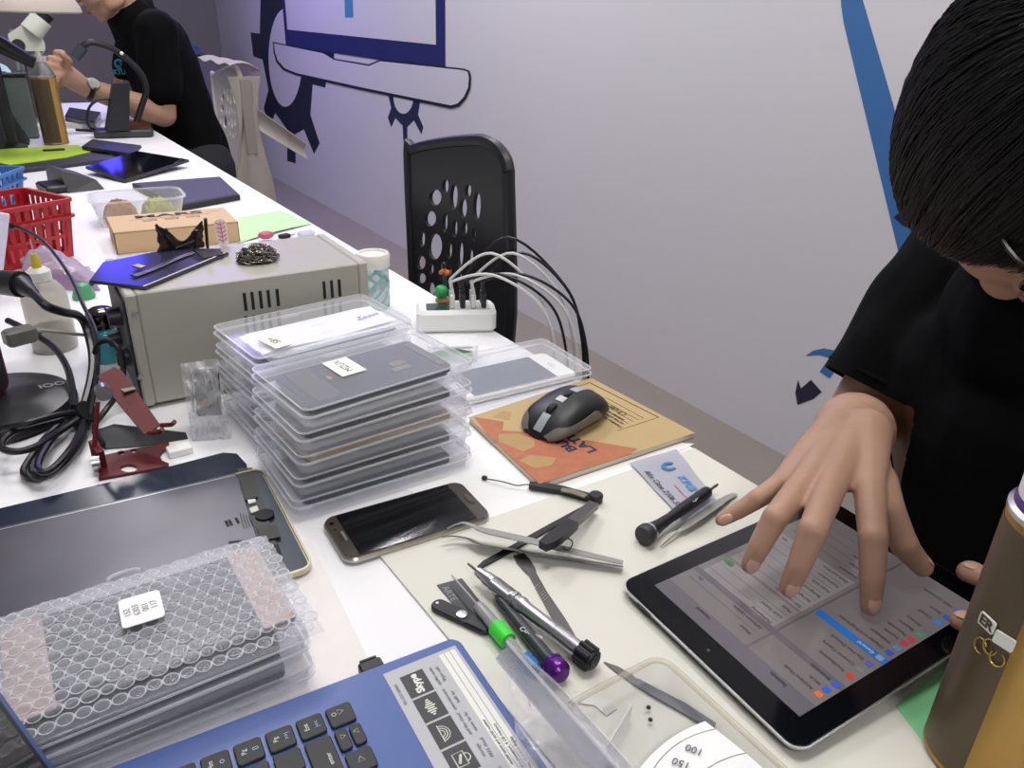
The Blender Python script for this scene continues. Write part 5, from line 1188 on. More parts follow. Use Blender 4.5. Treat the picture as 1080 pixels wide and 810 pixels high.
# magnifier lamp, its shade at the upper left corner
t = thing('desk_lamp', 'large beige lamp shade on a black jointed arm at the upper left corner', 'lamp', (-0.16, 2.75, 0.0))
sc_ = atY(8, -14, 2.75)
b = MB(); b.lathe([(0.165, 0.0), (0.172, 0.004), (0.168, 0.02), (0.145, 0.055), (0.10, 0.085), (0.04, 0.10)], (sc_.x, sc_.y, sc_.z - 0.062), 40); b.build('shade', mat('beige_shade', '#b9aea6', 0.5, var=0.03), t)
b = MB(); b.lathe([(0.015, 0), (0.018, 0.02), (0.006, 0.03)], (sc_.x, sc_.y, sc_.z + 0.036), 18); b.build('swivel', M_black, t)
b = MB(); b.ell(mY(45, 2, -0.55), (0.02, 0.012, 0.014)); b.build('shade_badge', mat('mauve_badge', '#7f7280', 0.5), t)
el_ = Vector((-0.30, 2.78, 0.52))
b = MB()
for d in (-0.014, 0.014): b.tube([el_ + Vector((0, d, 0)), (sc_.x, sc_.y + d, sc_.z + 0.06)], 0.007, 8)
b.build('upper_arm', M_black, t)
b = MB()
for d in (-0.014, 0.014): b.tube([(-0.16, 2.78 + d, 0.04), el_ + Vector((0, d, 0))], 0.007, 8)
b.build('lower_arm', M_black, t)
b = MB(); b.lathe([(0.10, 0.0004), (0.10, 0.02), (0.03, 0.035), (0.02, 0.05)], (-0.16, 2.78, 0), 30); b.build('base', M_black, t)
# black slanted arm by the microscope
t = thing('monitor_bracket', 'black slanted twin bar bracket below the microscope head', 'bracket', (0.0, 2.9, 0.0))
b = MB()
for y0, y1, th in ((43, 66, 0.016), (53, 68, 0.013)):
    b.tube([atY(-12, y0 - 7, 2.93), atY(36, y1, 2.93)], th, 8, flat=(1, 1))
b.build('twin_bars', M_black, t)
b = MB(); e_ = atY(-14, 40, 2.93); b.rod((e_.x, 2.93, 0.0004), (e_.x, 2.93, e_.z + 0.02), 0.018); b.lathe([(0.042, 0.0004), (0.042, 0.015), (0.02, 0.02)], (e_.x, 2.93, 0), 24); b.build('post', M_black, t)
# boxes at the far left
t = thing('equipment_box', 'black slant fronted machine at the far left of the bench', 'machine', (0.03, 2.98, 0))
pA, pB = at(0, 154, 0), at(31, 153, 0)
b = MB(); b.rings([[(pA.x - 0.12, pA.y, 0.0004), (pB.x, pB.y, 0.0004), (pB.x + 0.01, pB.y + 0.10, 0.0004), (pA.x - 0.12, pA.y + 0.10, 0.0004)], [(pA.x - 0.10, pA.y + 0.02, 0.17), (pB.x - 0.055, pB.y + 0.02, 0.17), (pB.x - 0.055, pB.y + 0.09, 0.17), (pA.x - 0.10, pA.y + 0.09, 0.17)]]); b.build('housing', mat('charcoal_case', '#242428', 0.45), t)
b = MB()
for (x0, y0, x1, y1) in ((0, 127, 10, 124), (2, 141, 8, 138)):
    b.rod(atY(x0, y0, pA.y + 0.006), atY(x1, y1, pA.y + 0.006), 0.003, n=6)
b.build('white_marks', M_label, t)
t = thing('storage_bin', 'grey green storage bin behind the black slant fronted machine', 'bin', (0.12, 3.30, 0))
b = MB(); b.box((0.08, 3.22, 0.10), (0.19, 0.11, 0.20), ch=0.006); b.build('body', mat('sage_grey', '#5f6a66', 0.5), t)
b = MB(); b.box((0.08, 3.22, 0.2045), (0.20, 0.12, 0.009), ch=0.002); b.build('lid', mat('dark_sage', '#33363a', 0.5), t)
b = MB(); b.grid(lambda u, v: Vector((0.015 + 0.12 * u, 3.18 + 0.08 * v, 0.2106 + 0.03 * math.sin(PI * v) * math.sin(PI * u) ** 0.5 + 0.006 * noise.noise(Vector((u * 8, v * 8, 4))))), 18, 12, 0.003); b.build('cloth', mat('pale_blue_cloth', '#a9c4dc', 0.8, var=0.15, vscale=30), label='crumpled pale blue cloth on the grey green bin', cat='cloth')
# papers and dark laptop between can and stand
slab('laptop', 'closed dark shiny laptop in front of the seated man', 'laptop', ((68, 122), (73, 113), (106, 118), (100, 128)), 0.02, 0.018, mat('shiny_slate', '#3b3c48', 0.2, 0.4), None)
b = MB(); b.prism([tuple(at(x, y, 0.01)[:2]) for x, y in ((68, 132), (74, 121), (107, 126), (102, 134))], 0.0004, 0.018); b.build('paper_pile', mat('paper_pile_white', '#d8d4d2', 0.8, var=0.1), label='stack of white papers under the dark shiny laptop', cat='paper stack')
b = MB(); b.prism([tuple(at(x, y, 0.0006)[:2]) for x, y in ((64, 154), (66, 142), (108, 140), (96, 149))], 0.0003, 0.0008); b.build('paper_sheet', M_paper, label='white paper lying between the far spray can and the gooseneck stand', cat='paper')
t = thing('small_box', 'small orange brown box by the foot of the gooseneck post', 'box', tuple(at(150, 136, 0)))
p = at(147, 137, 0.0); b = MB(); b.box((p.x, p.y + 0.03, 0.0155), (0.085, 0.05, 0.030), ch=0.002); b.build('body', mat('orange_brown', '#a8693a', 0.5), t)
b = MB(); b.box((p.x + 0.046, p.y + 0.03, 0.0155), (0.006, 0.051, 0.031)); b.build('dark_end', M_dark, t)
# ---- green paper and bits behind the grey box
b = MB(); b.grid(lambda u, v: at(250, 257, 0.001).lerp(at(251, 229, 0.001), v).lerp(at(329, 236, 0.001).lerp(at(296, 222, 0.001), v), u) + Vector((0, 0, 0.004 * math.sin(PI * u) * (1 - v))), 14, 10, 0.0005); b.build('green_sheet', mat('mint_paper', '#bfe0b2', 0.8, var=0.04, vscale=20), label='pale mint green paper behind the grey metal box at the bench edge', cat='paper')
p = at(281, 252, 0.004); b = MB(); b.ell((p.x, p.y, 0.012), (0.016, 0.012, 0.008)); b.build('pink_button', mat('rose_red', '#c25a70', 0.4), label='small round pink thing on the edge of the mint green paper', cat='button')
p = at(300, 250, 0.002); t = thing('circuit_part', 'tiny black part beside the round pink thing behind the grey box', 'electronic part', (p.x, p.y, 0.0005))
b = MB(); b.box((p.x, p.y, 0.0045), (0.022, 0.014, 0.007), rz=0.3, ch=0.001); b.build('body', M_ink, t); b = MB(); b.rod((p.x + 0.011, p.y, 0.004), (p.x + 0.022, p.y + 0.004, 0.004), 0.0015, n=6); b.build('lead', M_silver, t)
p = at(323, 248, 0.002); b = MB(); b.rr((p.x, p.y), 0.034, 0.018, 0.004, 0.0004, 0.010, rz=0.2, ch=0.002); b.build('clear_capsule', clear('capsule_plastic', fac=0.4, edge=0.4, body='#c9d3da'), label='small pale clear capsule at the bench edge behind the grey box', cat='capsule')
# ---- jar with white lid
t = thing('jar', 'clear patterned jar with a white screw lid beside the grey metal box', 'jar', tuple(at(399, 330, 0)))
c = at(399, 326, 0); c.y += 0.012
b = MB(); b.lathe([(0.022, 0.0004), (0.0235, 0.003), (0.0235, 0.066), (0.021, 0.070)], c, 32); b.build('body', clear('jar_plastic', fac=0.45, edge=0.3, rough=0.25, body='#d9e2e0', tint='#dfe9e8'), t)
b = MB()
for k in range(5):
    b.tube([c + Vector((0.0238 * math.cos(a), 0.0238 * math.sin(a), 0.012 + 0.010 * k + 0.012 * math.sin(2.2 * a + k))) for a in [2 * PI * i / 30 for i in range(31)]], 0.0028, 6, flat=(0.15, 1))
b.build('teal_swirls', mat('teal_swirl', '#7fb3b3', 0.5), t)
b = MB(); b.lathe([(0.0255, 0.068), (0.0265, 0.070), (0.0265, 0.086), (0.0245, 0.089), (0.0205, 0.089), (0.0195, 0.086)], c, 36); b.build('lid', mat('ivory_lid', '#e2dfd6', 0.4), t)
# ---- usb charging hub
HA = math.radians(-26); hc = at(437, 353, 0); HMx = Matrix.Translation((hc.x + 0.005, hc.y, 0.0003)) @ Matrix.Rotation(HA, 4, 'Z')
t = thing('charging_hub', 'white multi port charging hub with a small display behind the clear cases', 'charging hub', M=HMx)
b = MB(); b.rr((0.058, 0.026), 0.118, 0.054, 0.010, 0.0004, 0.034, ch=0.005); b.build('body', M_white, t, local=True)
b = MB(); b.rr((0.031, 0.020), 0.034, 0.028, 0.002, 0.0341, 0.0348); b.build('lcd_display', mat('lcd_green', '#2f4a3e', 0.15), t, local=True)
b = MB(); b.rr((0.076, 0.026), 0.064, 0.036, 0.003, 0.0341, 0.0346); b.build('port_plate', mat('port_plate', '#d0d0ce', 0.5), t, local=True)
plugs = []
for k in range(8):
    x = 0.052 + 0.0155 * (k % 4); y = 0.014 + 0.020 * (k // 4); m = (M_wcable, M_cable)[k % 2]
    w_ = thing('usb_plug', '', 'usb plug', M=HMx)
    b = MB(); b.box((x, y, 0.0455), (0.0075, 0.011, 0.021), ch=0.0015); b.build('shell', m, w_, local=True)
    b = MB(); b.box((x, y, 0.03515), (0.006, 0.0085, 0.0006)); b.build('metal_tip', M_silver, w_, local=True)
    top = Vector((x, y, 0.056)); b = MB(); b.lathe([(0.0032, 0), (0.0022, 0.008)], top, 10); b.build('strain_relief', m, w_, local=True)
    plugs.append((w_, HMx @ (top + Vector((0, 0, 0.006))), m, k))
for w_, p0, m, k in plugs:
    row = 'front' if k < 4 else 'back'; cl = 'white' if k % 2 == 0 else 'black'; nth = ('first', 'second', 'third', 'fourth')[k % 4]
    w_['label'] = f'{cl} usb plug, {nth} from the display in the {row} row of the hub'; w_['group'] = 'plugs in the charging hub'
    bk = k // 4; far_ = 0.035 * (k == 5); hgt = 0.030 + 0.026 * bk + 0.022 * (k == 5)
    P = [p0 + Vector(q_) for q_ in ((0, 0, 0), (0.001, -0.003, 0.015), (0.040 + 0.3 * far_, -0.046, hgt), (0.088 + far_, -0.090, -0.004 + 0.012 * bk), (0.106 + far_, -0.112, -0.06), (0.112 + far_, -0.122, -0.16), (0.114 + far_, -0.126, -0.40))]
    b = MB(); b.tube(P, 0.0021, 8, smooth=7); b.build('cord', m, w_)
# toy on the hub
t = thing('toy_plant', 'little toy with a green ball and orange top on the white charging hub', 'toy', tuple(HMx @ Vector((0.032, 0.040, 0.034))))
o_ = HMx @ Vector((0.040, 0.045, 0.0343))
b = MB(); b.lathe([(0.011, 0), (0.012, 0.003), (0.008, 0.007)], o_, 16); b.build('base', mat('sand_base', '#b9935f', 0.6), t)
b = MB(); b.ell(o_ + Vector((-0.004, -0.002, 0.016)), (0.0105, 0.0105, 0.0105)); b.build('green_ball', M_green, t)
b = MB(); b.rod(o_ + Vector((0.006, 0.004, 0.004)), o_ + Vector((0.005, 0.004, 0.040)), 0.0035, 0.003, 10); b.build('stem', mat('dark_green', '#23442f', 0.5), t)
b = MB()
for k in range(5): a = k * 1.26; b.ell(o_ + Vector((0.005 + 0.005 * math.cos(a), 0.004 + 0.005 * math.sin(a), 0.043 + 0.003 * (k % 2))), (0.0045, 0.003, 0.0035), nu=10, nv=8)
b.build('orange_top', mat('toy_orange', '#c8672e', 0.5), t)
b = MB(); b.ell(o_ + Vector((0.004, 0.004, 0.054)), (0.004, 0.004, 0.005), nu=12, nv=8); b.build('dark_tip', M_black, t)
# small clear box in front of the hub
t = thing('storage_box', 'small clear box with green and white contents in front of the hub', 'plastic box', (0.478, 0.850, 0.0), HA)
b = MB(); b.shell((0, 0), 0.066, 0.040, 0.004, 0.0004, 0.024, 0.0011, flare=0.001); b.build('tray', M_clear, t, local=True)
b = MB(); b.rr((0, 0), 0.068, 0.042, 0.004, 0.0241, 0.0262, ch=0.0005); b.build('lid', M_clear_rim, t, local=True)
sm = Matrix.Translation((0.478, 0.850, 0)) @ Matrix.Rotation(HA, 4, 'Z')
b = MB(); b.box(sm @ Vector((0, 0.006, 0.0175)), (0.056, 0.022, 0.004), rz=HA, ch=0.0006); b.build('paper_packet', M_paper, label='white folded packet inside the small clear box', cat='packet')
b = MB(); b.grid(lambda u, v: sm @ Vector((-0.028 + 0.056 * u, -0.014 + 0.028 * v, 0.0035 + 0.009 * math.sin(PI * u) ** 0.6 * math.sin(PI * v) ** 0.6 + 0.0012 * noise.noise(Vector((u * 9, v * 9, 0))))), 18, 12, 0.001); b.build('green_film', mat('bright_green_film', '#5cae6a', 0.4), label='crumpled green film inside the small clear box', cat='film')

# ================================================================== left side of the bench
# ---- baskets
def basket(name_label, M, L, W, H, m, nL, nW, flare=0.16):
    t = thing('basket', name_label, 'basket', M=M)
    b = MB(); b.rr((0, 0), L, W, 0.012, 0.0004, 0.003); b.build('bottom', m, t, local=True)
    def side_pt(k, f, z):    # side k, f 0..1 along, z height fraction
        g = 1 + flare * z; hx, hy = L / 2 * g, W / 2 * g
        return [Vector((-hx + 2 * hx * f, -hy, z * H)), Vector((hx, -hy + 2 * hy * f, z * H)), Vector((hx - 2 * hx * f, hy, z * H)), Vector((-hx, hy - 2 * hy * f, z * H))][k]
    nrm = [Vector((0, -1, 0)), Vector((1, 0, 0)), Vector((0, 1, 0)), Vector((-1, 0, 0))]
    b = MB()
    for k in range(4):
        n = nL if k % 2 == 0 else nW; nv = nrm[k] * 0.0022
        def panel(f0, f1, z0, z1):
            a = [side_pt(k, f0, z0), side_pt(k, f1, z0), side_pt(k, f1, z1), side_pt(k, f0, z1)]
            b.rings([a, [p - nv for p in a]])
        for z0, z1 in ((0.0, 0.12), (0.36, 0.42), (0.66, 0.76), (0.93, 1.0)): panel(0, 1, z0, z1)
        for z0, z1 in ((0.12, 0.36), (0.42, 0.66), (0.76, 0.93)):
            panel(0, 0.10, z0, z1); panel(0.90, 1, z0, z1)
            for i in range(n + 1):
                c_ = 0.10 + 0.80 * i / n; panel(c_ - 0.22 / n, c_ + 0.22 / n, z0, z1)
    b.build('slatted_sides', m, t, local=True)
    g = 1 + flare
    b = MB(); b.shell((0, 0), L * g + 0.012, W * g + 0.012, 0.016, H * 0.70, H * 0.705 + 0.003, 0.006, floor=False); b.shell((0, 0), L * g + 0.012, W * g + 0.012, 0.016, H - 0.004, H + 0.002, 0.008, floor=False); b.build('rim', m, t, local=True)
    return t
M_red = mat('red_basket_plastic', '#b0222a', 0.4, var=0.05)
BA = math.radians(12)
bl, br_ = at(13, 288, 0), at(73, 270, 0)
BA = math.atan2(br_.y - bl.y, br_.x - bl.x) * 0.75
cm = (bl + br_) / 2; nrm_ = Vector((-math.sin(BA), math.cos(BA), 0))
basket('bright red slotted plastic basket at the left edge of the bench', Matrix.Translation(cm + nrm_ * 0.065) @ Matrix.Rotation(BA, 4, 'Z'), 0.125, 0.125, 0.105, M_red, 7, 7)
bb = at(16, 214, 0.02)
basket('blue slotted basket behind the red basket at the left edge', Matrix.Translation((bb.x - 0.095, bb.y + 0.03, 0)) @ Matrix.Rotation(math.radians(-28), 4, 'Z'), 0.17, 0.15, 0.085, mat('blue_basket_plastic', '#3f76b8', 0.4), 7, 6)
# ---- clear bag and squeeze bottle
p0 = at(38, 305, 0)
def cb(u, v):
    a = at(30, 305, 0.002); c_ = at(106, 306, 0.002); d = Vector((0.0, 0.13, 0))
    return a.lerp(c_, u) + d * v + Vector((0.006 * noise.noise(Vector((u * 4, v * 4, 9))), 0, 0.004 + 0.055 * math.sin(PI * min(1, 0.15 + 0.8 * v)) * (0.6 + 0.4 * math.sin(3 * u + 1)) * math.sin(PI * (0.08 + 0.84 * u)) ** 0.5 + 0.008 * noise.noise(Vector((u * 6, v * 6, 2)))))
b = MB(); b.grid(cb, 26, 18, 0.0006); b.grid(lambda u, v: Vector((cb(u, v).x, cb(u, v).y, 0.0012)), 10, 8, 0.0005); b.build('clear_bag', clear('lilac_film', tint='#ece4ee', body='#cfc3d4', fac=0.2, edge=0.5, rough=0.15, bump=0.7, bscale=40), label='clear crumpled plastic bag between the red basket and grey box', cat='bag')
p = at(61, 372, 0); p.y += 0.02
t = thing('squeeze_bottle', 'translucent squeeze bottle with a yellowish needle tip behind the cables', 'bottle', (p.x, p.y, 0.0))
b = MB(); b.lathe([(0.026, 0.0004), (0.0275, 0.004), (0.0275, 0.070), (0.026, 0.080), (0.018, 0.092), (0.013, 0.096)], p, 28); b.build('body', clear('bottle_plastic', fac=0.42, edge=0.3, rough=0.3, body='#d8d4cc', tint='#e8e4dc'), t)
b = MB(); b.lathe([(0.0145, 0.096), (0.0145, 0.108), (0.009, 0.113)], p, 20); b.build('collar', mat('milky_white', '#dad8d2', 0.4), t)
b = MB(); b.lathe([(0.006, 0.113), (0.0045, 0.128), (0.003, 0.131)], p, 14); b.build('hub', mat('yellow_hub', '#bdb02e', 0.4), t)
b = MB(); b.rod(p + Vector((0, 0, 0.131)), p + Vector((0, 0, 0.150)), 0.0008, n=8); b.build('needle', M_steel, t)
b = MB(); b.lathe([(0.0255, 0.002), (0.0255, 0.030)], p, 24); b.build('liquid', mat('murky_liquid', '#8f8c80', 0.3), t)
p = at(90, 316, 0); p.y += 0.01
t = thing('bottle_stopper', 'small green knob shaped stopper on the clear bag beside the grey box', 'stopper', (p.x, p.y, 0))
b = MB(); b.lathe([(0.016, 0.0004), (0.017, 0.004), (0.013, 0.016), (0.010, 0.022), (0.004, 0.025)], p, 20); b.build('body', mat('jade_green', '#4c9a6c', 0.4), t)
b = MB(); b.rod(p + Vector((0.012, 0, 0.020)), p + Vector((0.022, 0.002, 0.024)), 0.0035, n=8); b.build('dark_pin', M_ink, t)
p = at(112, 392, 0); p = Vector((0.0, 0.0, 0))
t = thing('dispenser_jar', 'teal jar with a shiny dark metal pump top beside the grey box', 'jar', M=Matrix.Translation((0.083, 1.068, 0)) @ Matrix.Scale(0.62, 4))
b = MB(); b.lathe([(0.031, 0.0004), (0.033, 0.004), (0.033, 0.062), (0.028, 0.070), (0.022, 0.073)], p, 30); b.build('body', mat('teal_glass', '#4aa3b4', 0.2, var=0.05), t, local=True)
b = MB(); b.lathe([(0.022, 0.073), (0.024, 0.075), (0.024, 0.080), (0.029, 0.084), (0.031, 0.095), (0.029, 0.108), (0.020, 0.114), (0.004, 0.115)], p, 30); b.build('pump_top', mat('smoky_chrome', '#5c5450', 0.12, 1.0, var=0.05), t, local=True)
# ---- desk fan with the round base
t = thing('desk_fan', 'small square fan with a maroon frame on a round black base', 'fan', (-0.05, 0.965, 0.0))
fc = Vector((-0.052, 0.962, 0))
b = MB(); b.lathe([(0.082, 0.0004), (0.086, 0.004), (0.0855, 0.011), (0.081, 0.0160), (0.030, 0.0195), (0.004, 0.0205)], fc, 56); b.build('base', mat('satin_black', '#1d1d20', 0.3), t)
tp = at(61, 405, 0.0175); text('IOOI', Matrix.Translation((tp.x - 0.004, tp.y, 0.0176)) @ Matrix.Rotation(math.radians(10), 4, 'Z') @ Matrix.Rotation(math.radians(4), 4, 'Y'), 0.015, mat('grey_print', '#8d8d92', 0.5, var=0), 'printed_name', t, bold=0.0004, depth=0.0006)
FX = Matrix.Translation((-0.068, 0.945, 0.0195)) @ Matrix.Rotation(math.radians(62), 4, 'Z')
M_maroon = mat('maroon_plastic', '#5a1738', 0.35)
b = MB(); b.rr((0, 0.052), 0.108, 0.104, 0.016, -0.016, 0.016, M=FX @ Matrix.Rotation(PI / 2, 4, 'X'), ch=0.003); b.build('frame', M_maroon, t)
b = MB(); b.rr((0, 0.052), 0.092, 0.088, 0.012, -0.0175, 0.0175, M=FX @ Matrix.Rotation(PI / 2, 4, 'X'), ch=0.001); b.build('grille', M_ink, t)
b = MB()
for r_ in (0.015, 0.027, 0.039): b.tube([FX @ (Matrix.Rotation(PI / 2, 4, 'X') @ Vector((r_ * math.cos(a), 0.052 + r_ * math.sin(a), 0.0185))) for a in [2 * PI * i / 30 for i in range(31)]], 0.0012, 6)
b.build('guard_rings', M_black, t)
b = MB(); b.rod(FX @ Vector((0, 0, -0.002)), FX @ Vector((0, 0, 0.004)), 0.012, n=16); b.build('neck', M_black, t)
# ---- leaning white slab at the left edge
t = thing('white_panel', 'slim white panel leaning at the left edge in front of the red basket', 'panel', tuple(at(6, 305, 0)))
pa = at(0, 318, 0); b = MB(); b.box((0, 0, 0.065), (0.08, 0.008, 0.13), M=Matrix.Translation((pa.x - 0.036, pa.y + 0.02, 0.0145)) @ Matrix.Rotation(math.radians(18), 4, 'Y') @ Matrix.Rotation(-0.15, 4, 'X'), ch=0.002); b.build('panel', mat('lilac_white', '#cfcbe0', 0.35), t)
# ---- cables
def cable(label, pts, r, m=M_cable, plug=None, group=None, smooth=6):
    P = [at(x, y, z) for x, y, z in pts]; t = thing('power_cable', label, 'cable', tuple(P[0])[:2] + (0,), group=group)
    b = MB(); b.tube(P, r, 8, smooth=smooth); b.build('cord', m, t); return t, P
t, P = cable('thin black cable arching over the squeeze bottle down to the cable bundle', [(-10, 240, 0.10), (14, 238, 0.105), (45, 254, 0.10), (72, 288, 0.085), (88, 322, 0.07), (101, 350, 0.062), (103, 385, 0.045), (98, 420, 0.034), (95, 438, 0.028)], 0.0026)
b = MB(); b.rod(at(-6, 241, 0.10), at(14, 238, 0.105), 0.0075, 0.005, 12); b.build('plug', M_cable, t)
t, P = cable('thick black mains cable running from the big plug into the bundle', [(32, 306, 0.115), (48, 322, 0.105), (66, 329, 0.09), (84, 334, 0.072), (93, 352, 0.05), (98, 385, 0.030), (90, 425, 0.014), (80, 440, 0.010)], 0.0052)
b = MB(); b.rod(at(2, 298, 0.115), at(22, 300, 0.117), 0.015, 0.016, 14); b.rod(at(20, 299, 0.117), at(36, 310, 0.112), 0.013, 0.006, 14); b.build('mains_plug', M_black, t)
t, P = cable('black cable sloping down behind the grey connector', [(8, 338, 0.06), (28, 348, 0.055), (55, 365, 0.045), (70, 386, 0.035), (76, 410, 0.028), (78, 430, 0.026)], 0.0040)
t, P = cable('grey data cable with a ribbed connector on the left', [(16, 352, 0.062), (30, 350, 0.062), (50, 349, 0.060), (75, 352, 0.050), (100, 356, 0.030), (112, 372, 0.012)], 0.0022, mat('grey_cable', '#8d8b80', 0.5))
b = MB(); b.box(at(21, 354, 0.062), (0.034, 0.020, 0.020), rz=0.3, ch=0.003); b.build('connector', mat('grey_connector', '#77766e', 0.5), t)
b = MB()
for k in range(6): q_ = at(30 + 2.6 * k, 351 - 0.3 * k, 0.062); b.rod(q_ - Vector((0.0012, 0, 0)), q_ + Vector((0.0012, 0.0004, 0)), 0.0058 - 0.0005 * k, n=12)
b.build('strain_relief', mat('grey_cable', '#8d8b80'), t)
# coiled bundle
t = thing('power_cable', 'coiled black cable bundle tied beside the round fan base', 'cable', tuple(at(60, 460, 0)))
loops = [[(88, 428), (72, 440), (48, 462), (31, 485), (25, 497), (30, 504), (42, 502), (62, 490), (78, 468), (87, 446), (90, 430)],
         [(90, 426), (78, 440), (58, 458), (42, 478), (33, 494), (38, 503), (52, 500), (70, 486), (84, 466), (90, 446), (91, 428)],
         [(89, 430), (70, 446), (50, 470), (40, 490), (44, 498), (56, 494), (74, 474), (86, 452), (89, 432)],
         [(84, 436), (60, 444), (36, 450), (14, 456), (2, 466), (4, 474), (20, 476), (40, 470), (62, 456), (82, 442)],
         [(85, 434), (60, 438), (30, 446), (5, 452), (-15, 456)]]
for k, lp_ in enumerate(loops):
    b = MB(); n = len(lp_); b.tube([at(x, y, 0.006 + 0.0065 * k * (0.3 + 0.7 * math.sin(PI * i / (n - 1))) + 0.006 * (i in (0, n - 1))) for i, (x, y) in enumerate(lp_)], 0.0036, 8, smooth=6); b.build('loop', M_cable, t)
b = MB(); cpt = at(87, 438, 0.014); b.rod(cpt + Vector((-0.006, 0.004, -0.006)), cpt + Vector((0.006, -0.004, 0.006)), 0.013, 0.013, 14); b.build('cable_tie', M_black, t)
t, P = cable('black cable looping behind the red metal holder against the grey box', [(100, 372, 0.06), (104, 362, 0.075), (116, 360, 0.08), (127, 372, 0.07), (130, 395, 0.045), (124, 415, 0.025), (112, 432, 0.012), (100, 450, 0.006), (108, 468, 0.005)], 0.0032)
# ---- red metal phone holder
t = thing('repair_holder', 'dark red metal repair holder with silver knobs in front of the grey box', 'repair holder', tuple(at(140, 485, 0)))
M_redm = mat('red_anodised', '#5c1018', 0.5, 0.15, var=0.06)
bp = [at(x, y, 0.003) for x, y in ((106, 481), (178, 466), (178, 472), (171, 476), (168, 481), (171, 486), (178, 489), (176, 492), (104, 505))]
cent = sum((p for p in bp), Vector()) / len(bp)
hl = [[tuple(at(136 + 9.5 * math.cos(a), 494 + 4.2 * math.sin(a), 0.003)[:2]) for a in [2 * PI * i / 18 for i in range(18)]], [tuple(at(128 + 4 * math.cos(a), 478 + 2.4 * math.sin(a), 0.003)[:2]) for a in [2 * PI * i / 14 for i in range(14)]], [tuple(at(141 + 3.5 * math.cos(a), 476 + 2.2 * math.sin(a), 0.003)[:2]) for a in [2 * PI * i / 14 for i in range(14)]]]
me = plate_holes([tuple(p[:2]) for p in bp], hl, 0.003); me.transform(Matrix.Translation((0, 0, 0.0020))); finish('base_plate', me, M_redm, t, False, False)
hp = at(103, 497, 0.0); b = MB(); b.box((hp.x + 0.004, hp.y + 0.012, 0.012), (0.008, 0.030, 0.022), rz=0.1, ch=0.001); b.build('side_flange', M_redm, t)
b = MB(); b.rod((hp.x - 0.003, hp.y - 0.004, 0.012), (hp.x + 0.004, hp.y - 0.005, 0.012), 0.0075, 0.0075, 18); b.build('knob', M_silver, t)
top = at(103, 424, 0.062); b = MB(); b.tube([(hp.x, hp.y + 0.008, 0.014), top], 0.0026, 6); b.build('strut', M_redm, t)
A_ = at(107, 396, 0.072); B2 = at(160, 455, 0.028)
ax_ = (B2 - A_); L_ = ax_.length; PM = frame3(A_, ax_, Vector((0.35, 0.75, 0.55)))
b = MB(); b.prism([(0, -0.004), (L_ * 0.3, -0.006), (L_, -0.008), (L_, 0.010), (L_ * 0.55, 0.014), (L_ * 0.1, 0.018), (0, 0.014)], 0, 0.003, PM); b.build('clamp_plate', M_redm, t)
for y in (-0.004, 0.010):
    b = MB(); b.tube([PM @ Vector((L_, y, 0.002)), PM @ Vector((L_ + 0.008, y + 0.008, 0.006)), PM @ Vector((L_ + 0.010, y + 0.010, 0.013))], 0.0024, 6, smooth=3); b.build('hook', M_redm, t)
b = MB(); k_ = at(109, 413, 0.064); b.rod(k_ + Vector((0, 0.004, 0)), k_ + Vector((0, -0.008, 0.001)), 0.0085, 0.008, 20); b.build('knob', M_silver, t)
b = MB(); b.box(PM @ Vector((L_ * 0.36, 0.010, 0.0034)), (0.012, 0.012, 0.001), rz=0.2); b.build('tape_patch', mat('grey_tape', '#8d8886', 0.6), t)
slab('black_plate', 'flat black plate lying under the red repair holder against the grey box', 'plate', ((96, 455), (120, 447), (196, 456), (198, 462), (150, 470), (110, 473)), 0.0003, 0.0012, M_dark)
b = MB(); b.rr((0, 0), 0.024, 0.016, 0.002, 0.0003, 0.008, M=Matrix.Translation(tuple(at(190, 478, 0)[:2]) + (0,)), ch=0.001); b.build('eraser_block', M_paper, label='small white block beside the red holder base', cat='block')
# ---- film pouch with a circuit board leaning by the cases
t = thing('part_bag', 'clear crinkled pouch with a circuit board leaning between grey box and cases', 'bag', tuple(at(215, 462, 0)))
q0, q1 = Vector((0.118, 0.800, 0.001)), Vector((0.158, 0.770, 0.001)); q2, q3 = Vector((0.150, 0.836, 0.082)), Vector((0.112, 0.842, 0.080))
q0, q1 = at(203, 465, 0.001), at(244, 462, 0.001); q1.x = min(q1.x, 0.165)
q3, q2 = at(190, 384, 0.078), at(240, 376, 0.078); q2.x = min(q2.x, 0.167)
def pw(u, v):
    p = q0.lerp(q1, u).lerp(q3.lerp(q2, u), v); return p + Vector((0.0, -1, 0.3)) * 0.006 * (math.sin(PI * u) * math.sin(PI * v) + 0.9 * noise.noise(Vector((u * 7, v * 7, 3))) + 0.5 * noise.noise(Vector((u * 16, v * 16, 8))))
b = MB(); b.grid(pw, 24, 24, 0.0005); b.build('film', M_film, t)
nrm_ = (q1 - q0).cross(q3 - q0).normalized(); BM = frame3(q0.lerp(q1, 0.62).lerp(q3.lerp(q2, 0.62), 0.55) + Vector((0, 0.006, 0)), q1 - q0, q3 - q0)
t2 = thing('circuit_board', 'dark circuit board with a metal frame inside the clear crinkled pouch', 'circuit board', M=BM)
b = MB(); b.rr((0, 0), 0.026, 0.048, 0.003, 0, 0.002); b.build('board', mat('board_olive', '#2b2a22', 0.5, var=0.4, vscale=200), t2, local=True)
b = MB(); b.box((0.003, 0.008, 0.003), (0.010, 0.012, 0.002), ch=0.0004); b.build('chip', M_ink, t2, local=True)
b = MB(); b.box((-0.004, -0.010, 0.003), (0.009, 0.007, 0.002), ch=0.0004); b.build('gold_chip', M_gold, t2, local=True)
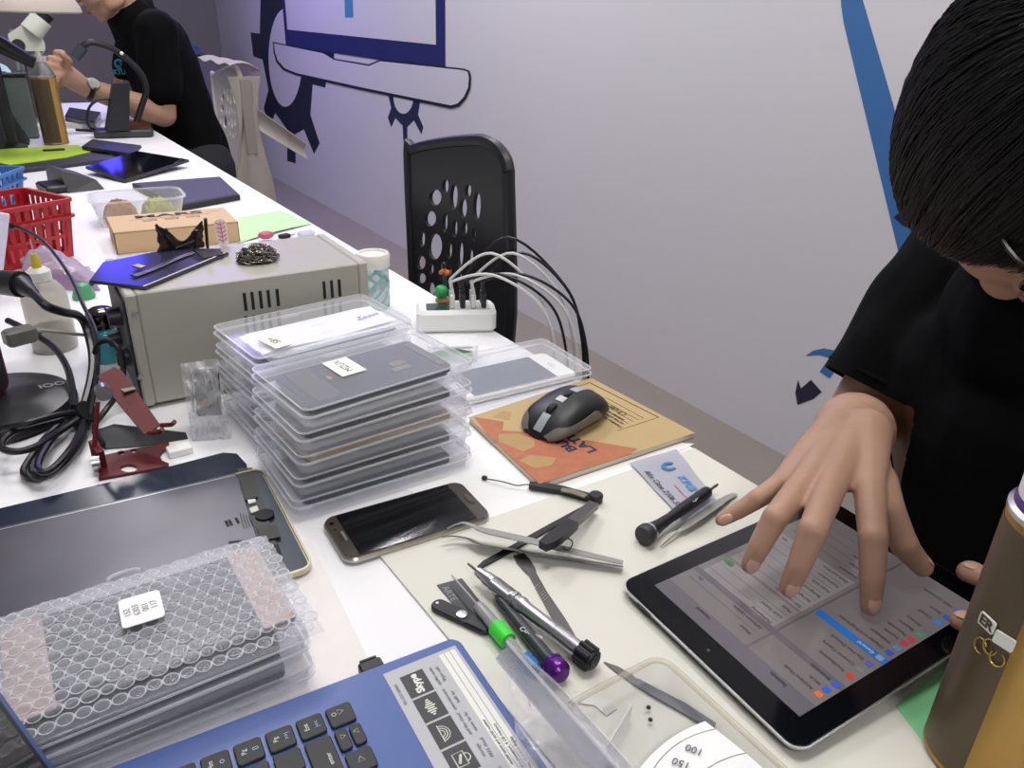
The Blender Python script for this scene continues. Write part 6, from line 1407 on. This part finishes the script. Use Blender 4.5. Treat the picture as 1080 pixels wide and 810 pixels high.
b = MB(); b.tube([(-0.016, -0.02, 0.002), (-0.016, 0.02, 0.002), (-0.008, 0.027, 0.002), (0.012, 0.027, 0.002)], 0.0012, 6); b.build('metal_frame', M_silver, t2, local=True)
# ================================================================== people
def limb(b, pts, rad, n=14):
    P = [Vector(p) for p in pts]
    for i, p in enumerate(P): b.ell(p, (rad[i],) * 3, nu=n, nv=max(6, n // 2))
    for i in range(len(P) - 1):
        if (P[i + 1] - P[i]).length > 1e-5: b.rod(P[i], P[i + 1], rad[i] * 0.995, rad[i + 1] * 0.995, n)
def basis(f, u):
    f = Vector(f).normalized(); u = Vector(u); u = (u - f * u.dot(f)).normalized(); return f.cross(u), f, u   # right, front, up
def skin_mat(name, c, c2):
    m = mat(name, c, 0.5, var=0.0, spec=0.35, sss=0.12); nt = m.node_tree; bs = nt.nodes['Principled BSDF']
    tc = nt.nodes.new('ShaderNodeTexCoord'); n = nt.nodes.new('ShaderNodeTexNoise'); n.inputs['Scale'].default_value = 28; n.inputs['Detail'].default_value = 4
    nt.links.new(tc.outputs['Object'], n.inputs['Vector']); mx = nt.nodes.new('ShaderNodeMix'); mx.data_type = 'RGBA'
    mx.inputs['A'].default_value = hexc(c); mx.inputs['B'].default_value = hexc(c2); nt.links.new(n.outputs['Fac'], mx.inputs['Factor']); nt.links.new(mx.outputs['Result'], bs.inputs['Base Color'])
    n2 = nt.nodes.new('ShaderNodeTexNoise'); n2.inputs['Scale'].default_value = 260; n2.inputs['Detail'].default_value = 3; nt.links.new(tc.outputs['Object'], n2.inputs['Vector'])
    bp = nt.nodes.new('ShaderNodeBump'); bp.inputs['Strength'].default_value = 0.18; bp.inputs['Distance'].default_value = 0.0012; nt.links.new(n2.outputs['Fac'], bp.inputs['Height']); nt.links.new(bp.outputs['Normal'], bs.inputs['Normal'])
    return m
M_skin = skin_mat('warm_skin', '#bd9780', '#ad8670')
M_nail = mat('fingernail', '#cda391', 0.28, var=0.03)
M_lips = mat('lip_colour', '#a8675c', 0.4, var=0.05)
M_shirt = mat('black_shirt_cotton', '#08090b', 0.9, spec=0.12, var=0.15, vscale=60, bump=0.25, bscale=900)
M_trouser = mat('dark_trousers', '#191a20', 0.85, var=0.1)
M_hair = mat('black_brown_hair', '#0d0908', 0.5, spec=0.3, var=0.5, vscale=120, bump=0.3, bscale=300)
M_shoe = mat('black_shoe', '#141416', 0.5)
M_eye = mat('eye_white', '#d9d4cf', 0.2, var=0); M_iris = mat('dark_iris', '#1c120c', 0.1, var=0)

def head_shapes(b, H, r, f, u, s=1.0):
    Rm = Matrix((r, f, u)).transposed().to_4x4()
    def e(a, bb, c, ra, rb, rc): b.ell(H + (r * a + f * bb + u * c) * s, (ra * s, rb * s, rc * s), Rm, 24, 16)
    e(0, -0.008, 0.018, 0.075, 0.094, 0.088)           # cranium
    e(0, 0.030, -0.025, 0.062, 0.060, 0.075)           # face block
    e(0, 0.040, -0.075, 0.045, 0.042, 0.035)           # jaw
    e(0, 0.066, -0.098, 0.020, 0.020, 0.016)           # chin
    for k in (-1, 1):
        e(k * 0.040, 0.058, -0.035, 0.024, 0.026, 0.024)   # cheek
        e(k * 0.028, 0.082, 0.012, 0.024, 0.012, 0.008)    # brow
        e(k * 0.050, 0.010, -0.075, 0.018, 0.035, 0.022)   # jaw corner
        e(k * 0.074, -0.008, -0.012, 0.008, 0.017, 0.030)  # ear
        e(k * 0.009, 0.098, -0.034, 0.008, 0.010, 0.007)   # nostril wings
    b.rod(H + (f * 0.086 + u * 0.008) * s, H + (f * 0.106 - u * 0.030) * s, 0.007 * s, 0.011 * s, 12); e(0, 0.105, -0.030, 0.0105, 0.010, 0.010)
    e(0, 0.088, -0.058, 0.022, 0.012, 0.008); e(0, 0.086, -0.070, 0.019, 0.012, 0.008)
def head_parts(t, H, r, f, u, s=1.0, glasses=False):
    P = lambda a, bb, c: H + (r * a + f * bb + u * c) * s
    Rm = Matrix((r, f, u)).transposed().to_4x4()
    for k in (-1, 1):
        b = MB(); b.ell(P(k * 0.030, 0.078, -0.004), (0.012 * s, 0.010 * s, 0.009 * s), Rm, 16, 10); ey = b.build('eye', M_eye, t)
        b = MB(); b.ell(P(k * 0.030, 0.0865, -0.006), (0.0052 * s, 0.0022 * s, 0.0052 * s), Rm, 14, 8); b.build('iris', M_iris, ey)
        b = MB(); b.tube([P(k * (0.014 + 0.034 * i / 6), 0.094 - 0.012 * (i / 6) ** 2, 0.018 + 0.006 * math.sin(PI * i / 7)) for i in range(7)], [0.0022 * s, 0.003 * s, 0.003 * s, 0.003 * s, 0.0025 * s, 0.002 * s, 0.001 * s], 6); b.build('eyebrow', M_hair, t)
    b = MB(); b.tube([P(-0.021 + 0.042 * i / 8, 0.094 + 0.006 * math.sin(PI * i / 8), -0.059) for i in range(9)], [0.002 * s] + [0.0042 * s] * 7 + [0.002 * s], 8); b.tube([P(-0.018 + 0.036 * i / 8, 0.092 + 0.006 * math.sin(PI * i / 8), -0.069) for i in range(9)], [0.002 * s] + [0.005 * s] * 7 + [0.002 * s], 8); b.build('lips', M_lips, t)
    if glasses:
        g = mat('glasses_black', '#0d0d0f', 0.25)
        b = MB()
        for k in (-1, 1):
            b.tube([P(k * (0.032 + 0.025 * math.copysign(abs(math.cos(a)) ** 0.6, math.cos(a))), 0.106 - 0.004 * abs(math.cos(a)), -0.006 + 0.017 * math.copysign(abs(math.sin(a)) ** 0.6, math.sin(a))) for a in [2 * PI * i / 28 for i in range(29)]], 0.0017 * s, 6)
            b.tube([P(k * 0.058, 0.102, 0.004), P(k * 0.072, 0.080, 0.006), P(k * 0.077, 0.020, 0.006), P(k * 0.075, -0.020, -0.004)], 0.0018 * s, 6, smooth=4)
        b.tube([P(-0.008, 0.106, 0.0), P(0, 0.112, 0.004), P(0.008, 0.106, 0.0)], 0.0016 * s, 6, smooth=4); gl = b.build('glasses', g, t)
        b = MB()
        for k in (-1, 1): b.lathe([(0.0205 * s, -0.0006), (0.0205 * s, 0.0006)], n=24, M=frame3(P(k * 0.032, 0.105, -0.006), r, u) @ Matrix.Diagonal((1.15, 0.82, 1, 1)))
        b.build('lens', clear('lens_glass', fac=0.04, edge=0.3, rough=0.03), gl)
def hair_obj(t, H, r, f, u, s=1.0, strands=420, seed=1, fringe=0.10, rad=(0.089, 0.107, 0.102), side=-0.38, sr=1.0, droop=0.0):
    rnd = random.Random(seed); C = H + (u * 0.012 - f * 0.008) * s
    def th(bf): return fringe + (side - fringe) * (1 - bf ** 3.0) if bf > 0 else side + (-0.88 - side) * (-bf)
    def Rr(a, bb, c):
        base = 1 / math.sqrt((a / rad[0]) ** 2 + (bb / rad[1]) ** 2 + (c / rad[2]) ** 2)
        cov = max(0.0, min(1.0, (c - th(bb)) / 0.07 + 0.5))
        cov = cov * cov * (3 - 2 * cov)
        st = 0.0022 * noise.noise(Vector((math.atan2(a, bb) * 9, c * 2.0, seed))) + 0.0012 * noise.noise(Vector((math.atan2(a, bb) * 26, c * 2.5, seed + 4)))
        return (base + st) * cov + base * 0.62 * (1 - cov)
    def dr(bb, c, cov=1.0):      # loose hair hangs straight down where the head tips over
        q = max(0.0, min(1.0, (0.25 - c) / 0.75)); return Vector((0, 0, -1)) * (droop * q * q * (3 - 2 * q) * max(0.0, 1 - 1.4 * max(0, bb) ** 1.5) * cov)
    nu, nv = 110, 60; rr = []
    for j in range(1, nv):
        c = math.cos(PI * j / nv); sn = math.sin(PI * j / nv)
        ring = []
        for i in range(nu):
            a, bb = sn * math.cos(2 * PI * i / nu), sn * math.sin(2 * PI * i / nu)
            ring.append(C + (r * a + f * bb + u * c) * Rr(a, bb, c) * s + dr(bb, c, 1.0 if c > th(bb) else 0.0))
        rr.append(ring)
    b = MB(); b.rings(rr)
    # locks that start at the crown and fall to the hairline
    for k in range(strands):
        ang = rnd.uniform(0, 2 * PI); a, bb = math.cos(ang), math.sin(ang)
        c_end = th(bb) - rnd.uniform(0.02, 0.16); lift = rnd.uniform(-0.0012, 0.0016) + 0.001 * (1 - sr); tw = rnd.uniform(-0.25, 0.25)
        ph1 = math.acos(max(-1, min(1, c_end))); ph0 = rnd.uniform(0.15, 0.75) * ph1; pts = []; rads = []
        for i in range(8):
            q = i / 7; ph = ph0 + (ph1 - ph0) * q; an = ang + tw * q * 0.5
            aa, b2, cc = math.sin(ph) * math.cos(an), math.sin(ph) * math.sin(an), math.cos(ph)
            base = 1 / math.sqrt((aa / rad[0]) ** 2 + (b2 / rad[1]) ** 2 + (cc / rad[2]) ** 2)
            pts.append(C + (r * aa + f * b2 + u * cc) * (base + lift + 0.0008) * s + dr(b2, cc)); rads.append((0.0021 * (1 - q) + 0.0006) * sr * s * (0.5 if i == 0 else 1))
        b.tube(pts, rads, 5)
    return b.build('hair', M_hair, t, angle=70)
def nail(t, tip, prev, up, w=0.0055, l=0.0072, back=0.0035, rad=0.0068):
    tip, prev = Vector(tip), Vector(prev); d = (tip - prev).normalized(); up = (Vector(up) - d * Vector(up).dot(d)).normalized(); sd = d.cross(up)
    Mx = Matrix((sd, d, up)).transposed().to_4x4(); b = MB(); b.ell(tip - d * back + up * (rad - 0.0008), (w, l, 0.0016), Mx, 16, 8); b.build('fingernail', M_nail, t)

# ------------------------------------------------------------- the foreground technician
HD = 0.56
def at_depth(px, py, d): r_ = ray(px, py); return Vector((0, 0, CAMZ)) + r_ * (d / F_PX)
Hc = at_depth(1112, 144, HD)
hr, hf, hu = basis((-0.20, -0.69, -0.735), (-0.42, -0.60, 0.68))
P1 = thing('person', 'person in a black short sleeved shirt and glasses bending over the tablet', 'person', (0.95, 0.25, -0.75))
b = MB()
head_shapes(b, Hc, hr, hf, hu)
neck0 = Hc - hu * 0.07 - hf * 0.03; neckb = Vector((0.825, 0.302, 0.240))
limb(b, [Hc - hu * 0.04 - hf * 0.02, neck0, neck0.lerp(neckb, 0.5), neckb], [0.058, 0.053, 0.053, 0.062], 20)
RS, LS = Vector((0.895, 0.425, 0.185)), Vector((0.90, 0.12, 0.17)); hip = Vector((1.02, 0.24, -0.27)); chest = Vector((0.90, 0.285, 0.07))
limb(b, [neckb, chest, Vector((0.95, 0.26, -0.10)), hip], [0.075, 0.115, 0.115, 0.125], 24)
limb(b, [RS, Vector((0.90, 0.29, 0.175)), LS], [0.055, 0.085, 0.055], 20)
limb(b, [chest + Vector((-0.01, 0.07, 0)), hip + Vector((0, 0.06, 0))], [0.11, 0.11], 20); limb(b, [chest + Vector((-0.01, -0.07, 0)), hip + Vector((0, -0.06, 0))], [0.11, 0.11], 20)
RE = Vector((0.79, 0.438, 0.0)); RW = at(893, 466, 0.105)
limb(b, [RS, RS.lerp(RE, 0.5), RE], [0.052, 0.046, 0.040], 20)
limb(b, [RE, RE.lerp(RW, 0.25), RE.lerp(RW, 0.6), RE.lerp(RW, 0.85)], [0.040, 0.043, 0.036, 0.029], 20)
idx = [at(917, 513, 0.095), at(921, 568, 0.076), at(920, 610, 0.050), at(918, 639, 0.0292)]
mid = [at(878, 509, 0.096), at(857, 560, 0.086), at(843, 596, 0.060), at(832, 620, 0.038)]
rng = [at(846, 512, 0.090), at(817, 547, 0.080), at(801, 576, 0.058), at(791, 596, 0.040)]
pnk = [at(826, 509, 0.080), at(798, 527, 0.068), at(778, 539, 0.056), at(761, 548, 0.047)]
thm = [at(922, 490, 0.092), at(938, 538, 0.078), at(954, 576, 0.056), at(973, 598, 0.036)]
wd = (idx[0] - pnk[0]).normalized()
for k, (M_, rW) in enumerate(((idx[0], 0.013), (mid[0], 0.0135), (rng[0], 0.0125), (pnk[0], 0.0115))):
    w0 = RW + wd * (0.016 - 0.0105 * k)
    limb(b, [w0 - (M_ - w0) * 0.25, w0, w0.lerp(M_, 0.55), M_], [0.021, 0.0195, 0.0155, rW * 0.92], 16)
limb(b, [idx[0].lerp(RW, 0.35) - Vector((0, 0, 0.006)), mid[0].lerp(RW, 0.3) - Vector((0, 0, 0.006)), rng[0].lerp(RW, 0.3) - Vector((0, 0, 0.006)), pnk[0].lerp(RW, 0.35) - Vector((0, 0, 0.004))], [0.0135, 0.014, 0.0135, 0.012], 14)
limb(b, [RW, thm[0].lerp(thm[1], 0.3) - Vector((0, 0, 0.004)), thm[1]], [0.018, 0.0165, 0.0125], 14)
limb(b, [thm[1].lerp(idx[0], 0.5) + (RW - idx[0]) * 0.3, thm[0]], [0.011, 0.014], 12)
for ch_, rs in ((idx, (0.0128, 0.0110, 0.0097, 0.0080)), (mid, (0.0128, 0.0108, 0.0095, 0.0079)), (rng, (0.0120, 0.0101, 0.0089, 0.0074)), (pnk, (0.0100, 0.0083, 0.0074, 0.0061)), (thm[1:], (0.0124, 0.0108, 0.0086))):
    limb(b, ch_, rs, 16)
    b.ell(ch_[1] + Vector((0, 0, 0.001)), (rs[1] * 1.04,) * 3, nu=12, nv=8)
# left arm and the hand gripping the tablet's near corner
LE = Vector((0.86, -0.02, -0.02)); LW = at_depth(1180, 690, 0.58); LW = Vector((0.665, 0.085, 0.045))
limb(b, [LS, LS.lerp(LE, 0.5), LE], [0.052, 0.046, 0.040], 18)
limb(b, [LE, LE.lerp(LW, 0.3), LE.lerp(LW, 0.7), LW], [0.040, 0.042, 0.033, 0.025], 18)
Lth = [at(1102, 628, 0.052), at(1064, 617, 0.047), at(1020, 603, 0.0405)]
Lix = [at(1115, 668, 0.050), at(1075, 668, 0.046), at(1043, 662, 0.0385), at(1012, 655, 0.0335)]
Lmd = [at(1115, 695, 0.035), at(1075, 700, 0.026), at(1043, 704, 0.0135), at(1016, 697, 0.0105)]
Lrg = [at(1120, 715, 0.028), at(1090, 722, 0.018), at(1060, 722, 0.012), at(1040, 716, 0.0105)]
for c_ in (Lth, Lix, Lmd, Lrg):
    limb(b, [LW, LW.lerp(c_[0], 0.6), c_[0]], [0.021, 0.0165, 0.0125], 14)
for c_, rs in ((Lth, (0.0125, 0.0105, 0.0085)), (Lix, (0.0115, 0.0095, 0.0085, 0.0074)), (Lmd, (0.0115, 0.0095, 0.0082, 0.0072)), (Lrg, (0.0108, 0.009, 0.008, 0.007))): limb(b, c_, rs, 14)
# legs, seated on the aisle side
for sy in (0.13, 0.36):
    kn = Vector((0.70, sy - 0.02, -0.30)); an = Vector((0.78, sy, -0.68))
    limb(b, [hip + Vector((0, sy - 0.245, 0)), kn], [0.085, 0.058], 16); limb(b, [kn, kn.lerp(an, 0.3), an], [0.054, 0.052, 0.036], 16); limb(b, [an, an + Vector((-0.12, 0, -0.035))], [0.034, 0.028], 12)
body_me = remesh(b, 0.0024, 4, factor=0.5)
mesh_obj('body', body_me, M_skin, P1, label='warm toned skin of the face, arms and hands')
for c_, rd in ((idx, 0.0071), (mid, 0.0072), (rng, 0.0068), (pnk, 0.006)): nail(P1, c_[3], c_[2], (-0.5, -0.72, 0.45), rad=rd + 0.0006, w=0.0052 if c_ is not pnk else 0.0042)
nail(P1, thm[3], thm[2], (0.3, -0.2, 1), rad=0.0082, w=0.0062); nail(P1, Lth[2], Lth[1], (0, 0, 1), rad=0.008, w=0.006); nail(P1, Lix[3], Lix[2], (0, 0, 1), rad=0.0072)
head_parts(P1, Hc, hr, hf, hu, glasses=True)
hair_obj(P1, Hc, hr, hf, hu, strands=2200, seed=3, fringe=-0.02, rad=(0.101, 0.114, 0.106), side=-0.86, sr=0.45, droop=0.020)
def folds(sc, amp, seed):
    return lambda p: amp * (noise.noise(Vector((p.x * sc, p.y * sc, p.z * sc * 0.45 + seed))) + 0.5 * noise.noise(Vector((p.x * sc * 2.2, p.y * sc * 2.2, p.z * sc + seed + 7))))
b = MB()
limb(b, [neckb + Vector((0.004, 0, -0.004)), neckb.lerp(chest, 0.4) + Vector((-0.02, 0, 0)), chest, Vector((0.95, 0.26, -0.10)), hip + Vector((0, 0, 0.0))], [0.072, 0.098, 0.128, 0.130, 0.14], 24)
limb(b, [RS, Vector((0.90, 0.29, 0.175)), LS], [0.067, 0.096, 0.067], 20)
limb(b, [chest + Vector((-0.015, 0.07, 0)), hip + Vector((-0.01, 0.06, 0))], [0.127, 0.128], 20); limb(b, [chest + Vector((-0.015, -0.07, 0)), hip + Vector((-0.01, -0.06, 0))], [0.127, 0.128], 20)
limb(b, [Vector((0.86, 0.28, 0.04)), Vector((0.86, 0.25, -0.14)), Vector((0.94, 0.25, -0.22))], [0.13, 0.145, 0.14], 20)
hemR = RS.lerp(RE, 0.78); hemL = LS.lerp(LE, 0.80)
limb(b, [RS, RS.lerp(RE, 0.4), hemR + (hemR - RS).normalized() * 0.03], [0.068, 0.067, 0.066], 20); limb(b, [LS, LS.lerp(LE, 0.4), hemL + (hemL - LS).normalized() * 0.03], [0.068, 0.066, 0.063], 20)
sh = remesh(b, 0.005, 6, disp=folds(16, 0.006, 2))
bm = bmesh.new(); bm.from_mesh(sh)
for hem, S, E_ in ((hemR, RS, RE), (hemL, LS, LE)):
    d = (E_ - S).normalized()
    fs = [f for f in bm.faces if (f.calc_center_median() - hem).length < 0.11 and (f.calc_center_median() - S).dot(d) > (hem - S).length * 0.75 and (f.calc_center_median() - hem - d * (f.calc_center_median() - hem).dot(d)).length < 0.085]
    vs_ = {v for f in fs for v in f.verts}; es_ = {e for f in fs for e in f.edges}
    bmesh.ops.bisect_plane(bm, geom=list(vs_) + list(es_) + fs, plane_co=hem, plane_no=d, clear_outer=True, dist=1e-6)
bm.to_mesh(sh); bm.free()
mesh_obj('shirt', sh, M_shirt, P1, label='plain black short sleeved shirt')
b = MB()
for k in range(1):
    d = (RE - RS).normalized(); xx = d.orthogonal().normalized(); yy = d.cross(xx)
    b.tube([hemR - d * 0.012 + (xx * math.cos(a) + yy * math.sin(a)) * 0.0655 for a in [2 * PI * i / 36 for i in range(37)]], 0.0028, 6)
b.build('sleeve_hem', M_shirt, P1)
b = MB(); cd_ = (neck0 - neckb).normalized(); xx = cd_.orthogonal().normalized(); yy = cd_.cross(xx)
b.rings([[neckb + cd_ * h_ + (xx * math.cos(a) + yy * math.sin(a)) * r_ for a in [2 * PI * i / 30 for i in range(30)]] for h_, r_ in ((-0.01, 0.080), (0.075, 0.064), (0.077, 0.059), (-0.006, 0.070))], closed=True); b.build('collar', M_shirt, P1)
b = MB()
for sy in (0.13, 0.36):
    kn = Vector((0.70, sy - 0.02, -0.30)); an = Vector((0.78, sy, -0.68))
    limb(b, [hip + Vector((0.02, sy - 0.245, -0.01)), kn], [0.10, 0.072], 16); limb(b, [kn, an + Vector((0, 0, 0.02))], [0.068, 0.056], 16)
limb(b, [hip + Vector((0.02, -0.08, 0)), hip + Vector((0.02, 0.08, 0))], [0.132, 0.132], 16)
mesh_obj('trousers', remesh(b, 0.009, 4, disp=folds(18, 0.004, 5)), M_trouser, P1)
for sy in (0.13, 0.36):
    b = MB(); limb(b, [Vector((0.80, sy, -0.705)), Vector((0.66, sy, -0.715))], [0.044, 0.034], 16); mesh_obj('shoe', remesh(b, 0.006, 2), M_shoe, P1)

# ------------------------------------------------------------- the seated man at the far end
YB = 3.36
def bY(x, y, d=0.0): return atY(x, y, YB + d)
P2 = thing('person', 'seated person in a black polo shirt and wristwatch at the far end of the bench', 'person', (0.8, 3.4, -0.75))
H2 = bY(104, -22, 0.02); r2, f2, u2 = basis((-0.86, -0.06, -0.50), (-0.50, 0.0, 0.86))
b = MB(); head_shapes(b, H2, r2, f2, u2, 1.04)
nb2 = bY(137, 14, 0.05); limb(b, [H2 - u2 * 0.05 - f2 * 0.03, nb2], [0.06, 0.066], 16)
ch2 = bY(172, 72, 0.06); hip2 = Vector((0.735, 3.44, -0.168))
limb(b, [nb2, ch2, ch2.lerp(hip2, 0.5), hip2], [0.08, 0.125, 0.125, 0.13], 20)
S2 = bY(164, 34, -0.10); E2 = bY(172, 120, -0.10); W2 = bY(90, 93, -0.16)
S2r = bY(150, 22, 0.24); E2r = Vector((0.52, 3.66, 0.075)); W2r = Vector((0.34, 3.56, 0.15))
limb(b, [S2, ch2 + Vector((0, 0, 0.07)), S2r], [0.062, 0.10, 0.06], 16)
limb(b, [S2, E2], [0.055, 0.048], 16); limb(b, [E2, E2.lerp(W2, 0.3), W2], [0.047, 0.046, 0.030], 16)
limb(b, [S2r, E2r], [0.052, 0.042], 14); limb(b, [E2r, W2r, W2r + Vector((-0.06, -0.03, 0.0))], [0.042, 0.03, 0.032], 14)
hk = [bY(66, 76, -0.18), bY(61, 66, -0.18)]
limb(b, [W2, W2.lerp(hk[0], 0.5), hk[0]], [0.030, 0.035, 0.036], 14); limb(b, [W2.lerp(hk[0], 0.6), hk[1]], [0.034, 0.026], 14)
for k, (q0, q1, q2) in enumerate((((64, 62), (60, 56), (66, 56)), ((58, 66), (53, 62), (55, 69)), ((58, 72), (51, 69), (54, 76)), ((62, 80), (55, 79), (59, 84)))):
    limb(b, [bY(*q0, -0.18 - 0.012 * k), bY(*q1, -0.185 - 0.012 * k), bY(*q2, -0.19 - 0.012 * k)], [0.015, 0.013, 0.011], 10)
limb(b, [hk[0], bY(72, 64, -0.22), bY(66, 58, -0.23)], [0.018, 0.014, 0.011], 10)
for sy in (3.34, 3.56):
    kn = Vector((0.44, sy, -0.24)); an = Vector((0.50, sy, -0.68))
    limb(b, [hip2 + Vector((0, sy - 3.45, 0)), kn], [0.085, 0.06], 14); limb(b, [kn, an], [0.055, 0.038], 14); limb(b, [an, an + Vector((-0.12, 0, -0.03))], [0.035, 0.03], 10)
mesh_obj('body', remesh(b, 0.0042, 3), M_skin, P2, label='warm toned skin of the face, arms and hand')
head_parts(P2, H2, r2, f2, u2, 1.04, glasses=True)
hair_obj(P2, H2, r2, f2, u2, 1.04, strands=160, seed=8, fringe=0.28)
b = MB()
limb(b, [nb2 + Vector((0.012, 0, -0.022)), ch2, ch2.lerp(hip2, 0.5), hip2], [0.091, 0.138, 0.135, 0.140], 20)
limb(b, [S2, ch2 + Vector((0, 0, 0.075)), S2r], [0.076, 0.115, 0.074], 16)
h2 = S2.lerp(E2, 0.66); h2r = S2r.lerp(E2r, 0.6)
limb(b, [S2, h2], [0.078, 0.080], 16); limb(b, [S2r, h2r], [0.072, 0.068], 16); limb(b, [ch2 + Vector((0.0, 0, -0.03)), hip2 + Vector((0.01, 0, 0.0))], [0.13, 0.13], 16)
sh = remesh(b, 0.008, 5, disp=folds(12, 0.009, 11)); from mathutils.bvhtree import BVHTree
sh_world = BVHTree.FromPolygons([v.co.copy() for v in sh.vertices], [tuple(p_.vertices) for p_ in sh.polygons]); mesh_obj('polo_shirt', sh, M_shirt, P2, label='black polo shirt with a small cyan chest logo')
b = MB(); c_ = nb2 + Vector((-0.01, 0, 0.005)); cdir = (H2 - u2 * 0.06 - nb2).normalized(); xx = cdir.orthogonal().normalized(); yy = cdir.cross(xx)
b.rings([[c_ + cdir * h_ + (xx * math.cos(a) + yy * math.sin(a)) * r_ for a in [2 * PI * i / 26 for i in range(26)]] for h_, r_ in ((-0.030, 0.098), (0.005, 0.083), (0.009, 0.077), (-0.021, 0.088))], closed=True); b.build('collar', M_shirt, P2)
from mathutils.bvhtree import BVHTree
bvh_src = sh_world
hit = bvh_src.ray_cast(Vector((0, 0, CAMZ)), ray(127, 71).normalized())
lg = frame3(hit[0] + hit[1] * 0.004, hit[1].cross(Vector((0, 0, 1))) * -1, Vector((0, 0, 1)) - hit[1] * hit[1].z)
b = MB(); b.tube([lg @ Vector((0.016 * math.cos(a), 0.016 * math.sin(a) + 0.012, 0)) for a in [0.6 + 4.6 * i / 16 for i in range(17)]], 0.004, 6); b.tube([lg @ Vector((0.007 * math.cos(a), 0.007 * math.sin(a) + 0.012, 0)) for a in [3.4 + 4.6 * i / 16 for i in range(17)]], 0.003, 6); b.build('shirt_logo', mat('cyan_print', '#3f9bb0', 0.6, var=0), P2)
text('KTUS', lg @ Matrix.Translation((0, -0.018, 0)), 0.024, mat('cyan_print', '#3f9bb0'), 'shirt_lettering', P2, depth=0.002, bold=0.0008)
b = MB()
for sy in (3.34, 3.56):
    kn = Vector((0.44, sy, -0.24)); an = Vector((0.50, sy, -0.68))
    limb(b, [hip2 + Vector((0, sy - 3.45, -0.01)), kn], [0.10, 0.072], 14); limb(b, [kn, an + Vector((0, 0, 0.02))], [0.068, 0.056], 14)
limb(b, [hip2 + Vector((0, -0.06, -0.01)), hip2 + Vector((0, 0.06, -0.01))], [0.135, 0.135], 14)
mesh_obj('trousers', remesh(b, 0.012, 4), M_trouser, P2)
for sy in (3.34, 3.56):
    b = MB(); limb(b, [Vector((0.52, sy, -0.705)), Vector((0.38, sy, -0.715))], [0.044, 0.034], 14); mesh_obj('shoe', remesh(b, 0.007, 2), M_shoe, P2)
# wristwatch
fd = (W2 - E2).normalized(); wc_ = W2 - fd * 0.012; upn = (Vector((0, -0.75, 0.66)) - fd * Vector((0, -0.75, 0.66)).dot(fd)).normalized(); sdn = fd.cross(upn)
b = MB(); b.tube([wc_ + (upn * math.cos(a) + sdn * math.sin(a)) * 0.0335 for a in [2 * PI * i / 30 for i in range(31)]], 0.0105, 8, flat=(1, 0.25)); ws = b.build('watch_strap', M_black, P2)
WMx = frame3(wc_ + upn * 0.034, fd, sdn * -1)
if (WMx.to_3x3() @ Vector((0, 0, 1))).dot(upn) < 0: WMx = frame3(wc_ + upn * 0.034, fd, sdn)
b = MB(); b.lathe([(0.019, -0.004), (0.021, 0.0), (0.021, 0.006), (0.018, 0.009)], n=28, M=WMx); b.build('watch_case', M_silver, ws)
b = MB(); b.lathe([(0.0155, 0.0088), (0.0155, 0.0098)], n=24, M=WMx); b.box((0.004, 0, 0.0102), (0.010, 0.0016, 0.0006), M=WMx); b.build('watch_dial', mat('watch_dial', '#a9a798', 0.3, var=0.2, vscale=200), ws)
# ================================================================== light
def area(name, loc, target, size, power, col=(1, 1, 1), sy=None, spread=None):
    l = bpy.data.lights.new(name, 'AREA'); l.energy = power; l.color = col; l.size = size
    if sy: l.shape = 'RECTANGLE'; l.size_y = sy
    if spread: l.spread = math.radians(spread)
    o = bpy.data.objects.new(name, l); COL.objects.link(o); o.location = loc
    d = Vector(target) - Vector(loc); o.rotation_euler = d.to_track_quat('-Z', 'Y').to_euler()
    return o
area('ceiling_lamp_front', (0.35, 0.75, 1.9), (0.3, 0.75, 0), 0.5, 11.5, (1.0, 0.98, 0.95))
area('ceiling_lamp_aisle', (1.05, 0.55, 1.9), (0.7, 0.5, 0), 0.25, 9, (1.0, 0.97, 0.93))
area('ceiling_lamp_rear', (-0.3, -1.1, 1.9), (0.2, 0.8, 0), 0.6, 24, (1.0, 0.98, 0.96))
area('ceiling_lamp_middle', (0.3, 2.3, 1.9), (0.3, 2.3, 0), 0.5, 20, (1.0, 0.98, 0.96))
area('ceiling_lamp_far', (0.4, 4.0, 1.9), (0.4, 3.8, 0), 0.5, 14, (1.0, 0.98, 0.96))
area('wall_washer', (1.25, 2.7, 1.9), (1.83, 2.75, 0.35), 0.25, 12, (1.0, 0.97, 0.97))
area('wall_washer_right', (1.25, 1.3, 1.9), (1.83, 1.25, 0.5), 0.25, 4, (1.0, 0.97, 0.97))
area('purple_lamp', (1.15, 5.0, 1.75), (1.83, 4.7, 0.1), 0.3, 26, (0.42, 0.33, 1.0))
area('blue_sign_lamp', (0.62, 5.7, 1.28), (0.3, 1.5, 0.1), 0.28, 3.5, (0.06, 0.05, 1.0), sy=0.5)
w = bpy.data.worlds.new('world'); scene.world = w; w.use_nodes = True
bg = w.node_tree.nodes['Background']; bg.inputs[0].default_value = (0.80, 0.82, 0.9, 1); bg.inputs[1].default_value = 0.32
vs = scene.view_settings
vs.view_transform = 'Standard'; vs.look = 'None'; vs.exposure = 0.0; vs.gamma = 1.0; vs.use_curve_mapping = False
scene.cycles.transparent_max_bounces = 48; scene.cycles.max_bounces = 8
scene.cycles.use_denoising = True
scene.cycles.caustics_reflective = False; scene.cycles.caustics_refractive = False
